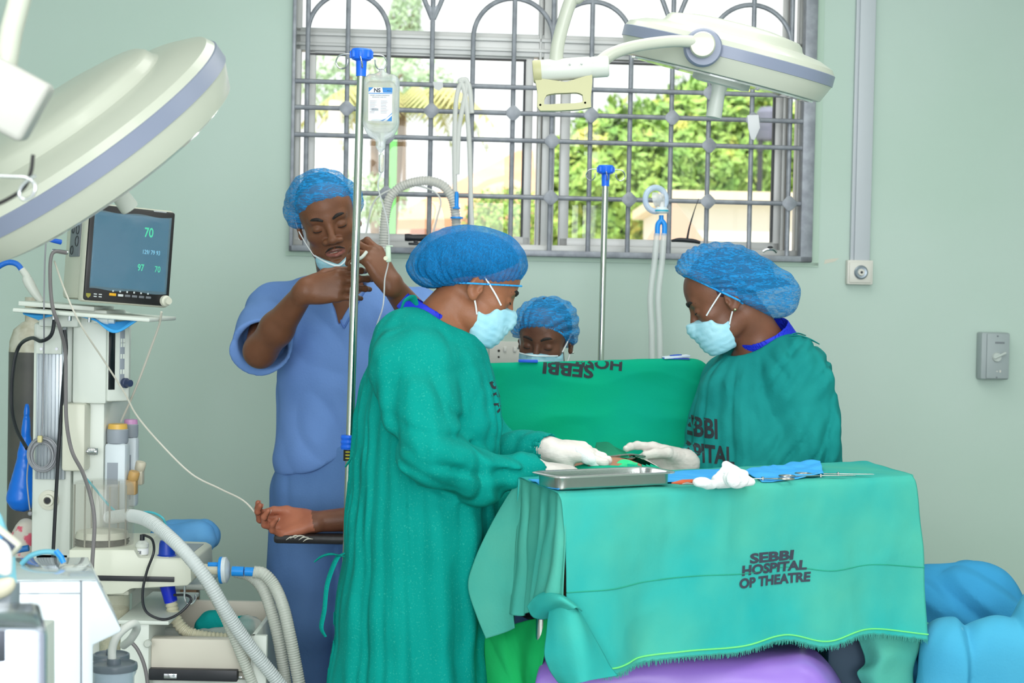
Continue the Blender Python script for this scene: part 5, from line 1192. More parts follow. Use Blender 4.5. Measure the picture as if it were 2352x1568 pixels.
# screen drape hung over a frame
def screen():
    fr = thing('screen_stand', 'steel anaesthesia screen bar under the green drape between patient and the seated person', 'screen frame', (.38, 4.74, .74))
    a, b = P(1105, 842, 4.74), P(1605, 836, 4.74); g = G(); g.tube([(a[0], 4.74, .74), (a[0], 4.74, a[2] - .03), a + (.03, 0, -.006), b + (-.03, 0, -.006), (b[0], 4.74, b[2] - .03), (b[0], 4.74, .74)], .009, 10); obj('bar', g, M_inox, fr)
    rows = [[(1060, 905, 4.86), (1180, 900, 4.87), (1300, 896, 4.87), (1420, 894, 4.87), (1540, 890, 4.87), (1600, 880, 4.86), (1632, 905, 4.84)],
            [(1062, 852, 4.80), (1180, 850, 4.80), (1300, 846, 4.80), (1420, 842, 4.80), (1540, 840, 4.80), (1600, 838, 4.80), (1634, 858, 4.79)],
            [(1064, 836, 4.74), (1180, 833, 4.74), (1300, 830, 4.74), (1420, 826, 4.74), (1540, 824, 4.74), (1602, 826, 4.74), (1637, 850, 4.74)],
            [(1066, 846, 4.71), (1180, 842, 4.71), (1300, 838, 4.71), (1420, 834, 4.71), (1540, 834, 4.71), (1600, 842, 4.71), (1638, 868, 4.72)],
            [(1070, 900, 4.70), (1180, 895, 4.70), (1300, 890, 4.70), (1420, 884, 4.70), (1540, 880, 4.70), (1598, 884, 4.70), (1642, 905, 4.72)],
            [(1074, 960, 4.69), (1180, 960, 4.68), (1300, 955, 4.68), (1420, 950, 4.68), (1540, 945, 4.68), (1596, 945, 4.69), (1648, 960, 4.72)],
            [(1076, 1020, 4.67), (1180, 1020, 4.66), (1300, 1018, 4.66), (1420, 1012, 4.65), (1540, 1010, 4.66), (1600, 1010, 4.67), (1650, 1020, 4.70)],
            [(1080, 1090, 4.60), (1180, 1085, 4.60), (1300, 1082, 4.58), (1420, 1080, 4.58), (1540, 1080, 4.60), (1600, 1085, 4.62), (1652, 1090, 4.66)],
            [(1080, 1150, 4.58), (1180, 1150, 4.58), (1300, 1150, 4.56), (1420, 1150, 4.56), (1540, 1150, 4.58), (1600, 1150, 4.6), (1652, 1150, 4.64)]]
    def dp(p, u, v):
        x, z = p[:, 0], p[:, 2]; k = smooth01(u, .22, .4)
        return k * (.010 * noise3(np.stack([x * 5 + z * 4, 0 * x, z * 6 - x * 2.5], 1)) + .006 * (ridge(np.stack([x * 4 - z * 3, 0 * x, z * 7 + x * 3], 1) + 4) - .5)) + .002 * noise3(p * 15)
    V, Q = drape_px(rows, 120, 150, .002, dp); t = thing('screen_drape', 'bright green cloth screen with upside-down black hospital lettering along its top edge', 'drape', (.38, 4.72, .8))
    obj('cloth', (V, Q), M_green, t, angle=0); bv = bvh_of(V, Q)
    for s_, cx, cy, sz in (('SEBBI', 1306, 835, .048), ('HOSPITAL', 1336, 819, .040)):
        o = P(cx, cy, 4.70); o[1] = 4.4; Vt, Ft = text_polys(s_, sz, bold=.035, sx=1.28, maxlen=.008); ang = math.radians(-4.5)
        X = -Vt[:, 0]; Yv = -Vt[:, 1]; Vt = o + X[:, None] * np.array([math.cos(ang), 0, math.sin(ang)]) + Yv[:, None] * np.array([-math.sin(ang), 0, math.cos(ang)])
        Vt, Ft = project(Vt, Ft, bv, (0, 1, 0), .0015)
        if Ft: obj('printed_lettering', (Vt, [f[::-1] for f in Ft]), M_ink, t, smooth=False)
    c = P(1213, 829, 4.71); g = G(); g.box(tuple(c), (.054, .012, .008), None, .002); obj('blue_clip', g, mat('blue_tape', (20, 90, 220), .5), label='short blue tape strip on the top edge of the green screen', cat='tape')
    cd = thing('card_box', 'small white card with a blue emblem lying on top of the green screen', 'card', P(1552, 822, 4.74))
    c = P(1552, 819, 4.74); g = G(); g.box(tuple(c), (.072, .05, .006), rotm(8, 0, 5) if False else Matrix(((.99, -.1, .0), (.1, .99, 0), (0.09, 0, 1))).to_3x3(), .001); obj('card', g, mat('white_blue_card', (214, 226, 240), .5), cd)
    g = G(); g.box(tuple(c + (0, 0, -.0045)), (.073, .051, .003)); obj('blue_edge', g, mat('blue_card_edge', (24, 74, 190), .5), cd)
    g = G(); g.tube([c + np.array([.016 * math.cos(a), .012 * math.sin(a), .0045 + .0014 * math.cos(a)]) for a in np.linspace(0, 2 * math.pi, 20, endpoint=False)], .0014, 6, closed=True); obj('emblem', g, mat('emblem_blue', (40, 90, 190), .5), cd)
    g = G(); g.tube([c + (-.008, .0, .0040), c + (.0, .004, .0048), c + (.009, -.001, .0058)], .0018, 6); obj('emblem', g, mat('emblem_blue', (40, 90, 190), .5), cd)
screen()

# instrument table under its mint drape
TZ = 1.05
def PT(px, py, dz=0.0): return PZ(px, py, TZ + dz)
def instrument_table():
    FL, FR_, BL, BR = PT(1283, 1131), PT(2096, 1090), PT(1194, 1096), PT(1985, 1058)
    mid = (FL + FR_ + BL + BR) / 4
    st = thing('instrument_trolley', 'steel instrument trolley hidden under the mint green drape', 'trolley', (mid[0], mid[1], 0))
    g = G(); 
    q = [FL + (BR - FL) * .03, FR_ + (BL - FR_) * .03, BR + (FL - BR) * .03, BL + (FR_ - BL) * .03]; V = [tuple(x + (0, 0, -.004)) for x in q] + [tuple(x + (0, 0, -.02)) for x in q]
    g.add(V, [(0, 1, 2, 3), (7, 6, 5, 4), (0, 4, 5, 1), (1, 5, 6, 2), (2, 6, 7, 3), (3, 7, 4, 0)]); obj('top_shelf', g, M_inox, st, smooth=False)
    for x in q: x2 = x + (mid - x) * .06; g = G(); g.cyl((x2[0], x2[1], .05), (x2[0], x2[1], TZ - .015), .012); lg = obj('leg', g, M_inox, st); g = G(); g.cyl((x2[0] - .012, x2[1], .03), (x2[0] + .012, x2[1], .03), .03); obj('castor', g, M_alud, lg)
    t = thing('instrument_drape', 'large faded mint green cloth with black hospital lettering over the instrument trolley', 'drape', (mid[0], mid[1], TZ))
    # top + front panel in one sheet: rows run from the back edge over the top, over the front edge and down
    def L_(a, b, s): return a + (b - a) * s
    NX = 9; rows = []
    front = unit(np.array([FR_[1] - FL[1], -(FR_[0] - FL[0]), 0]))   # outward normal of the front face
    xs = np.linspace(0, 1, NX)
    rows.append([L_(BL, BR, s) + (0, 0, -.10) - front * .012 for s in xs]); rows.append([L_(BL, BR, s) + (0, 0, -.02) - front * .008 for s in xs]); rows.append([L_(BL, BR, s) + (0, 0, .000) for s in xs])
    for k in (.33, .66, .94): rows.append([L_(L_(BL, BR, s), L_(FL, FR_, s), k) for s in xs])
    rows.append([L_(FL, FR_, s) + (0, 0, -.006) + front * .004 for s in xs])
    hem_px = [(1300, 1548), (1400, 1546), (1464, 1524), (1570, 1504), (1690, 1496), (1800, 1470), (1885, 1482), (1990, 1455), (2130, 1470)]
    for i, k in enumerate((.05, .22, .45, .7, .88, 1.0)):
        r = []
        for j, s in enumerate(xs):
            top = L_(FL, FR_, s); hx, hy = hem_px[j]; Yh = top[1] - .02 * k
            h = P(hx, hy, Yh - .02); w = top + (0, 0, -.006); q_ = w + (h - w) * k; q_ = q_ + front * (.012 + .014 * k * math.sin(j * 2.1 + 1)); r.append(q_)
        rows.append(r)
    def dp(p, u, v):
        k = smooth01(u, .52, .75); x, z = p[:, 0], p[:, 2]
        return k * (.013 * noise3(np.stack([x * 5.5 + z * 2.0, 0 * x, z * 1.6], 1)) + .006 * (ridge(np.stack([x * 3 + z * 4, 0 * x, z * 2 - x * 2], 1) + 2) - .5) + .005 * noise3(np.stack([x * 12 + z * 3, 0 * x, z * 5], 1))) + .0012 * noise3(p * 22)
    A = catmull_grid(rows, 150, 220); V, Q = sheet(A, .002, dp); 
    # ragged hem
    nu, nv = 150, 220; V = V.copy(); rs = np.random.RandomState(3)
    for base_ in (0, nu * nv):
        V[base_ + (nu - 1) * nv: base_ + nu * nv, 2] += .0035 * noise3(np.stack([np.arange(nv) * .43, np.zeros(nv), np.zeros(nv)], 1))
    obj('cloth', (V, Q), M_mint, t, angle=0); bv = bvh_of(V, Q)
    # fringe and yellow-green selvedge thread
    g = G(); e = V[(nu - 1) * nv: nu * nv]
    for k in range(0, nv - 1):
        for q_ in (0, .5): 
            p0 = e[k] + (e[k + 1] - e[k]) * q_; L = .004 + .007 * rs.rand(); g.tube([p0 + (0, 0, .003), p0 + (rs.randn() * .0018, 0, -L)], [.0009, .0004], 4)
    obj('frayed_fringe', g, M_mint2, t)
    sv = V[(nu - 5) * nv: (nu - 4) * nv]; g = G(); g.tube([q_ + front * .0012 for q_ in sv], .0018, 6); obj('selvedge', g, mat('lime_thread', (120, 232, 130), .7), t)
    sm = V[int(nu * .775) * nv: int(nu * .775) * nv + nv]; g = G(); g.tube([q_ + front * .0002 + (0, 0, .006 * math.sin(i * .02)) for i, q_ in enumerate(sm)], .0014, 6); obj('seam', g, fabric('seam_green', (50, 160, 134), (50, 160, 134)), t)
    fx = unit(FR_ - FL); up = np.array([0, 0, 1.0])
    for s_, cx, cy, sz, sx in (('SEBBI', 1768, 1287, .0285, 1.98), ('HOSPITAL', 1771, 1312, .0285, 1.49), ('OP THEATRE', 1772, 1340, .0285, 1.27)):
        mid_ = L_(FL, FR_, (cx - 1283) / 813); o = P(cx, cy, mid_[1] - .03) ; Vt, Ft = text_polys(s_, sz, bold=.045, sx=sx, maxlen=.008); o = o + front * .25
        # follow the view so the words sit at their own place on the cloth
        Vt = o + Vt[:, :1] * fx + Vt[:, 1:2] * (up + fx * .08 + .0); dirv = unit(-front); tgt = P(cx, cy, mid_[1] - .03); o2 = tgt - dirv * .25; Vt = Vt + (o2 - o)
        Vt = Vt + Vt[:, :1] * 0; Vt, Ft = project(Vt, Ft, bv, dirv, .0016)
        if Ft: obj('printed_lettering', (Vt, Ft), mat('charcoal_ink', (58, 64, 78), .8), t, smooth=False)
    # left side panels: two hanging layers with soft pleats
    lay1 = [[(1194, 1096, 3.79), (1160, 1150, 3.80), (1122, 1220, 3.80), (1090, 1290, 3.80), (1076, 1345, 3.79), (1095, 1410, 3.77), (1116, 1466, 3.76)],
            [(1196, 1097, 3.78), (1182, 1160, 3.78), (1168, 1230, 3.77), (1150, 1300, 3.77), (1140, 1350, 3.76), (1150, 1400, 3.75), (1160, 1452, 3.74)],
            [(1200, 1099, 3.76), (1196, 1165, 3.76), (1192, 1240, 3.75), (1188, 1310, 3.74), (1182, 1360, 3.73), (1180, 1400, 3.73), (1182, 1442, 3.72)]]
    V, Q = drape_px(lay1, 50, 90, .002, lambda p, u, v: .004 * noise3(p * 9)); obj('side_flap', (V, Q), M_mint2, t, angle=0)
    lay2 = [[(1194, 1096, 3.78), (1190, 1160, 3.77), (1184, 1240, 3.75), (1176, 1320, 3.74), (1168, 1410, 3.72)],
            [(1208, 1101, 3.75), (1206, 1165, 3.73), (1206, 1240, 3.71), (1204, 1330, 3.70), (1196, 1414, 3.69)],
            [(1224, 1107, 3.70), (1222, 1170, 3.70), (1218, 1245, 3.69), (1216, 1330, 3.68), (1214, 1408, 3.67)],
            [(1240, 1113, 3.66), (1240, 1170, 3.63), (1236, 1250, 3.62), (1228, 1330, 3.61), (1222, 1395, 3.60)],
            [(1256, 1120, 3.60), (1254, 1175, 3.60), (1246, 1250, 3.58), (1236, 1325, 3.57), (1226, 1385, 3.57)],
            [(1270, 1126, 3.55), (1266, 1190, 3.52), (1258, 1260, 3.51), (1250, 1320, 3.50), (1240, 1375, 3.50)],
            [(1284, 1131, 3.50), (1284, 1190, 3.49), (1282, 1250, 3.47), (1278, 1310, 3.46), (1272, 1372, 3.45)],
            [(1300, 1130, 3.495), (1300, 1190, 3.475), (1300, 1250, 3.46), (1298, 1310, 3.45), (1296, 1375, 3.44)]]
    V, Q = drape_px(lay2, 120, 110, .002, lambda p, u, v: .0045 * np.sin(u * 34 + v * 2) * (.3 + v) + .003 * noise3(p * 12)); obj('side_pleats', (V, Q), M_mint2, t, angle=0)
    # folded-back corner flap and its tail
    lay3 = [[(1212, 1392, 3.52), (1225, 1415, 3.50), (1250, 1420, 3.49), (1272, 1412, 3.47), (1280, 1410, 3.45)],
            [(1228, 1374, 3.50), (1240, 1388, 3.46), (1262, 1390, 3.43), (1284, 1392, 3.42), (1300, 1400, 3.41)],
            [(1248, 1362, 3.49), (1262, 1366, 3.44), (1284, 1372, 3.40), (1304, 1384, 3.39), (1322, 1396, 3.39)],
            [(1270, 1362, 3.48), (1286, 1366, 3.45), (1304, 1376, 3.43), (1322, 1390, 3.42), (1336, 1404, 3.42)]]
    V, Q = drape_px(lay3, 50, 60, .0025); obj('folded_corner', (V, Q), M_mint, t, angle=0)
    lay4 = [[(1262, 1402, 3.45), (1256, 1450, 3.43), (1250, 1500, 3.42), (1262, 1535, 3.42), (1278, 1558, 3.42), (1286, 1566, 3.42)],
            [(1278, 1396, 3.43), (1280, 1450, 3.40), (1284, 1500, 3.39), (1296, 1540, 3.39), (1304, 1560, 3.39), (1308, 1568, 3.39)],
            [(1300, 1390, 3.41), (1312, 1450, 3.38), (1322, 1500, 3.37), (1330, 1540, 3.37), (1334, 1558, 3.37), (1336, 1566, 3.37)],
            [(1318, 1392, 3.41), (1340, 1450, 3.39), (1352, 1500, 3.38), (1360, 1530, 3.38), (1362, 1552, 3.38), (1363, 1560, 3.38)],
            [(1326, 1394, 3.44), (1356, 1450, 3.44), (1384, 1500, 3.44), (1400, 1530, 3.44), (1412, 1545, 3.44), (1418, 1552, 3.44)]]
    V, Q = drape_px(lay4, 60, 80, .002, lambda p, u, v: .003 * noise3(p * 10)); obj('corner_tail', (V, Q), M_mint, t, angle=0)
    lay5 = [[(1960, 1440, 3.86), (1975, 1480, 3.86), (1985, 1520, 3.86), (1968, 1545, 3.85), (1985, 1580, 3.85)], [(2010, 1440, 3.84), (2020, 1480, 3.83), (2026, 1512, 3.82), (2012, 1550, 3.82), (2020, 1590, 3.82)], [(2060, 1440, 3.86), (2064, 1475, 3.85), (2068, 1505, 3.84), (2062, 1550, 3.84), (2066, 1590, 3.84)], [(2110, 1440, 3.90), (2106, 1470, 3.90), (2100, 1505, 3.88), (2094, 1550, 3.88), (2094, 1590, 3.88)], [(2132, 1440, 3.93), (2128, 1460, 3.93), (2112, 1490, 3.93), (2096, 1530, 3.93), (2096, 1590, 3.93)]]
    lay5 = [[(a_, b_, y_ + .11) for a_, b_, y_ in r_] for r_ in lay5]; V, Q = drape_px(lay5, 70, 70, .002, lambda p, u, v: .005 * noise3(p * 11)); obj('hanging_corner', (V, Q), M_mint2, t, angle=0)
    # right side return of the cloth
    lay6 = [[tuple(FR_), tuple(FR_ + (.012, .03, -.15)), tuple(FR_ + (.03, .05, -.33)), tuple(P(2136, 1468, FR_[1] - .01))], [tuple(FR_ + (BR - FR_) * .3), tuple(FR_ + (BR - FR_) * .3 + (.03, .03, -.15)), tuple(FR_ + (BR - FR_) * .3 + (.05, .05, -.33)), tuple(P(2142, 1440, FR_[1] + .1))], [tuple(BR), tuple(BR + (.02, .02, -.15)), tuple(BR + (.03, .03, -.3)), tuple(BR + (.04, .04, -.38))]]
    V, Q = sheet(catmull_grid(lay6, 40, 60), .002, lambda p, u, v: .004 * noise3(p * 10)); obj('side_flap', (V, Q), M_mint2, t, angle=0)
    # vivid green under-drape at the left
    lay7 = [[(1112, 1440, 3.90), (1114, 1500, 3.90), (1118, 1568, 3.90), (1124, 1700, 3.90)], [(1150, 1440, 3.87), (1155, 1500, 3.85), (1165, 1568, 3.85), (1170, 1700, 3.85)], [(1190, 1430, 3.84), (1196, 1500, 3.84), (1200, 1568, 3.84), (1205, 1700, 3.84)], [(1230, 1420, 3.80), (1222, 1480, 3.78), (1215, 1568, 3.79), (1225, 1700, 3.79)], [(1262, 1420, 3.76), (1250, 1500, 3.75), (1238, 1568, 3.74), (1245, 1700, 3.74)]]
    V, Q = drape_px(lay7, 60, 60, .002, lambda p, u, v: .006 * (ridge(np.stack([p[:, 0] * 14 + p[:, 2] * 6, 0 * u, p[:, 2] * 3], 1)) - .5)); obj('under_drape', (V, Q), M_green2, label='vivid green cloth hanging at floor side below the left corner of the mint drape', cat='drape', angle=0)
    return FL, FR_, BL, BR
FL, FR_, BL, BR = instrument_table()
# blue liner sheet on the table
def on_table(ptl, name, m, label, cat, dz=.004, bump=.003, th=.0015, n=(40, 40), rise=None):
    A = np.array([[PT(px, py, dz + (h if h else 0)) for px, py, h in r] for r in ptl]); V, Q = sheet(catmull_grid(A, *n)[:, ::-1], th, lambda p, u, v: bump * noise3(p * 26)); return obj(name, (V, Q), m, label=label, cat=cat, angle=0)
on_table([[(1213, 1101, 0), (1400, 1096, 0), (1560, 1082, 0), (1700, 1076, 0)], [(1250, 1116, 0), (1400, 1106, 0), (1560, 1096, 0), (1700, 1088, 0)], [(1281, 1124, 0), (1400, 1112, 0), (1560, 1106, 0), (1700, 1099, 0)]], 'blue_liner', M_bluecl, 'thin blue liner sheet under the steel tray and brown-tipped instrument', 'liner')
on_table([[(1706, 1078, .005), (1760, 1070, .005), (1830, 1062, .006), (1884, 1058, .012)], [(1722, 1088, .002), (1770, 1084, 0), (1830, 1078, 0), (1888, 1074, .004)], [(1750, 1103, 0), (1790, 1101, 0), (1840, 1096, 0), (1892, 1090, .002)]], 'blue_drape', M_bluecl, 'bright blue folded drape on the table behind the scissors', 'drape', bump=.006)
# steel tray
def tray():
    a, b, c_, d_ = PT(1283, 1130), PT(1550, 1117), PT(1532, 1086), PT(1264, 1098)
    ctr = (a + b) / 2; fx = unit(b - a); fy = np.array([-fx[1], fx[0], 0]); L = np.linalg.norm(b - a); Wd = .105; H = .030
    t = thing('instrument_tray', 'shallow stainless steel instrument tray at the left end of the mint drape', 'tray', ctr)
    def ring(inset, z, r, n=6):
        pts = []
        x0, x1, y0, y1 = inset, L - inset, inset, Wd - inset
        for (cx, cy, a0) in ((x1 - r, y0 + r, -90), (x1 - r, y1 - r, 0), (x0 + r, y1 - r, 90), (x0 + r, y0 + r, 180)):
            for k in range(n + 1): an = math.radians(a0 + 90 * k / n); pts.append(a + fx * (cx + r * math.cos(an)) + fy * (cy + r * math.sin(an)) + np.array([0, 0, z]))
        return pts
    prof = [(.008, .004, .012), (.006, .008, .018), (.004, H - .002, .022), (.002, H, .024), (-.006, H + .001, .030), (-.009, H - .001, .032), (-.009, H + .0015, .032), (-.005, H + .003, .030), (.006, H + .0015, .022), (.008, .009, .016), (.016, .006, .010)]
    V = []; Fc = []; m = 28
    for p_ in prof: V += ring(*p_)
    for i in range(len(prof) - 1):
        for k in range(m): Fc.append((i * m + k, i * m + (k + 1) % m, (i + 1) * m + (k + 1) % m, (i + 1) * m + k))
    Fc.append(tuple(range(m))[::-1]); Fc.append(tuple((len(prof) - 1) * m + k for k in range(m)))
    obj('pan', (np.array(V), Fc), M_inox, t, angle=50)
tray()
def lump(name, prims, m, label, cat, h=.003, disp=None):
    s = S()
    for q in prims:
        if q[0] == 'e': s.ell(q[1], q[2], q[3] if len(q) > 3 else .01)
        else: s.limb(q[1], q[2], q[3], q[4], .008)
    s.post = disp or (lambda p, D: D + .002 * (ridge(p * 30) - .5)); return obj(name, s.mesh(h), m, label=label, cat=cat, angle=0)
a, b = PT(1600, 1113), PT(1735, 1106)
lump('gauze_pad', [('e', PT(1612, 1108, .010), (.020, .018, .011)), ('l', PT(1625, 1112, .006), PT(1725, 1106, .006), .010, .009), ('l', PT(1650, 1104, .010), PT(1712, 1101, .010), .016, .012), ('e', PT(1690, 1100, .020), (.028, .018, .020)), ('l', PT(1680, 1092, .012), PT(1666, 1066, .036), .018, .006), ('l', PT(1708, 1092, .012), PT(1672, 1068, .034), .012, .006), ('l', PT(1650, 1098, .008), PT(1666, 1066, .036), .010, .004), ('e', PT(1684, 1099, .030), (.016, .012, .018))], M_gauze, 'crumpled white gauze heaped up on the mint drape', 'gauze', .0025)
def scissors(px, py, ang, label, L=.17, closed=0.06):
    c = PT(px, py, .006); t = thing('surgical_scissors', label, 'scissors', c); a0 = math.radians(ang)
    for s in (-1, 1):
        d = np.array([math.cos(a0 + s * closed), math.sin(a0 + s * closed), 0]); n_ = np.array([-d[1], d[0], 0]); h = c - d * L * .42 + n_ * s * -.004
        g = G(); g.tube([h, c, c + d * L * .5], [.0022, .0030, .0008], 8, flat=.5); ct = h - d * .012 - n_ * s * .006 * -1
        g.tube([ct + d * .017 * math.cos(q) + n_ * .0115 * math.sin(q) for q in np.linspace(0, 2 * math.pi, 20, endpoint=False)], .0021, 8, closed=True); obj('blade', g, M_instr, t)
    g = G(); g.cyl(c + (0, 0, -.003), c + (0, 0, .004), .003); obj('pivot', g, M_instr, t)
scissors(1885, 1092, 16, 'steel artery scissors lying foremost right on the blue drape'); scissors(1925, 1088, 8, 'steel scissors behind, rings raised near the table right end')
scissors(1752, 1099, 178 + 10, 'scissors half hidden behind the gauze, only finger rings showing', .10)
g = G(); pa, pb = PT(1556, 1108, .010), PT(1598, 1105, .010); d = pb - pa; g.tube([pa - d * .3, pa, pa + d * .3, pb - d * .1, pb + d * .3], [.0015, .0035, .006, .005, .002], 10, smooth=4); obj('brown_handled_probe', g, mat('brown_plastic_handle', (196, 92, 56), .35), label='small brown handled instrument between the steel tray and gauze', cat='instrument')
g = G(); pa, pb = PT(1560, 1112, .006), PT(1596, 1112, .006); g.tube([pa, (pa + pb) / 2 + (0, 0, .002), pb], [.001, .003, .0015], 8, smooth=4); obj('steel_hook', g, M_instr, label='tiny steel instrument tip in front of the brown handle', cat='instrument')
# stand legs and dark panel behind the drape
g = G(); a = P(1905, 1480, 4.0); b = P(2100, 1480, 4.0); g.bb(a[0], b[0], 4.02, 4.2, 0, a[2] + .1, .01); obj('equipment_cabinet', g, M_navy, label='dark navy cabinet seen beneath the right corner of the mint drape', cat='cabinet')
# blue covered heap bottom right
def blue_heap():
    t = thing('covered_stand', 'equipment stand under two light blue cloths at the bottom right', 'covered stand', (P(2230, 1500, 4.3)[0], 4.3, 0))
    s = S(); a, b = P(2130, 1350, 4.35), P(2245, 1345, 4.35); s.limb(a + (0, 0, -.04), b + (0, 0, -.05), .085, .095, .06); s.limb(b + (0, .0, -.05), P(2330, 1440, 4.3) + (0, 0, -.03), .09, .06, .06); s.limb(a + (0, 0, -.05), a * np.array([1, 1, 0]) + (-.02, 0, .1), .09, .16, .05); s.limb(b + (0, 0, -.05), b * np.array([1, 1, 0]) + (0.05, 0, .1), .1, .2, .05); s.limb(P(2330, 1440, 4.3), P(2420, 1480, 4.3) + (0, 0, -.05), .06, .06, .04)
    s.half((0, 0, .04), (0, 0, -1)); s.post = lambda p, D: D + .018 * noise3(p * 5.5) + .020 * (ridge(np.stack([p[:, 0] * 7 + p[:, 2] * 7, p[:, 1] * 5, p[:, 2] * 4], 1)) - .5)
    obj('rear_cloth', s.mesh(.006), fabric('sky_blue_cloth', (62, 150, 196), (54, 142, 190), 3, crease=.9), t, angle=0)
    s = S(); a, b = P(2200, 1428, 4.0), P(2420, 1420, 4.0); s.limb(a + (0.0, 0, -.08), b + (0, 0, -.08), .07, .08, .05); s.limb(a + (0, 0, -.08), a * np.array([1, 1, 0]) + (-.12, -.02, .1), .07, .12, .05); s.limb(b + (-.12, 0, -.08), b * np.array([1, 1, 0]) + (-.1, 0, .1), .08, .15, .06); s.limb(b, b * np.array([1, 1, 0]) + (.1, 0, .1), .08, .15, .06)
    s.half((0, 0, .04), (0, 0, -1)); s.post = lambda p, D: D + .014 * noise3(np.stack([p[:, 0] * 7 + p[:, 2] * 2, p[:, 1] * 5, p[:, 2] * 2.5], 1)) + .020 * (ridge(np.stack([p[:, 0] * 9, p[:, 1] * 5, p[:, 2] * 2.2], 1)) - .5)
    obj('front_cloth', s.mesh(.006), fabric('pale_blue_cloth', (82, 172, 204), (70, 162, 200), 3, crease=.9, fleck=((160, 214, 224), 9, .70, .73)), t, angle=0)
    g = G(); c = P(2150, 1442, 4.2); 
    for k in range(4): g.bb(c[0] - .03, c[0] + .05, 4.12, 4.2, c[2] - k * .008, c[2] - k * .008 + .005)
    obj('paper_edges', g, mat('paper_stack', (222, 214, 200), .8), t)
blue_heap()
# ============================================================ SURGICAL LAMPS
M_lampw = mat('off_white_enamel', (192, 196, 182), 0.3, coat=.2); M_strip = mat('slate_blue_band', (132, 140, 162), 0.35); M_cream = mat('cream_plastic', (186, 184, 140), 0.4); M_white = mat('white_plastic', (212, 216, 208), 0.38)
M_lens = mat('lamp_lens', (230, 236, 232), 0.08, trans=.6, coat=.5)
def px2m(Y): return Y / F
def lamp_head(t, C, N, R, sx):
    N = unit(N); k = R / .31
    def Lz(pr, m, name, parent=t, n=72): g = G(); g.lathe([(r * k, z * k) for r, z in pr], C, N, n); return obj(name, g, m, parent, angle=30)
    sh = Lz([(0, -.066), (.284, -.066), (.290, -.064), (.3105, -.018), (.3105, .016), (.302, .030), (.262, .046), (.225, .052), (.212, .054), (.205, .060), (.200, .072), (.190, .080), (.12, .092), (0, .098)], M_lampw, 'lamp_housing')
    Lz([(.3095, -.017), (.3135, -.016), (.3135, .014), (.3095, .016)], M_strip, 'band', sh)
    Lz([(0, -.067), (.270, -.067), (.270, -.072), (0, -.073)], M_lens, 'lens', t)
    Lz([(0, -.072), (.085, -.072), (.085, -.084), (.070, -.088), (0, -.088)], M_white, 'handle_flange', t, 40)
N1 = unit((-.52, -.36, .76)); C1 = P(186, 328, 3.2)
t = thing('surgical_lamp', 'large round surgical lamp filling the upper left, tilted, with slate band', 'surgical lamp', C1)
lamp_head(t, C1, N1, .31, None)
g = G(); g.lathe([(0, -.155), (.0165, -.155), (.018, -.150), (.016, -.085), (0, -.085)], C1, N1, 28); obj('sterile_handle', g, M_white, t)
# spring arm and its joint box, nearer the camera
bc = P(30, 240, 2.25); M = Matrix.Translation(Vector(bc)) @ Matrix.Rotation(math.radians(28), 4, 'Y') @ Matrix.Rotation(math.radians(12), 4, 'Z')
g = G(M); g.box((-.040, 0, .004), (.150, .09, .085), None, .009, 3); obj('joint_housing', g, mat('white_enamel', (186, 186, 180), .35), t)
g = G(); top = P(62, -60, 2.25); g.tube([P(10, 165, 2.26), P(26, 70, 2.26), P(50, -20, 2.26), P(90, -140, 2.26), P(130, -260, 2.26), np.array([P(160, -260, 2.26)[0], 2.26, 3.1])], [.015] * 6, 16); obj('lamp_arm', g, M_lampw, t)
g = G(); g.tube([P(-40, 250, 2.28), P(-160, 300, 2.6), C1 + np.array([-.33, -.05, -.12]), C1 + np.array([-.22, -.02, -.17])], .016, 12, smooth=8); obj('yoke_arm', g, M_lampw, t)
g = G(); g.tube([P(76, 355, 2.22), P(70, 398, 2.22), P(48, 438, 2.22), P(-20, 474, 2.22), P(-60, 470, 2.22)], .0026, 8, smooth=8); obj('black_cable', g, mat('black_rubber', (34, 32, 34), .5), t)
t2 = thing('hanging_hook', 'thin steel wire hook ring hanging just under the white lamp joint box', 'hook', P(60, 420, 2.2))
g = G(); g.tube([P(-60, 402, 2.2), P(20, 405, 2.2), P(60, 408, 2.2), P(80, 425, 2.2), P(74, 450, 2.2), P(55, 458, 2.2), P(44, 446, 2.2), P(52, 425, 2.2), P(72, 408, 2.2), P(82, 404, 2.2)], .0022, 8, smooth=6); obj('wire', g, M_chrome, t2)
# right lamp
N2 = unit((.226, -.135, .974)); C2 = P(1672, 128, 4.2); k2 = 4.2 / F
t = thing('surgical_lamp', 'smaller round surgical lamp with cream handle bracket in front of the window', 'surgical lamp', C2)
lamp_head(t, C2, N2, .262, None)
X2 = unit(np.cross((0, 1, 0), N2)); near = C2 + np.array([0, -.262, 0])
pj = P(1612, 98, 3.90)
g = G(); g.lathe([(0, 0), (.040, 0), (.044, .004), (.044, .020), (.040, .026), (0, .026)], pj + (.006, .045, -.006), (0, -1, -.05), 40); obj('pivot_collar', g, M_strip, t)
g = G(); g.lathe([(0, 0), (.029, 0), (.029, .036), (.0265, .040), (.022, .0405), (0, .0405)], pj + (.004, .022, -.004), (-.10, -1, -.05), 40); obj('pivot_cap', g, mat('ivory_enamel', (200, 202, 184), .3, coat=.3), t)
g = G(); g.tube([P(1606, 96, 3.90), P(1540, 95, 3.88), P(1460, 106, 3.86), P(1405, 124, 3.84), P(1375, 148, 3.82), P(1366, 160, 3.81)], [.0135, .0135, .0135, .0145, .0165, .017], 18, smooth=8); obj('fork_arm', g, M_lampw, t)
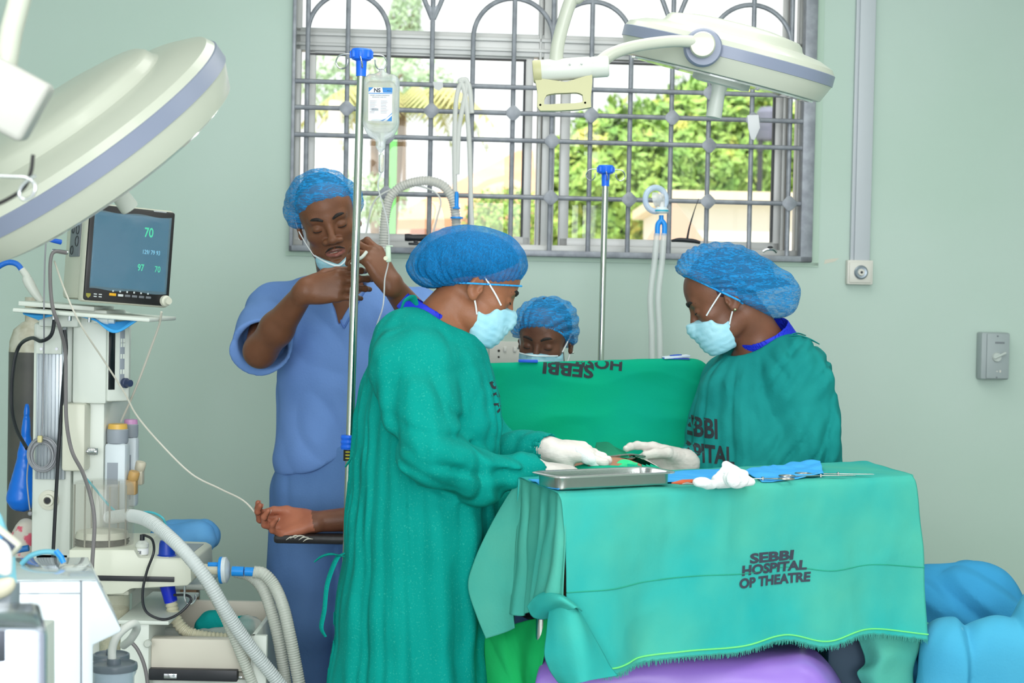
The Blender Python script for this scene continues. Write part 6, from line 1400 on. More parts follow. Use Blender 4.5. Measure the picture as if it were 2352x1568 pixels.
g = G(); g.lathe([(0, 0), (.0235, 0), (.0245, .002), (.0245, .110), (.0225, .1135), (.0225, .1145), (.0235, .117), (.0235, .150), (.021, .153), (0, .153)], P(1240, 163, 3.81), unit(P(1399, 152, 3.81) - P(1240, 163, 3.81)), 36); obj('arm_hub', g, M_white, t)
g = G()
for px, py in ((1309, 148), (1336, 147)): g.ball(P(px, py, 3.784), .0022, 10); 
obj('screw', g, M_chrome, t)
g = G(); a = P(1226, 166, 3.81); 
g.lathe([(0, 0), (.024, 0), (.0255, .003), (.0255, .018), (0, .018)], P(1224, 165, 3.81), unit(P(1399, 152, 3.81) - P(1240, 163, 3.81)), 30)
def pp(pts, Y): return [P(x, y, Y) for x, y in pts]
outer = [(1227, 178), (1300, 188), (1360, 170), (1361, 185), (1357, 225), (1358, 246), (1330, 251), (1280, 254), (1240, 254), (1234, 244), (1235, 215), (1232, 195)]; hole = [(1250, 240), (1250, 228), (1256, 217), (1275, 214), (1325, 212), (1338, 216), (1340, 234), (1320, 237), (1285, 238)]
def ringplate(g, outer, hole, Y, th):
    """plate with one window, both outlines resampled by angle"""
    cx, cy = np.mean(hole, 0); n = 64
    def res(poly):
        out = []
        for k in range(n):
            a = 2 * math.pi * k / n; d = (math.cos(a), math.sin(a)); best = None
            for i in range(len(poly)):
                x1, y1 = poly[i]; x2, y2 = poly[(i + 1) % len(poly)]; ex, ey = x2 - x1, y2 - y1; den = d[0] * ey - d[1] * ex
                if abs(den) < 1e-9: continue
                t_ = ((x1 - cx) * ey - (y1 - cy) * ex) / den; u_ = ((x1 - cx) * d[1] - (y1 - cy) * d[0]) / den
                if t_ > 0 and -1e-6 <= u_ <= 1 + 1e-6: best = t_ if best is None else max(best, t_)
            out.append((cx + d[0] * best, cy + d[1] * best))
        return out
    O = res(outer); H = res(hole); V = [P(x, y, Y) for x, y in O] + [P(x, y, Y) for x, y in H]; V += [v + (0, th, 0) for v in V[:2 * n]]; Fc = []
    for k in range(n):
        j = (k + 1) % n; Fc += [(k, j, n + j, n + k), (2 * n + j, 2 * n + k, 3 * n + k, 3 * n + j), (k, 2 * n + k, 2 * n + j, j), (n + j, 3 * n + j, 3 * n + k, n + k)]
    g.add(V, Fc)
ringplate(g, outer, hole, 3.795, .026)
obj('grab_handle', g, M_cream, t)
g = G()
for px, py in ((1241, 241), (1344, 236)): g.lathe([(0, 0), (.0025, 0), (.0025, .001), (0, .001)], P(px, py, 3.796), (0, -1, 0), 12)
obj('screw_hole', g, M_alud, t)
g = G(); tp = P(1345, -60, 3.81); g.tube([P(1277, 150, 3.81), P(1280, 110, 3.81), P(1292, 60, 3.81), P(1312, 0, 3.81), tp, np.array([tp[0] + .06, 3.82, 2.6]), np.array([tp[0] + .10, 3.83, 3.1])], [.0155, .0150, .0145, .0150, .016, .018, .02], 18, smooth=8); obj('down_tube', g, M_lampw, t)
g = G(); hb = C2 - N2 * .076 * .262 / .31 + np.array([-.004, -.03, 0]); hd_ = unit((-.17, -.02, -.98)); g.lathe([(0, 0), (.0235, 0), (.0195, .016), (.0165, .035), (.0195, .092), (.0185, .094), (0, .094)], hb, hd_, 30); obj('sterile_handle', g, M_white, t)
li = bpy.data.lights.new('surgical_lamp_beam', 'SPOT'); li.energy = 15; li.spot_size = math.radians(24); li.spot_blend = .7; li.shadow_soft_size = .10; li.color = (1, .98, .93)
lo_ = bpy.data.objects.new('surgical_lamp_beam', li); CO.objects.link(lo_); lp = C2 - N2 * .13 + np.array([.1, 0, 0]); lo_.location = tuple(lp); lo_.rotation_euler = Vector(tuple(P(1400, 1050, 4.15) - lp)).to_track_quat('-Z', 'Y').to_euler()

# ============================================================ DRIP STANDS
M_blue = mat('bright_blue_plastic', (28, 112, 245), 0.35); M_polest = mat('polished_pole_steel', (196, 200, 192), 0.16, 1.0); M_clear = mat('clear_tube', (236, 240, 242), 0.2, trans=.55, alpha=.8)
def drip_stand(top, bot, Y, k, label, base):
    """k: scale of the head relative to the near stand"""
    a, b = P(*top, Y), P(*bot, Y); d = unit(a - b); f = b + d * (-(b[2] - .06) / d[2]); t = thing('drip_stand', label, 'drip stand', (f[0], f[1], 0))
    g = G(); g.cyl(f, a + d * .005, .0102 * k ** .3, 24); obj('pole', g, M_polest, t)
    g = G(); g.lathe([(0, -.032), (.0125, -.032), (.0135, 0), (.0135, .006), (.024, .010), (.026, .014), (.027, .032), (.024, .036), (0, .036)], a, d, 28)
    for j in range(8): an = j * math.pi / 4; g.box(tuple(a + np.array([math.cos(an) * .0255, math.sin(an) * .0255, .022])), (.008, .008, .018), None, .002)
    obj('hook_head', g, M_blue, t)
    for s, dy in ((-1, 0), (1, 0), (-1, 1), (1, 1)):
        q = lambda x, z, y=0: a + np.array([s * x, y + (0.012 if dy else 0), z + .022])
        if dy: q = lambda x, z, y=0: a + np.array([y * .8, .02 + x * .8 * (1 if s > 0 else -1) * (1 if s > 0 else 1), z + .022]) if True else None
        g = G(); g.tube([q(.018, 0), q(.036, .001), q(.052, -.001), q(.060, -.008), q(.064, -.020, .004), q(.056, -.033, .006), q(.044, -.034, .004), q(.036, -.026, .0), q(.034, -.012, -.002)], .0019, 8, smooth=6); obj('hook', g, M_chrome, t)
    for j in range(5):
        an = j * 1.2566 + base; g = G(); g.tube([np.array([f[0], f[1], .085]), np.array([f[0] + .12 * math.cos(an), f[1] + .12 * math.sin(an), .075]), np.array([f[0] + .24 * math.cos(an), f[1] + .24 * math.sin(an), .055])], .011, 8); lg = obj('leg', g, M_polest, t); c = (f[0] + .24 * math.cos(an), f[1] + .24 * math.sin(an), .025); g = G(); g.cyl((c[0] - .01, c[1], .025), (c[0] + .01, c[1], .025), .025); obj('castor', g, M_alud, lg)
    return t, a
t, a = drip_stand((830, 146), (804, 1000), 4.3, 1, 'steel drip stand with blue hook head carrying the saline bag, before the person', .3)
g = G(); c = P(800, 1015, 4.3); g.lathe([(0, -.018), (.018, -.018), (.020, -.012), (.018, -.006), (.020, 0), (.018, .006), (.020, .012), (.018, .018), (0, .018)], c, (0, 0, 1), 24); obj('height_collar', g, M_blue, t)
g = G(); c = P(800, 1045, 4.3); g.lathe([(0, -.014), (.0125, -.014), (.0125, .014), (0, .014)], c, (0, 0, 1), 24); lb = obj('warning_label', g, mat('black_label', (36, 36, 30), .5), t)
g = G()
for k in range(3): g.bb(c[0] - .006, c[0] + .005, 4.2865, 4.288, c[2] + .008 - k * .008, c[2] + .0105 - k * .008)
obj('label_print', g, mat('yellow_print', (220, 210, 40), .6), lb)
drip_stand((1391, 405), (1380, 825), 5.62, 1.0, 'further steel drip stand with blue hook head, empty, standing by the window', .9)

# saline bottle
def saline():
    Y = 4.3; c = P(876, 240, Y); t = thing('saline_bag', 'clear plastic saline bottle with blue and white label hanging from the near drip stand', 'infusion bag', c)
    k = Y / F
    def outline(shrink=0, top=0, bot=0): return [(x * k, -y * k) for x, y in ()]
    s = S(); hw, hh = 41 * k, 62 * k
    s.boxp(c + (0, 0, .008), (hw, .022, hh), None, .004, 'u', .020); s.limb(c + (-.014, 0, -.062), c + (.014, 0, -.062), .024, .024, .02, 'u', (0, 1, 0), .8); s.limb(c + (0, 0, -.075), c + (0, 0, -.100), .013, .010, .012); s.limb(c + (0, 0, -.096), c + (0, 0, -.104), .0125, .0125, .002); s.limb(c + (0, 0, -.105), c + (0, 0, -.116), .009, .0055, .003)
    s.limb(c + (0, 0, .079), c + (0, 0, .082), .012, .008, .01)
    Mb = mat('milky_clear_plastic', (226, 234, 236), .22, trans=.72, ior=1.12, alpha=.72)
    obj('bottle', s.mesh(.0022), Mb, t, angle=0)
    s = S(); s.boxp(c + (-.002, 0, .000), (hw - .007, .016, hh - .010), None, .004, 'u', .014); s.limb(c + (-.012, 0, -.052), c + (.012, 0, -.052), .018, .018, .02); obj('saline', s.mesh(.0026), mat('saline_liquid', (246, 240, 226), .05, trans=.9, ior=1.15, alpha=.35), t, angle=0)
    w, h = 27 * k, 38 * k; lc = c + (-.001, -.0232, -.002); g = G(); g.box(tuple(lc), (2 * w, .0006, 2 * h), None); lb = obj('label', g, mat('white_label', (236, 240, 246), .5), t, smooth=False)
    Mb2 = mat('label_blue', (40, 130, 205), .5); z1 = lc[2] + h; x0 = lc[0] - w; y = lc[1] - .0005
    g = G(); g.add([(x0, y, z1 - .0135), (x0 + 2 * w, y, z1 - .0135), (x0 + 2 * w, y, z1 - .0155), (x0, y, z1 - .0155)], [(3, 2, 1, 0)]); g.add([(x0, y, z1), (x0 + .012, y, z1), (x0, y, z1 - .012)], [(0, 2, 1)]); g.add([(x0 + .034, y, z1), (x0 + 2 * w, y, z1), (x0 + 2 * w, y, z1 - .0125), (x0 + .036, y, z1 - .0125)], [(3, 2, 1, 0)])
    zb = lc[2] - h; g.add([(x0 + 2 * w, y, zb), (x0 + 2 * w - .014, y, zb), (x0 + 2 * w, y, zb + .014)], [(0, 2, 1)]); g.add([(x0 + 2 * w - .030, y, zb), (x0 + 2 * w - .022, y, zb), (x0 + 2 * w, y, zb + .018), (x0 + 2 * w, y, zb + .021), (x0 + 2 * w - .014, y, zb + .007)], [(4, 3, 2, 1, 0)]); obj('label_band', g, Mb2, lb, smooth=False)
    Mk = mat('label_print', (60, 66, 80), .6)
    def tx(s_, x, z, sz, bold=.02, al='LEFT'): V, Fc = text_flat(s_, (x, y - .0003, z), (1, 0, 0), (0, 0, 1), sz, bold=bold, align=al, maxlen=.01); obj('lettering', (V, Fc), Mk, lb, smooth=False)
    tx('NS', x0 + .013, z1 - .0115, .0135, .04); tx('SODIUM CHLORIDE INTRAVENOUS', x0 + .003, z1 - .0205, .0031); tx('INFUSION B.P. (0.9% W/V)', x0 + .009, z1 - .0250, .0031); tx('500 ml', x0 + .046, z1 - .0085, .0032)
    g = G(); rs = np.random.RandomState(4)
    for i in range(9): z = z1 - .033 - i * .0037; g.add([(x0 + .003, y, z), (x0 + .003 + .012 + .010 * rs.rand(), y, z), (x0 + .015, y, z - .0009), (x0 + .003, y, z - .0009)], [(3, 2, 1, 0)]); g.add([(x0 + .031, y, z), (x0 + .031 + .012 + .011 * rs.rand(), y, z), (x0 + .045, y, z - .0009), (x0 + .031, y, z - .0009)], [(3, 2, 1, 0)])
    for i in range(16): x = x0 + .008 + i * .0011; g.add([(x, y - .0001, z1 - .052), (x + .0004 + .0004 * rs.rand(), y - .0001, z1 - .052), (x + .0006, y - .0001, z1 - .058), (x, y - .0001, z1 - .058)], [(3, 2, 1, 0)])
    obj('small_print', g, mat('grey_print', (130, 136, 148), .6), lb, kind='stuff', smooth=False)
    g = G(); g.tube([P(873, 150, Y), P(874, 168, Y)], .0009, 6); obj('hanging_loop', g, M_clear, t)
    ds = thing('drip_set', 'clear drip chamber with roller clamp and line running down from the saline bag', 'drip line', P(875, 370, Y))
    g = G(); g.lathe([(0, .024), (.0035, .024), (.004, .020), (.0068, .019), (.0068, -.021), (.005, -.024), (.002, -.026), (0, -.026)], P(876, 373, Y), (0, 0, 1), 20); obj('drip_chamber', g, mat('clear_chamber', (232, 238, 230), .1, trans=.7, alpha=.7, ior=1.2), ds)
    g = G(); g.tube([P(*q) for q in ((876, 396, Y), (868, 425, Y), (878, 465, Y + .01), (888, 500, Y + .02), (893, 535, Y + .02), (893, 570, Y + .02), (892, 604, Y + .02), (884, 640, Y), (882, 680, Y - .02), (878, 710, Y - .04), (866, 745, Y - .05), (860, 775, Y - .06))], .0019, 8, smooth=6); obj('tubing', g, M_clear, ds)
    cl = P(892, 584, Y + .01); g = G(); g.box(tuple(cl), (.013, .012, .040), Matrix.Rotation(math.radians(-3), 3, 'Y'), .003); g.box(tuple(cl + (.003, 0, .021)), (.017, .010, .003), None, .001); obj('roller_clamp', g, mat('pale_green_plastic', (206, 228, 204), .35), ds)
    g = G(); g.cyl(cl + (-.006, -.008, -.010), cl + (-.006, .008, -.010), .0055, 16); obj('roller', g, mat('cream_roller', (226, 226, 196), .4), ds)
    # line in the person's hands and its connector
    g = G(); g.tube([P(*q) for q in ((846, 532, 4.52), (856, 480, 4.5), (872, 448, 4.48), (905, 432, 4.5))], .0028, 8, smooth=6); 
    hl = thing('syringe_connector', 'white connector and short line pinched between the hands of the person behind the pole', 'connector', P(825, 600, 4.36))
    g = G(); g.tube([P(*q) for q in ((842, 578, 4.37), (832, 590, 4.36), (818, 598, 4.355), (806, 606, 4.355))], [.0045, .0045, .004, .003], 10, smooth=5); obj('connector', g, M_white, hl)
    g = G(); g.tube([P(*q) for q in ((806, 660, 4.37), (804, 700, 4.38), (805, 728, 4.38))], .0024, 8); obj('tubing', g, M_white, hl)
saline()

# ============================================================ THINGS HANGING AT THE WINDOW
M_hose = mat('translucent_hose', (228, 228, 222), .35, trans=.3, alpha=.9); M_hosew = mat('milky_hose', (218, 220, 216), .4, alpha=.92); M_sky = mat('sky_blue_connector', (30, 150, 240), .35, alpha=.95)
YW = 5.82
g = G(); g.tube([P(*q) for q in ((880, 600, YW), (882, 540, YW), (886, 490, YW), (897, 452, YW), (925, 427, YW), (972, 415, YW), (1012, 423, YW), (1036, 450, YW), (1046, 490, YW), (1050, 560, YW))], .0155, 12, smooth=10, rings=(.009, .0014)); obj('breathing_hose', g, M_hose, label='clear corrugated hose arching before the left window pane', cat='hose')
t = thing('tubing_loop', 'pair of pale flat hoses looped over the window grille beside the mullion', 'tubing', P(1065, 300, YW))
for pts in (((1052, 560), (1046, 470), (1044, 330), (1048, 230), (1060, 190), (1072, 186), (1066, 230), (1054, 300), (1050, 400)), ((1086, 560), (1082, 470), (1078, 330), (1070, 230), (1062, 195), (1056, 186), (1066, 184), (1078, 200), (1084, 260))):
    g = G(); g.tube([P(x, y, YW + .02) for x, y in pts], .0085, 10, smooth=6); obj('hose', g, M_hosew, t)
g = G(); g.lathe([(0, 0), (.006, 0), (.008, .02), (.008, .05), (.014, .055), (.014, .058), (.004, .06), (0, .06)], P(1049, 440, YW - .01), (0, 0, -1), 16); g.lathe([(0, 0), (.022, 0), (.022, .006), (0, .006)], P(1049, 498, YW - .01), (0, 0, -1), 20); obj('blue_connector', g, M_sky, t)
g = G(); g.tube([P(*q) for q in ((840, 540, YW), (856, 470, YW), (884, 442, YW), (940, 425, YW), (990, 436, YW), (1012, 460, YW), (1004, 500, YW), (992, 545, YW))], .003, 8, smooth=8); obj('thin_line', g, M_hosew, label='thin white line arcing beside the corrugated hose at the window', cat='tubing')
t = thing('breathing_circuit', 'anaesthesia face mask, filter and twin hoses hanging before the right window pane', 'breathing circuit', P(1515, 480, 5.75)); Yc = 5.75
mc = P(1506, 458, Yc)
g = G(); g.tube([mc + np.array([.036 * math.cos(a), .012 * math.cos(a), .040 * math.sin(a)]) for a in np.linspace(0, 2 * math.pi, 28, endpoint=False)], .010, 10, closed=True); obj('mask_cushion', g, mat('clear_blue_cushion', (206, 226, 250), .15, alpha=.75), t)
g = G(); g.lathe([(.026, -.004), (.022, .010), (.012, .018), (.011, .026), (0, .026)], mc, (.9, -.35, .2), 24); obj('mask_shell', g, mat('clear_mask_shell', (232, 236, 238), .15, alpha=.6), t)
g = G(); g.tube([mc + (.015, -.01, .006), P(1520, 452, Yc), P(1520, 478, Yc)], .010, 12, smooth=4); obj('elbow', g, mat('clear_elbow', (240, 240, 240), .2, alpha=.8), t)
g = G(); g.lathe([(0, -.009), (.020, -.009), (.024, -.004), (.024, .004), (.018, .012), (0, .012)], P(1519, 484, Yc), (0, 0, 1), 28); obj('filter', g, mat('filter_white', (220, 232, 236), .3), t)
g = G(); g.lathe([(.0238, -.003), (.0245, -.002), (.0245, .002), (.0238, .003)], P(1519, 484, Yc), (0, 0, 1), 28); obj('filter_band', g, mat('cyan_band', (20, 170, 200), .4), t)
g = G(); g.tube([P(1519, 494, Yc), P(1519, 508, Yc)], .008, 12); g.tube([P(1519, 506, Yc), P(1511, 516, Yc), P(1510, 540, Yc)], .009, 12, smooth=3); g.tube([P(1519, 506, Yc), P(1526, 516, Yc), P(1526, 540, Yc)], .009, 12, smooth=3); obj('y_piece', g, M_sky, t)
Mf = mat('faint_hose', (226, 232, 230), .3, alpha=.55)
for x0, x1 in ((1509, 1494), (1525, 1512)): g = G(); g.tube([P(x0, 536, Yc), P((x0 + x1) / 2 + 2, 600, Yc), P(x1, 680, Yc), P(x1 + 3, 760, Yc), P(x1 + 4, 860, Yc), P(x1 + 4, 960, Yc)], .0105, 12, smooth=6); obj('hose', g, Mf, t)
M_blk = mat('black_plastic', (38, 40, 46), .4)
t = thing('scope_handle', 'black cylindrical handle lying on the window sill behind the left cap', 'handle', P(955, 550, YW)); g = G(); g.tube([P(930, 545, YW), P(938, 545, YW), P(948, 546, YW), P(980, 546, YW)], [.012, .0135, .011, .0125], 14); obj('grip', g, M_blk, t); g = G(); g.box(tuple(P(955, 560, YW)), (.05, .03, .008), None, .003); g.box(tuple(P(955, 553, YW)), (.015, .012, .02), None, .002); obj('foot', g, M_blk, t)
t = thing('laryngoscope', 'black handled instrument with a thin upright blade on the right window sill', 'laryngoscope', P(1580, 555, YW)); g = G(); g.tube([P(1542, 553, YW), P(1560, 551, YW), P(1590, 553, YW), P(1608, 557, YW)], [.006, .011, .011, .008], 12, smooth=4, flat=.7); obj('handle', g, M_blk, t); g = G(); g.tube([P(1578, 550, YW), P(1584, 520, YW), P(1596, 480, YW), P(1605, 456, YW)], [.004, .003, .0016, .0008], 8, smooth=4); obj('blade', g, M_blk, t)
t = thing('metal_valve', 'small chrome and black fitting on the sill behind the right surgical cap', 'fitting', P(1770, 575, YW)); g = G(); g.tube([P(1752, 578, YW), P(1762, 573, YW), P(1776, 573, YW), P(1784, 580, YW)], .005, 8, smooth=4); obj('body', g, M_chrome, t); g = G(); g.ball(P(1769, 568, YW), (.010, .010, .005), 12); obj('knob', g, M_blk, t)
g = G(); g.prism([(-.022, .03), (.016, .032), (.022, -.012), (.004, -.055), (-.008, -.05), (-.018, -.014)], P(1731, 285, 5.78 + .03), (1, 0, 0), (0, 0, 1), .006, .001); obj('torn_label', g, mat('white_tag', (214, 216, 220), .6), label='torn white tag stuck on a grille diamond at the right pane', cat='tag')
g = G(); g.prism([(-.018, .012), (.016, .012), (.018, -.006), (.004, -.018), (-.012, -.012)], P(1006, 196, 5.9), (1, 0, 0), (0, 0, 1), .003); obj('tape_scrap', g, mat('milky_tape', (206, 208, 210), .5), label='small pale tape scrap on the top horizontal grille rod', cat='tape')
# ============================================================ LEFT SIDE EQUIPMENT
M_mach = mat('machine_white', (222, 228, 220), .38); M_mcream = mat('machine_cream', (218, 218, 202), .4); M_rail = mat('anodised_rail', (186, 194, 200), .35, .4); M_gray = mat('mid_grey_plastic', (150, 158, 168), .45); M_black = M_blk
M_dark = mat('dark_screen_glass', (30, 34, 38), .12)
YA = 4.42
def rb(g, x0, y0, x1, y1, Y, d, bev=.003):
    a = P(x0, y1, Y); b = P(x1, y0, Y); return g.bb(a[0], b[0], Y, Y + d, a[2], b[2], bev)
t = thing('anaesthesia_machine', 'white anaesthesia machine column with aluminium rail, clear bellows dome and tray', 'anaesthesia machine', (P(200, 1200, YA)[0], YA + .1, 0)); AM = t
g = G(); rb(g, 70, 742, 168, 1292, YA + .02, .26, .008); rb(g, 163, 718, 244, 1292, YA, .30, .010); a = P(70, 1285, YA); g.bb(a[0], P(246, 1, YA)[0], YA + .02, YA + .30, .12, a[2] + .02, .01); obj('column', g, M_mach, t)
g = G(); rb(g, 165, 712, 246, 926, YA - .03, .22, .006); obj('display_head', g, M_mach, t)
g = G(); rb(g, 80, 748, 152, 1100, YA + .005, .03, .001)
for x in (84, 92, 99, 107, 115, 124, 132, 140): rb(g, x, 770, x + 3.0, 1100, YA, .01, .0008)
obj('accessory_rail', g, M_rail, t)
g = G(); rb(g, 82, 745, 142, 812, YA - .006, .02, .002); rb(g, 88, 720, 180, 750, YA - .06, .10, .006); obj('rail_bracket', g, M_mach, t)
g = G()
for x in (95, 130): g.lathe([(0, 0), (.0045, 0), (.004, .002), (0, .002)], P(x, 801, YA - .006), (0, -1, 0), 12)
obj('screw', g, M_chrome, t)
pn = thing('x', None, None, (0, 0, 0)); bpy.data.objects.remove(pn)
M = Matrix.Translation(Vector(P(246, 926, YA - .028))) @ Matrix.Rotation(math.radians(38), 4, 'Z')
g = G(M); g.bb(0, .062, 0, .20, .004, .205, .006); pnl = obj('front_panel', g, M_mach, t)
g = G(M); g.bb(.003, .020, -.0015, .003, .035, .185, .001); obj('display', g, M_dark, pnl)
g = G(M); g.bb(.033, .047, -.0015, .003, .05, .190, .002); obj('keypad', g, M_gray, pnl)
g = G(M)
for z in (.115, .145, .155, .075): g.bb(.0345, .0385, -.003, 0, z, z + .012); g.bb(.0410, .0455, -.003, 0, z, z + .012)
obj('key', g, M_mach, pnl)
g = G(M); g.lathe([(0, 0), (.013, 0), (.013, .008), (.010, .010), (.009, .024), (0, .025)], (.046, -.002, .052), (.3, -1, 0), 20); obj('dial', g, mat('navy_dial', (52, 64, 96), .4), pnl)
g = G(); rb(g, 140, 927, 196, 1082, YA - .055, .07, .008); obj('side_cover', g, M_mcream, t)
g = G(); g.lathe([(0, 0), (.004, 0), (.004, .010), (.0105, .011)] + [(.0105 - .0012 * (k % 2), .012 + k * .002) for k in range(10)] + [(.009, .034), (0, .034)], P(193, 1036, YA - .04), (1, 0, 0), 24); obj('clamp_knob', g, M_chrome, t)
pc = P(112, 1148, YA + .018); g = G(); g.lathe([(0, 0), (.026, 0), (.026, .004), (.020, .006), (.016, .006), (.015, .014), (.010, .015), (.009, .006), (0, .006)], pc, (0, -1, 0), 30); obj('gas_port', g, M_mcream, t)
g = G(); g.lathe([(0, 0), (.008, 0), (.008, .001), (0, .001)], pc + (0, -.012, 0), (0, -1, 0), 20); obj('port_bore', g, M_dark, t)
# vaporisers
def vaporiser(x0, x1, y0, y1, Y, topc, capc, cx, cy, label):
    c = P((x0 + x1) / 2, y1, Y); v = thing('vaporiser', label, 'vaporiser', c); r = (x1 - x0) / 2 * Y / F; H = (y1 - y0) * Y / F
    g = G(); g.bb(c[0] - r, c[0] + r, Y - r, Y + r, c[2], c[2] + H * .80, .008); obj('body', g, mat('pale_blue_white', (212, 222, 228), .4), v)
    g = G(); g.bb(c[0] - r * .7, c[0] + r * .3, Y - r - .001, Y - r + .002, c[2] + .02, c[2] + H * .6); obj('sight_panel', g, M_gray, v)
    g = G(); g.lathe([(0, H * .80), (r * .96, H * .80), (r * 1.0, H * .82), (r * 1.0, H * .94), (r * .9, H * .95), (0, H * .95)], (c[0], Y, c[2]), (0, 0, 1), 30); dl = obj('dial', g, M_gray, v)
    g = G(); g.lathe([(0, H * .945), (r * .92, H * .945), (r * .86, H * 1.0), (0, H * 1.0)], (c[0], Y, c[2]), (0, 0, 1), 30); obj('coloured_cap', g, mat('cap_' + topc[1], topc[0], .4), dl)
    f = P(cx, cy, Y - .01); g = G(); g.lathe([(0, -.012), (.013, -.012), (.0145, -.008), (.0145, .008), (.012, .012), (0, .012)], f, unit((.25, -.1, 1)), 20); g.bb(f[0] - .02, f[0] + .008, Y - .02, Y + .01, f[2] - .05, f[2] - .01, .004); obj('filler_cap', g, mat('filler_' + topc[1], capc, .45), v)
vaporiser(281, 315, 962, 1162, YA + .12, ((206, 150, 196), 'pink'), (214, 206, 184), 322, 1070, 'rear vaporiser with pink top and cream filler cap')
vaporiser(243, 292, 972, 1190, YA + .02, ((222, 178, 84), 'yellow'), (196, 156, 96), 307, 1092, 'front vaporiser with yellow top and brown filler cap')
# bellows
bc = P(234, 1264, YA - .10); bx_, bz = bc[0], bc[2]; By = YA - .10
Mdome = mat('smoky_clear_dome', (206, 204, 190), .08, trans=.0, alpha=.14, coat=.6)
R_ = .080; Hd = 160 * By / F
g = G(); g.lathe([(R_, 0), (R_, Hd * .90), (R_ * .96, Hd * .97), (R_ * .88, Hd), (0, Hd), (0, Hd - .003), (R_ * .87, Hd - .003), (R_ * .93, Hd * .95), (R_ * .965, Hd * .90), (R_ * .965, 0)], (bx_, By, bz), (0, 0, 1), 48); dome = obj('bellows_dome', g, Mdome, t)
g = G(); g.lathe([(0, .0)] + [(R_ * (.86 if k % 2 else .80), .004 + k * .004) for k in range(8)] + [(0, .034)], (bx_, By, bz), (0, 0, 1), 48); obj('bellows', g, mat('black_bellows', (48, 48, 52), .5), t)
g = G(); g.lathe([(0, .034), (R_ * .84, .034), (R_ * .84, .040), (R_ * .78, .050), (0, .054)], (bx_, By, bz), (0, 0, 1), 48); obj('bellows_top', g, M_mcream, t)
for an in (3.6, 4.3, 5.2, 5.9, 1.2, 2.2): g = G(); q = (bx_ + R_ * .88 * math.cos(an), By + R_ * .88 * math.sin(an)); g.cyl((q[0], q[1], bz + .01), (q[0], q[1], bz + Hd - .006), .0022, 8); obj('guide_rod', g, mat('smoky_rod', (150, 148, 138), .2), t)
# tray body
def pr(g, pts, Y, depth, bev=.004):
    return g.prism([(P(x, y, Y)[0], P(x, y, Y)[2]) for x, y in pts][::-1], (0, Y, 0), (1, 0, 0), (0, 0, 1), depth, bev)
g = G(); Yt = YA - .20
pr(g, [(158, 1262), (308, 1262), (318, 1280), (424, 1284), (438, 1292), (440, 1336), (430, 1345), (300, 1352), (282, 1364), (225, 1366), (200, 1350), (158, 1350)], Yt, .30, .004); obj('absorber_body', g, mat('body_cream', (222, 224, 208), .4), t)
g = G(); rb(g, 215, 1325, 400, 1333, Yt - .004, .006, .001); obj('black_trim', g, M_black, t)
a = P(318, 1283, Yt); b = P(424, 1283, Yt); g = G(); g.bb(a[0], b[0], Yt + .02, Yt + .26, a[2] - .002, a[2] + .002); obj('grey_deck', g, M_gray, t)
c = P(383, 1280, Yt + .05); g = G(); g.lathe([(0, 0), (.024, 0), (.024, .006), (.020, .008), (.0195, .010)] , c, (0, 0, 1), 24); g.lathe([(0, .008), (.021, .008), (.0195, .034), (.017, .043), (0, .043)], c, (0, 0, 1), 12); obj('relief_valve', g, mat('deep_blue_knob', (16, 62, 178), .35), t)
c = P(326, 1284, Yt + .04); g = G(); g.lathe([(0, 0), (.011, 0), (.011, .010), (.0155, .012), (.0155, .030), (.017, .032), (.017, .040), (.009, .048), (0, .048)], c, (0, 0, 1), 22); obj('oxygen_sensor', g, M_white, t)
g = G(); g.lathe([(.0157, .014), (.0160, .015), (.0160, .027), (.0157, .028)], c, (0, 0, 1), 22); obj('sensor_label', g, mat('label_grey_white', (236, 238, 240), .6), t)
V, Fc = text_flat('CE', c + (-.004, -.0175, .016), (1, 0, 0), (0, 0, 1), .010, bold=.02); obj('lettering', (V, Fc), M_ink, t, smooth=False)
g = G(); g.cyl(c + (.0, 0, .046), c + (0, 0, .062), .006); obj('sensor_plug', g, M_black, t)
g = G(); g.tube([c + (0, 0, .060)] + [P(*q) for q in ((335, 1230, Yt + .03), (350, 1240, Yt - .01), (353, 1268, Yt - .03), (338, 1310, Yt - .03), (328, 1355, Yt - .03), (330, 1392, Yt - .03), (345, 1412, Yt - .03), (378, 1422, Yt - .03), (412, 1408, Yt - .03), (438, 1380, Yt - .02), (430, 1367, Yt), (400, 1366, Yt + .03))], .0034, 8, smooth=7); obj('sensor_cable', g, M_black, t)
g = G(); g.lathe([(0, 0), (.022, 0), (.022, .014), (.018, .018), (.018, .030), (0, .030)], P(438, 1306, Yt + .06), (1, 0, 0), 28); obj('outlet_port', g, mat('ivory_port', (228, 222, 196), .35), t)
g = G(); g.tube([P(*q) for q in ((425, 1345, Yt), (424, 1372, Yt - .005), (430, 1386, Yt - .005), (441, 1386, Yt - .005), (449, 1376, Yt - .005), (449, 1364, Yt - .005))], .0026, 8, smooth=5); obj('bag_hook', g, M_chrome, t)
c = P(262, 1500, YA - .10); r = .038; z1 = P(262, 1362, YA - .10)[2]
g = G(); g.lathe([(r, 0), (r, z1 - c[2]), (r * .95, z1 - c[2]), (r * .95, 0)], c, (0, 0, 1), 36); obj('absorber_canister', g, mat('clear_canister', (214, 214, 190), .1, alpha=.35, coat=.5), t)
g = G(); g.lathe([(0, 0), (r * .94, 0), (r * .94, (z1 - c[2]) * .76), (0, (z1 - c[2]) * .78)], c, (0, 0, 1), 36); obj('soda_lime', g, mat('soda_lime_granules', (226, 218, 196), .9, col2=(178, 168, 146), nscale=260, bump=.8, bscale=300), t, kind='stuff')
g = G(); rb(g, 228, 1356, 296, 1366, YA - .14, .08, .004); obj('canister_collar', g, M_mcream, t)

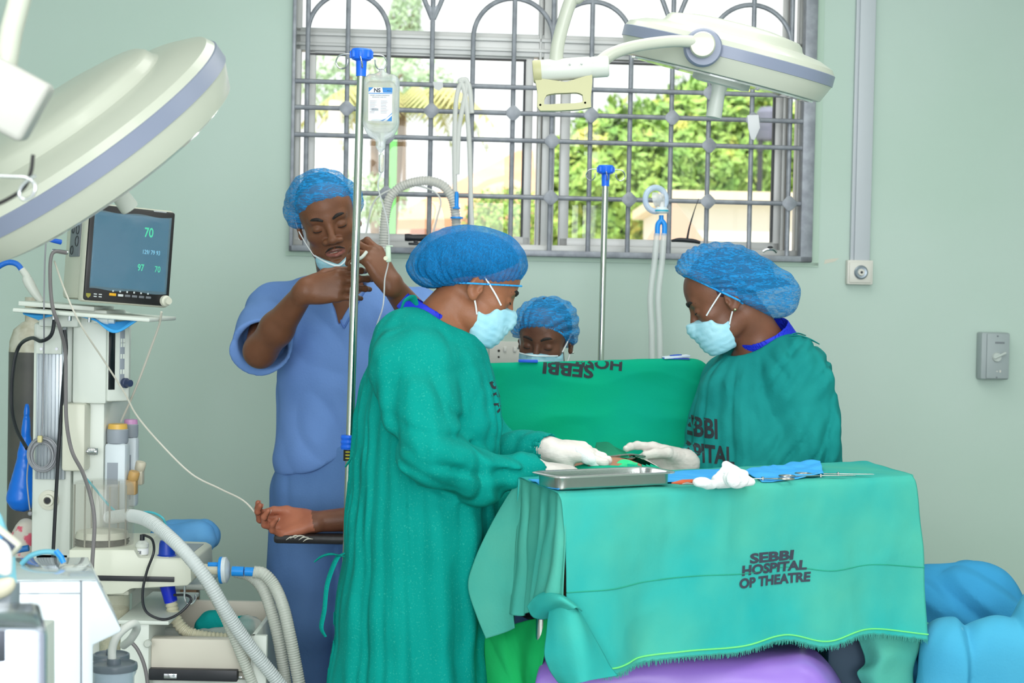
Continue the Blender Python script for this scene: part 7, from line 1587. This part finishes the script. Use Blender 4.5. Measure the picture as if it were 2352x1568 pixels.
# filter + corrugated hoses from the outlet
Yh = Yt + .06
t = thing('bacterial_filter', 'white and blue disc filter with blue connectors on the machine outlet', 'filter', P(512, 1308, Yh))
g = G(); g.lathe([(0, -.012), (.020, -.012), (.033, -.007), (.033, .007), (.020, .014), (0, .014)], P(514, 1309, Yh), (1, 0, .05), 36); obj('disc', g, mat('filter_plastic', (222, 230, 234), .3), t)
g = G(); g.lathe([(.0325, -.008), (.0338, -.007), (.0338, -.001), (.0325, 0)], P(512, 1309, Yh), (1, 0, .05), 36); obj('blue_ring', g, M_sky, t)
g = G(); g.cyl(P(466, 1306, Yh), P(505, 1308, Yh), .013, 20); obj('inlet_tube', g, mat('ivory_tube', (226, 222, 200), .3, alpha=.9), t)
g = G(); g.cyl(P(533, 1311, Yh), P(560, 1312, Yh), .0125, 20); g.cyl(P(563, 1312, Yh), P(583, 1313, Yh), .0115, 20); g.cyl(P(478, 1296, Yh - .005), P(502, 1296, Yh - .005), .006, 12); obj('connector', g, M_sky, t)
def hose(pts, r, m, label, name='corrugated_hose', ring=(.0062, .0006), sm=10): g = G(); g.tube([P(*q) for q in pts], r, 14, smooth=sm, rings=ring); return obj(name, g, m, label=label, cat='hose')
M_corr = mat('clear_corrugated', (212, 216, 206), .35, alpha=.86); M_corrw = mat('milky_corrugated', (214, 220, 220), .35, alpha=.95)
hose(((583, 1313, Yh), (606, 1318, Yh), (630, 1345, Yh), (650, 1392, Yh - .02), (664, 1450, Yh - .03), (676, 1510, Yh - .03), (692, 1600, Yh - .03), (705, 1700, Yh - .02)), .0155, M_corr, 'right-most clear corrugated hose bending down from the blue connector')
hose(((540, 1312, Yh + .06), (575, 1322, Yh + .06), (604, 1352, Yh + .05), (625, 1410, Yh + .04), (640, 1470, Yh + .03), (652, 1540, Yh + .03), (664, 1620, Yh + .02)), .0150, M_corr, 'clear corrugated hose just left of the right-most one, yellowed at its bend')
hose(((250, 1188, Yt + .14), (300, 1184, Yt + .08), (345, 1198, Yt - .02), (395, 1238, Yt - .10), (440, 1285, Yt - .13), (480, 1338, Yt - .13), (512, 1392, Yt - .12), (548, 1448, Yt - .10), (590, 1505, Yt - .08), (650, 1580, Yt - .06), (700, 1650, Yt - .05)), .0165, M_corrw, 'thick milky hose sweeping from the bellows down to the lower middle')
hose(((470, 1330, Yt - .06), (505, 1392, Yt - .06), (528, 1440, Yt - .06), (556, 1508, Yt - .05), (584, 1580, Yt - .04), (610, 1660, Yt - .03)), .0130, M_corr, 'thinner clear hose running below the thick milky hose')
t = thing('breathing_bag_hose', 'cream corrugated tube with a deep blue cuff under the machine tray', 'hose', P(388, 1380, Yt + .1))
g = G(); g.cyl(P(384, 1344, Yt + .1), P(393, 1382, Yt + .1), .019, 20, r2=.0165); obj('blue_cuff', g, mat('deep_blue_rubber', (14, 44, 200), .4), t)
g = G(); g.tube([P(*q) for q in ((393, 1380, Yt + .1), (402, 1418, Yt + .1), (428, 1450, Yt + .1), (470, 1462, Yt + .1), (520, 1468, Yt + .12))], .0150, 14, smooth=8, rings=(.010, .0016)); obj('tube', g, mat('cream_corrugated', (222, 218, 190), .35, alpha=.95), t)

# patient monitor on its shelf
t = thing('monitor_shelf', 'thin white shelf plate with clamps on top of the machine column', 'shelf', P(200, 712, YA))
M = Matrix.Translation(Vector(P(60, 706, 4.40))) @ Matrix.Rotation(math.radians(3.2), 4, 'Y')
g = G(M); g.bb(0, .345, -.12, .22, -.010, 0, .003); g.bb(-.015, .18, -.02, .2, .004, .016, .002); obj('plate', g, M_mach, t)
g = G(M); 
for x in (.10, .14, .19): g.lathe([(0, 0), (.005, 0), (.005, -.012), (0, -.013)], (x, -.10, -.010), (0, 0, 1), 10)
obj('bolt', g, M_chrome, t)
g = G(); g.lathe([(0, -.026), (.010, -.026), (.010, -.014), (.012, -.012), (.012, .010), (.009, .012), (.009, .026), (0, .026)], P(240, 735, YA - .10), (1, 0, 0), 24); obj('pole_clamp', g, M_mach, t)
MM = Matrix.Translation(Vector(P(189, 692, 4.30))) @ Matrix.Rotation(math.radians(32), 4, 'Z') @ Matrix.Rotation(math.radians(3.5), 4, 'Y')
Wm, Hm, Dm = .232, .252, .215
t = thing('patient_monitor', 'cream patient monitor showing green vital numbers on a dark blue screen', 'patient monitor', P(230, 700, 4.35))
g = G(MM); g.bb(0, Wm, .008, .05, 0, Hm, .010); g.bb(.012, Wm - .012, .04, Dm, .006, Hm - .02, .012); cs = obj('case', g, M_mcream, t)
g = G(MM); g.bb(.003, Wm - .003, .000, .012, .004, Hm - .004, .008); obj('bezel', g, mat('black_bezel', (38, 36, 38), .35), t)
g = G(MM); g.bb(.016, Wm - .018, -.0015, .004, .040, Hm - .022, .002); scn = obj('screen', g, mat('monitor_screen', (14, 44, 66), .15, emit=(24, 76, 108), estr=.42), t)
def mtx(s_, x, z, sz, m, bold=.0): V, Fc = text_polys(s_, sz, bold=bold, sx=.72, maxlen=.02); V = np.array([tuple(MM @ Vector((x + v[0], -.0025, z + v[1]))) for v in V]); obj('screen_number', (V, Fc), m, scn, smooth=False)
Mg = mat('green_digits', (40, 190, 130), .4, emit=(30, 190, 120), estr=.7); Mw = mat('pale_digits', (130, 190, 214), .4, emit=(120, 180, 210), estr=.5)
mtx('70', .160, .178, .034, Mg, .02); mtx('129/ 79 93', .170, .134, .0155, Mw, .01); mtx('97', .145, .090, .024, Mg, .02); mtx('70', .190, .090, .022, Mg, .01)
# wrinkled film over the screen
A = np.array([[tuple(MM @ Vector((x, -.0035 - .0015 * math.sin(x * 90) * (abs(z - .13) > .085), z + .002 * math.sin(x * 60)))) for z in np.linspace(.034, Hm - .020, 14)] for x in np.linspace(.014, Wm - .014, 40)])
V, Q = sheet(A, .0003); obj('protective_film', (V, Q), mat('clear_wrinkled_film', (150, 200, 226), .08, alpha=.16, coat=.5, bump=.8, bscale=30), t, angle=0)
Mbt = mat('button_print', (206, 212, 214), .5)
g = G(MM); g.bb(.068, .086, -.0015, .002, .020, .027, .001); obj('power_button', g, mat('orange_button', (226, 168, 30), .4), t)
for k in range(5): g = G(MM); x = .091 + k * .0185; g.bb(x, x + .014, -.0012, .002, .020, .026, .001); obj('button', g, mat('grey_button', (110, 114, 120), .4) if k else Mbt, t); 
g = G(MM)
for k in range(6): x = .078 + k * .0185; g.bb(x - .0025, x + .0015, -.0008, .002, .0305, .035)
for k in range(2): g.bb(.028 + k * .013, .036 + k * .013, -.0008, .002, .020, .0225); g.bb(.028 + k * .013, .036 + k * .013, -.0008, .002, .014, .0165)
obj('panel_symbols', g, Mbt, t, kind='stuff')
g = G(MM); g.prism([(-.006, .005), (.006, .005), (.006, -.001), (0, -.007), (-.006, -.001)], (.014, -.001, .017), (1, 0, 0), (0, 0, 1), .001); obj('shield_mark', g, mat('gold_green_shield', (150, 146, 60), .5), t)
g = G(MM); g.lathe([(0, 0), (.014, 0), (.014, .010), (.010, .013), (.009, .022), (0, .022)], (Wm - .016, .002, .018), (.25, -1, 0), 24); obj('rotary_knob', g, M_mcream, t)
g = G(MM); g.bb(.17, .205, .001, .013, Hm - .010, Hm - .004, .001); obj('alarm_lamp', g, mat('clear_grey_lamp', (170, 176, 180), .3), t)
# left side connector block
def ms(y, z): return tuple(MM @ Vector((.012, y, z)))
g = G(MM); g.bb(.0085, .013, .085, .165, .115, .205, .002); blk = obj('connector_block', g, mat('grey_block', (124, 130, 138), .5), t)
for (y, z, r) in ((.105, .185, .012), (.105, .155, .013), (.142, .185, .009), (.142, .132, .011)):
    g = G(MM); g.tube([(.0080, y + r * math.cos(a), z + r * math.sin(a)) for a in np.linspace(0, 2 * math.pi, 20, endpoint=False)], .0012, 6, closed=True); obj('socket_ring', g, M_black, blk)
g = G(); g.tube([P(112, 552, 4.33), P(126, 553, 4.33), P(140, 556, 4.34)], [.003, .006, .0065], 12); obj('blue_plug', g, mat('blue_plug', (24, 96, 210), .4), blk)
g = G(); g.tube([P(120, 575, 4.33), P(140, 578, 4.33), P(155, 580, 4.34)], [.004, .006, .006], 12); obj('steel_plug', g, M_chrome, blk)
# cables
def cable(pts, r, m, label, name='cable', n=8): g = G(); g.tube([P(*q) for q in pts], r, n, smooth=8); return obj(name, g, m, label=label, cat='cable')
M_gc = mat('grey_cable', (122, 118, 120), .4); M_lc = mat('light_grey_cable', (150, 152, 158), .4); M_wc = mat('ivory_cable', (212, 208, 196), .4)
YC = YA - .06
cable(((152, 580, 4.33), (125, 578, 4.31), (116, 600, 4.30), (116, 660, 4.28), (122, 710, 4.26), (138, 755, 4.28), (150, 810, YC - .04), (151, 900, YC - .06), (153, 970, YC - .07), (165, 1035, YC - .07), (190, 1085, YC - .12), (208, 1140, YC - .2), (217, 1200, YC - .23), (212, 1290, YC - .26), (211, 1350, YC - .26)), .0048, M_gc, 'thick grey cable looping from the monitor down past the bellows')
cable(((125, 600, 4.33), (150, 670, 4.22), (185, 745, 4.22), (240, 830, 4.3), (285, 900, 4.35), (315, 955, 4.38), (370, 1020, 4.4), (440, 1088, 4.4), (505, 1122, 4.42), (560, 1150, 4.44), (595, 1188, 4.43)), .0024, M_wc, 'long thin ivory sensor cable from the monitor to the patient fingers')
cable(((371, 716, 4.38), (366, 745, 4.4), (350, 790, 4.42), (328, 850, 4.45), (304, 910, 4.48), (278, 968, 4.52)), .0030, M_wc, 'ivory cable hanging behind the machine from the shelf edge to the vaporisers')
cable(((148, 757, YC), (152, 800, YC), (147, 860, YC), (141, 940, YC + .02), (134, 1040, YC + .02), (128, 1150, YC + .03), (121, 1290, YC + .03)), .0048, M_blk, 'straight black cable running down the white column')
cable(((126, 726, YA - .08), (118, 768, YA - .08), (95, 783, YA - .06), (72, 776, YA + .0), (44, 795, YA + .1), (30, 850, YA + .1), (27, 930, YA + .1), (38, 985, YA + .06), (62, 1030, YA)), .0050, M_blk, 'black cable looped out at the left over the gas cylinder')
t = thing('coiled_cable', 'light grey thin cable coiled in a loop and hung on the aluminium rail', 'cable', P(98, 1043, YA - .05))
g = G(); g.tube([P(*q) for q in ((107, 532, 4.36), (103, 600, 4.34), (101, 700, 4.30), (101, 780, 4.35), (99, 880, YA - .02), (98, 960, YA - .02), (95, 1002, YA - .03))], .0021, 8, smooth=8); obj('lead', g, M_lc, t)
rs = np.random.RandomState(5)
for k in range(7):
    cx, cy = 98 + rs.randn() * 1.5, 1044 + rs.randn() * 2; rx, ry = 34 - k * 2.1 + rs.randn() * .6, 40 - k * 2.0; g = G()
    g.tube([P(cx + rx * math.cos(a), cy + ry * math.sin(a), YA - .03 - .004 * (k % 3) + .004 * math.sin(a * 2 + k)) for a in np.linspace(0, 2 * math.pi, 36, endpoint=False)], .0023, 8, closed=True); obj('loop', g, M_lc, t)
g = G(); g.tube([P(*q) for q in ((66, 1050, YA - .03), (62, 1100, YA - .02), (66, 1150, YA - .02), (69, 1172, YA - .02))], .0019, 8, smooth=6); g.ball(P(69, 1179, YA - .02), .006, 12); obj('tail', g, M_lc, t)
g = G(); g.box(tuple(P(92, 1008, YA - .05)), (.012, .012, .018), None, .003); obj('tape', g, mat('yellowed_tape', (214, 204, 150), .6), t)
cable(((190, 1090, YC - .06), (215, 1118, YC - .05), (250, 1160, YC - .02), (280, 1185, YC)), .0028, mat('teal_clear_line', (80, 190, 204), .3, alpha=.85), 'thin teal line running behind the clear dome', 'tubing')
cable(((305, 1178, Yt + .05), (345, 1176, Yt + .02), (372, 1188, Yt), (381, 1206, Yt)), .0030, mat('teal_clear_line', (80, 190, 204), .3, alpha=.85), 'short teal line arcing right of the clear dome', 'tubing')
# blue cloth under the shelf
V, Q = drape_px([[(52, 712, 4.36), (90, 716, 4.36), (150, 716, 4.36), (210, 722, 4.35), (262, 738, 4.33), (330, 728, 4.34)], [(56, 722, 4.33), (95, 724, 4.32), (150, 720, 4.32), (212, 730, 4.30), (262, 762, 4.29), (322, 732, 4.31)], [(88, 735, 4.33), (110, 728, 4.32), (150, 722, 4.32), (216, 736, 4.30), (266, 758, 4.29), (305, 736, 4.31)]], 30, 60, .002); obj('blue_wrap', (V, Q), M_bluecl, label='blue wrap cloth bunched under the monitor shelf', cat='cloth', angle=0)
# blue supply hose far left
t = thing('supply_hose', 'braided blue supply hose with white connector curving in at the far left edge', 'hose', P(40, 640, 4.5)); g = G(); g.tube([P(*q) for q in ((-40, 640, 4.5), (-12, 618, 4.5), (15, 603, 4.5), (38, 606, 4.5), (52, 622, 4.5))], .0075, 12, smooth=8); obj('hose', g, mat('braided_blue', (30, 110, 210), .4, bump=.4, bscale=200), t)
g = G(); g.tube([P(*q) for q in ((50, 618, 4.5), (60, 632, 4.5), (62, 640, 4.5), (68, 652, 4.5), (80, 672, 4.5), (96, 694, 4.5))], [.009, .010, .013, .014, .012, .008], 14, smooth=4); obj('connector', g, M_white, t)
# gas cylinder and bags behind the column
t = thing('gas_cylinder', 'tall dark grey gas cylinder with scuffed beige shoulder behind the machine', 'gas cylinder', (P(62, 1200, 5.0)[0], 5.0, 0)); c = P(72, 800, 5.0); r = 50 * 5.0 / F
g = G(); g.lathe([(0, 0), (r, .0), (r, c[2] - .01)], (c[0], 5.0, 0), (0, 0, 1), 40); obj('body', g, mat('dark_cylinder_paint', (74, 74, 72), .5, col2=(92, 90, 84), nscale=6), t)
g = G(); g.lathe([(r, c[2] - .012), (r * .97, c[2] + .02), (r * .8, c[2] + .055), (r * .45, c[2] + .075), (r * .3, c[2] + .08), (.02, c[2] + .15), (0, c[2] + .15)], (c[0], 5.0, 0), (0, 0, 1), 40); obj('shoulder', g, mat('scuffed_beige', (176, 170, 148), .6, col2=(206, 204, 190), nscale=30), t)
lump('blue_bag', [('l', P(58, 1030, 4.75), P(50, 1140, 4.75), .016, .042), ('l', P(62, 930, 4.75), P(58, 1040, 4.75), .006, .018)], mat('blue_film_bag', (24, 122, 236), .3, alpha=.92), 'bright blue plastic bag hanging between the cylinder and machine column', 'bag', .004)
lump('patterned_bag', [('l', P(60, 1215, 4.70), P(40, 1290, 4.70), .03, .055), ('l', P(52, 1280, 4.70), P(50, 1400, 4.7), .06, .06)], mat('pink_white_print', (214, 206, 196), .6, col2=(222, 100, 122), nscale=22, lo=.55, hi=.60), 'white bag with pink print low behind the machine', 'bag', .005)
g = G(); g.tube([P(20, 1268, 4.5), P(45, 1262, 4.5), P(66, 1258, 4.5)], .0085, 12, smooth=4); obj('inlet_hose', g, mat('mid_blue_rubber', (40, 110, 180), .4), AM)
t = thing('oxygen_mask', 'pale teal clear face mask tubing lying on the white cabinet', 'oxygen mask', P(100, 1290, 3.04)); g = G(); g.tube([P(*q) for q in ((50, 1294, 3.04), (70, 1276, 3.04), (100, 1267, 3.04), (130, 1270, 3.04), (142, 1288, 3.04))], .008, 12, smooth=6, flat=.6); obj('mask_rim', g, mat('teal_clear_mask', (120, 200, 222), .2, alpha=.8), t); g = G(); g.tube([P(128, 1264, 3.03), P(140, 1278, 3.03), P(146, 1292, 3.03)], .005, 8); obj('strap', g, M_sky, t)

# cart with blue covers behind the machine tray
t = thing('side_cart', 'equipment cart top with blue padded cover behind the machine tray', 'cart', (P(430, 1300, 4.75)[0], 4.75, 0))
s = S(); a, b = P(380, 1240, 4.75), P(455, 1238, 4.75); s.limb(a, b, .045, .048, .03); s.limb(P(400, 1270, 4.72), P(455, 1290, 4.72), .04, .03, .03); s.limb(a + (0, .1, 0), b + (0, .1, 0), .045, .045, .03); s.post = lambda p, D: D + .006 * noise3(p * 12) + .004 * (ridge(p * 14) - .5)
obj('blue_cover', s.mesh(.005), fabric('light_blue_cover', (118, 184, 236), (98, 168, 228), 10), t, angle=0)
g = G(); rb(g, 300, 1342, 470, 1352, 4.72, .3, .004); rb(g, 300, 1352, 420, 1424, 4.74, .28, .01); obj('cart_top', g, M_mach, t)
g = G(); rb(g, 412, 1350, 452, 1415, 4.73, .05, .006); obj('brown_bracket', g, mat('tan_plastic', (176, 136, 104), .5), t)
t = thing('machine_cabinet', 'low white drawer cabinet under the machine with clear bags in its top tray', 'cabinet', (P(460, 1500, 4.4)[0], 4.4, 0))
zc = P(460, 1462, 4.25)[2]; xa, xb, xc = P(296, 1, 4.2)[0], P(364, 1, 4.2)[0], P(602, 1, 4.2)[0]
g = G(); g.bb(xa, xb, 4.2, 4.6, .1, P(300, 1430, 4.2)[2], .006); g.bb(xa - .005, xb + .05, 4.19, 4.6, P(300, 1432, 4.2)[2], P(300, 1426, 4.2)[2] + .004, .003); obj('cabinet_side', g, M_mach, t)
g = G(); g.bb(xb, xc, 4.22, 4.26, P(460, 1540, 4.22)[2], zc, .004); g.bb(xb, xc, 4.26, 4.6, zc - .11, zc - .09, .002); g.bb(xb, xc, 4.58, 4.6, zc - .1, zc + .03, .002); obj('drawer_front', g, mat('drawer_cream', (224, 218, 204), .5), t)
g = G(); g.bb(xc, xc + .012, 4.18, 4.62, .1, zc + .02, .003); g.bb(xc, xc + .04, 4.18, 4.2, .1, zc + .02, .003); obj('side_wall', g, M_mach, t)
g = G(); g.bb(xb, xc - .035, 4.20, 4.23, P(460, 1564, 4.2)[2], P(460, 1538, 4.2)[2], .002); rail = obj('drawer_rail', g, M_blk, t)
g = G(); rb(g, 376, 1547, 406, 1558, 4.198, .004, .001); rb(g, 548, 1553, 556, 1558, 4.198, .004, .001); obj('rail_catch', g, M_chrome, rail)
g = G(); g.bb(xa, xc, 4.25, 4.6, .1, P(460, 1568, 4.2)[2], .004); obj('lower_body', g, M_mach, t)
for x in (xa + .03, xc - .03):
    for y in (4.28, 4.55): g = G(); g.cyl((x - .012, y, .05), (x + .012, y, .05), .05); obj('castor', g, M_alud, t)
g = G(); g.lathe([(0, 0), (.010, 0), (.010, .006), (.007, .010), (0, .010)], P(340, 1477, 4.2), (0, -1, 0), 20); obj('round_catch', g, M_white, t)
lump('teal_packet', [('l', P(468, 1438, 4.42), P(560, 1440, 4.42), .024, .030), ('e', P(490, 1420, 4.42), (.03, .03, .022), .02)], fabric('teal_packet_cloth', (10, 150, 148), (20, 162, 158)), 'teal cloth packet in the cabinet tray behind the hoses', 'packet', .004)
lump('clear_bags', [('l', P(470, 1458, 4.36), P(590, 1455, 4.36), .018, .022), ('l', P(380, 1452, 4.40), P(420, 1456, 4.40), .016, .016), ('e', P(570, 1440, 4.38), (.04, .04, .03), .02)], mat('crinkled_clear_bag', (214, 220, 214), .12, alpha=.42, bump=.9, bscale=40), 'crinkled clear plastic bags heaped in the cabinet tray', 'plastic bag', .004, lambda p, D: D + .005 * (ridge(p * 26) - .5))
# suction jars in front
for (x0, x1, yt, Y, lb) in ((214, 297, 1508, 3.6, 'rear suction jar with grey lid, mostly hidden'), (208, 315, 1530, 3.4, 'front suction jar with grey lid and bent tube')):
    c = P((x0 + x1) / 2, yt, Y); r = (x1 - x0) / 2 * Y / F; t = thing('suction_jar', lb, 'suction jar', (c[0], Y, c[2] - .2)); 
    g = G(); g.lathe([(0, -.20), (r * .85, -.20), (r * .88, -.02), (r * .96, -.012), (r * .96, 0), (r * .8, 0), (r * .82, -.19), (0, -.19)], c, (0, 0, 1), 40); obj('jar', g, mat('clear_blue_jar', (200, 218, 234), .12, alpha=.55, coat=.4), t)
    g = G(); g.lathe([(r * .7, -.006), (r, -.006), (r * 1.02, 0), (r, .006), (r * .9, .008), (r * .85, .004), (r * .3, .005), (r * .28, .016), (0, .016)], c, (0, 0, 1), 40); obj('lid', g, mat('smoke_grey_lid', (106, 116, 126), .3, alpha=.9), t)
t = thing('suction_tube', 'translucent bent rubber tube rising from the front suction jar lid', 'tubing', P(262, 1500, 3.4)); g = G(); g.tube([P(*q) for q in ((258, 1522, 3.4), (258, 1490, 3.4), (268, 1462, 3.4), (290, 1440, 3.41), (308, 1432, 3.43), (314, 1444, 3.45), (300, 1468, 3.47), (284, 1482, 3.5))], .0085, 12, smooth=6); obj('tube', g, M_hosew, t)
cable(((292, 1466, 4.1), (315, 1490, 4.1), (332, 1530, 4.1), (340, 1580, 4.1), (342, 1640, 4.1)), .0048, M_gc, 'grey cable curving down in front of the white cabinet side')
def prY(g, pts, px0, Y, yaw, depth, bev=.004):
    a = math.radians(yaw); ex = np.array([math.cos(a), math.sin(a), 0]); nn = np.array([-math.sin(a), math.cos(a), 0]); O = P(px0, 1400, Y); O[2] = 0; loc = []
    for x, y in pts: d = ray(x, y); q = CAM + d * (((O - CAM) @ nn) / (d @ nn)) - O; loc.append((q @ ex, q[2]))
    return g.prism(loc[::-1], O, ex, (0, 0, 1), depth, bev)
# white foreground machine
Yf = 2.9
t = thing('white_console', 'glossy white boxy console with slanted nose in the lower left foreground', 'console', (P(120, 1500, Yf)[0], Yf + .1, 0))
M_gw = mat('glossy_cool_white', (226, 236, 244), .18, coat=.4)
g = G(); prY(g, [(34, 1334), (186, 1332), (186, 2400), (34, 2400)], 120, Yf, 17, .24, .004); obj('main_body', g, M_gw, t)
g = G(); prY(g, [(187, 1331), (222, 1332), (279, 1445), (277, 1452), (214, 1482), (212, 2400), (187, 2400)], 120, Yf, 17, .24, .004); obj('nose_panel', g, M_gw, t)
g = G(); prY(g, [(36, 1331), (220, 1329), (222, 1333), (36, 1335)], 120, Yf - .002, 17, .245, .001); obj('top_cover', g, mat('glossy_grey_white_top', (190, 200, 204), .08, coat=.6), t)
g = G(); prY(g, [(36, 1362), (186, 1361), (186, 1363), (36, 1364)], 120, Yf - .001, 17, .002, 0); prY(g, [(186, 1331), (187.5, 1331), (187.5, 2000), (186, 2000)], 120, Yf - .001, 17, .002, 0); obj('panel_seam', g, M_gray, t)
# blurry foreground trolley at the very left
Yn = 2.3
t = thing('draped_device', 'small grey handheld device and beige pad on a cloth at the far left edge', 'device', P(10, 1300, Yn))
V, Q = drape_px([[(-80, 1150, Yn + .25), (-20, 1160, Yn + .25), (5, 1185, Yn + .22), (22, 1225, Yn + .2), (34, 1260, Yn + .18)], [(-80, 1260, Yn + .14), (-20, 1280, Yn + .12), (10, 1290, Yn + .12), (28, 1300, Yn + .12), (38, 1310, Yn + .12)], [(-80, 1360, Yn + .1), (-20, 1370, Yn + .1), (8, 1370, Yn + .1), (28, 1370, Yn + .1), (40, 1370, Yn + .1)], [(-80, 1450, Yn + .1), (-20, 1450, Yn + .1), (8, 1450, Yn + .1), (24, 1440, Yn + .1), (34, 1432, Yn + .1)]], 30, 40, .002, lambda p, u, v: .004 * noise3(p * 12)); obj('cloth', (V, Q), fabric('pale_cyan_cloth', (140, 204, 220), (128, 196, 214)), t, angle=0)
M = Matrix.Translation(Vector(P(4, 1240, Yn + .08))) @ Matrix.Rotation(math.radians(38), 4, 'Y'); g = G(M); g.box((0, 0, 0), (.055, .02, .028), None, .006); dv = obj('display_unit', g, M_mcream, t); g = G(M); g.box((0, -.0105, 0), (.044, .002, .018), None, .001); obj('display', g, mat('slate_display', (84, 94, 116), .2), dv); g = G(M); g.box((-.008, -.012, .001), (.018, .001, .012)); obj('blue_label', g, mat('blue_sticker', (60, 160, 226), .5), dv)
s = S(); s.limb(P(-40, 1262, Yn), P(-8, 1278, Yn), .020, .018, .02); s.limb(P(-14, 1270, Yn), P(16, 1312, Yn), .016, .006, .02); obj('white_handset', s.mesh(.004), mat('bright_white_plastic', (246, 248, 252), .3), t, angle=0)
s = S(); s.limb(P(-60, 1362, Yn), P(20, 1340, Yn), .013, .010, .01); s.limb(P(-60, 1378, Yn), P(10, 1354, Yn), .012, .009, .01); obj('beige_pad', s.mesh(.004), mat('beige_pad', (214, 208, 186), .6), t, angle=0)
g = G(); pr(g, [(-90, 1380), (24, 1348), (22, 1425), (-90, 1470)], Yn + .03, .05, .003); pr(g, [(-90, 1478), (18, 1440), (18, 1500), (-90, 1520)], Yn + .03, .05, .003); obj('grey_drawer', g, M_gray, t)
g = G(); pr(g, [(-90, 1500), (16, 1500), (16, 2600), (-90, 2600)], Yn + .06, .25, .003); obj('stand', g, M_mach, t)
t = thing('steel_bin', 'out of focus polished steel cabinet corner at the bottom left edge', 'steel cabinet', (P(40, 1500, 1.9)[0], 1.95, 0))
g = G(); prY(g, [(-120, 1440), (96, 1440), (108, 1450), (106, 2700), (-120, 2700)], 40, 1.9, 18, .16, .006); obj('body', g, mat('mirror_steel', (168, 176, 190), .16, 1.0), t)
g = G(); prY(g, [(-120, 1448), (14, 1448), (14, 1520), (-120, 1540)], 40, 1.894, 18, .004, .001); obj('dark_panel', g, mat('dark_steel_panel', (90, 94, 104), .3, .8), t)
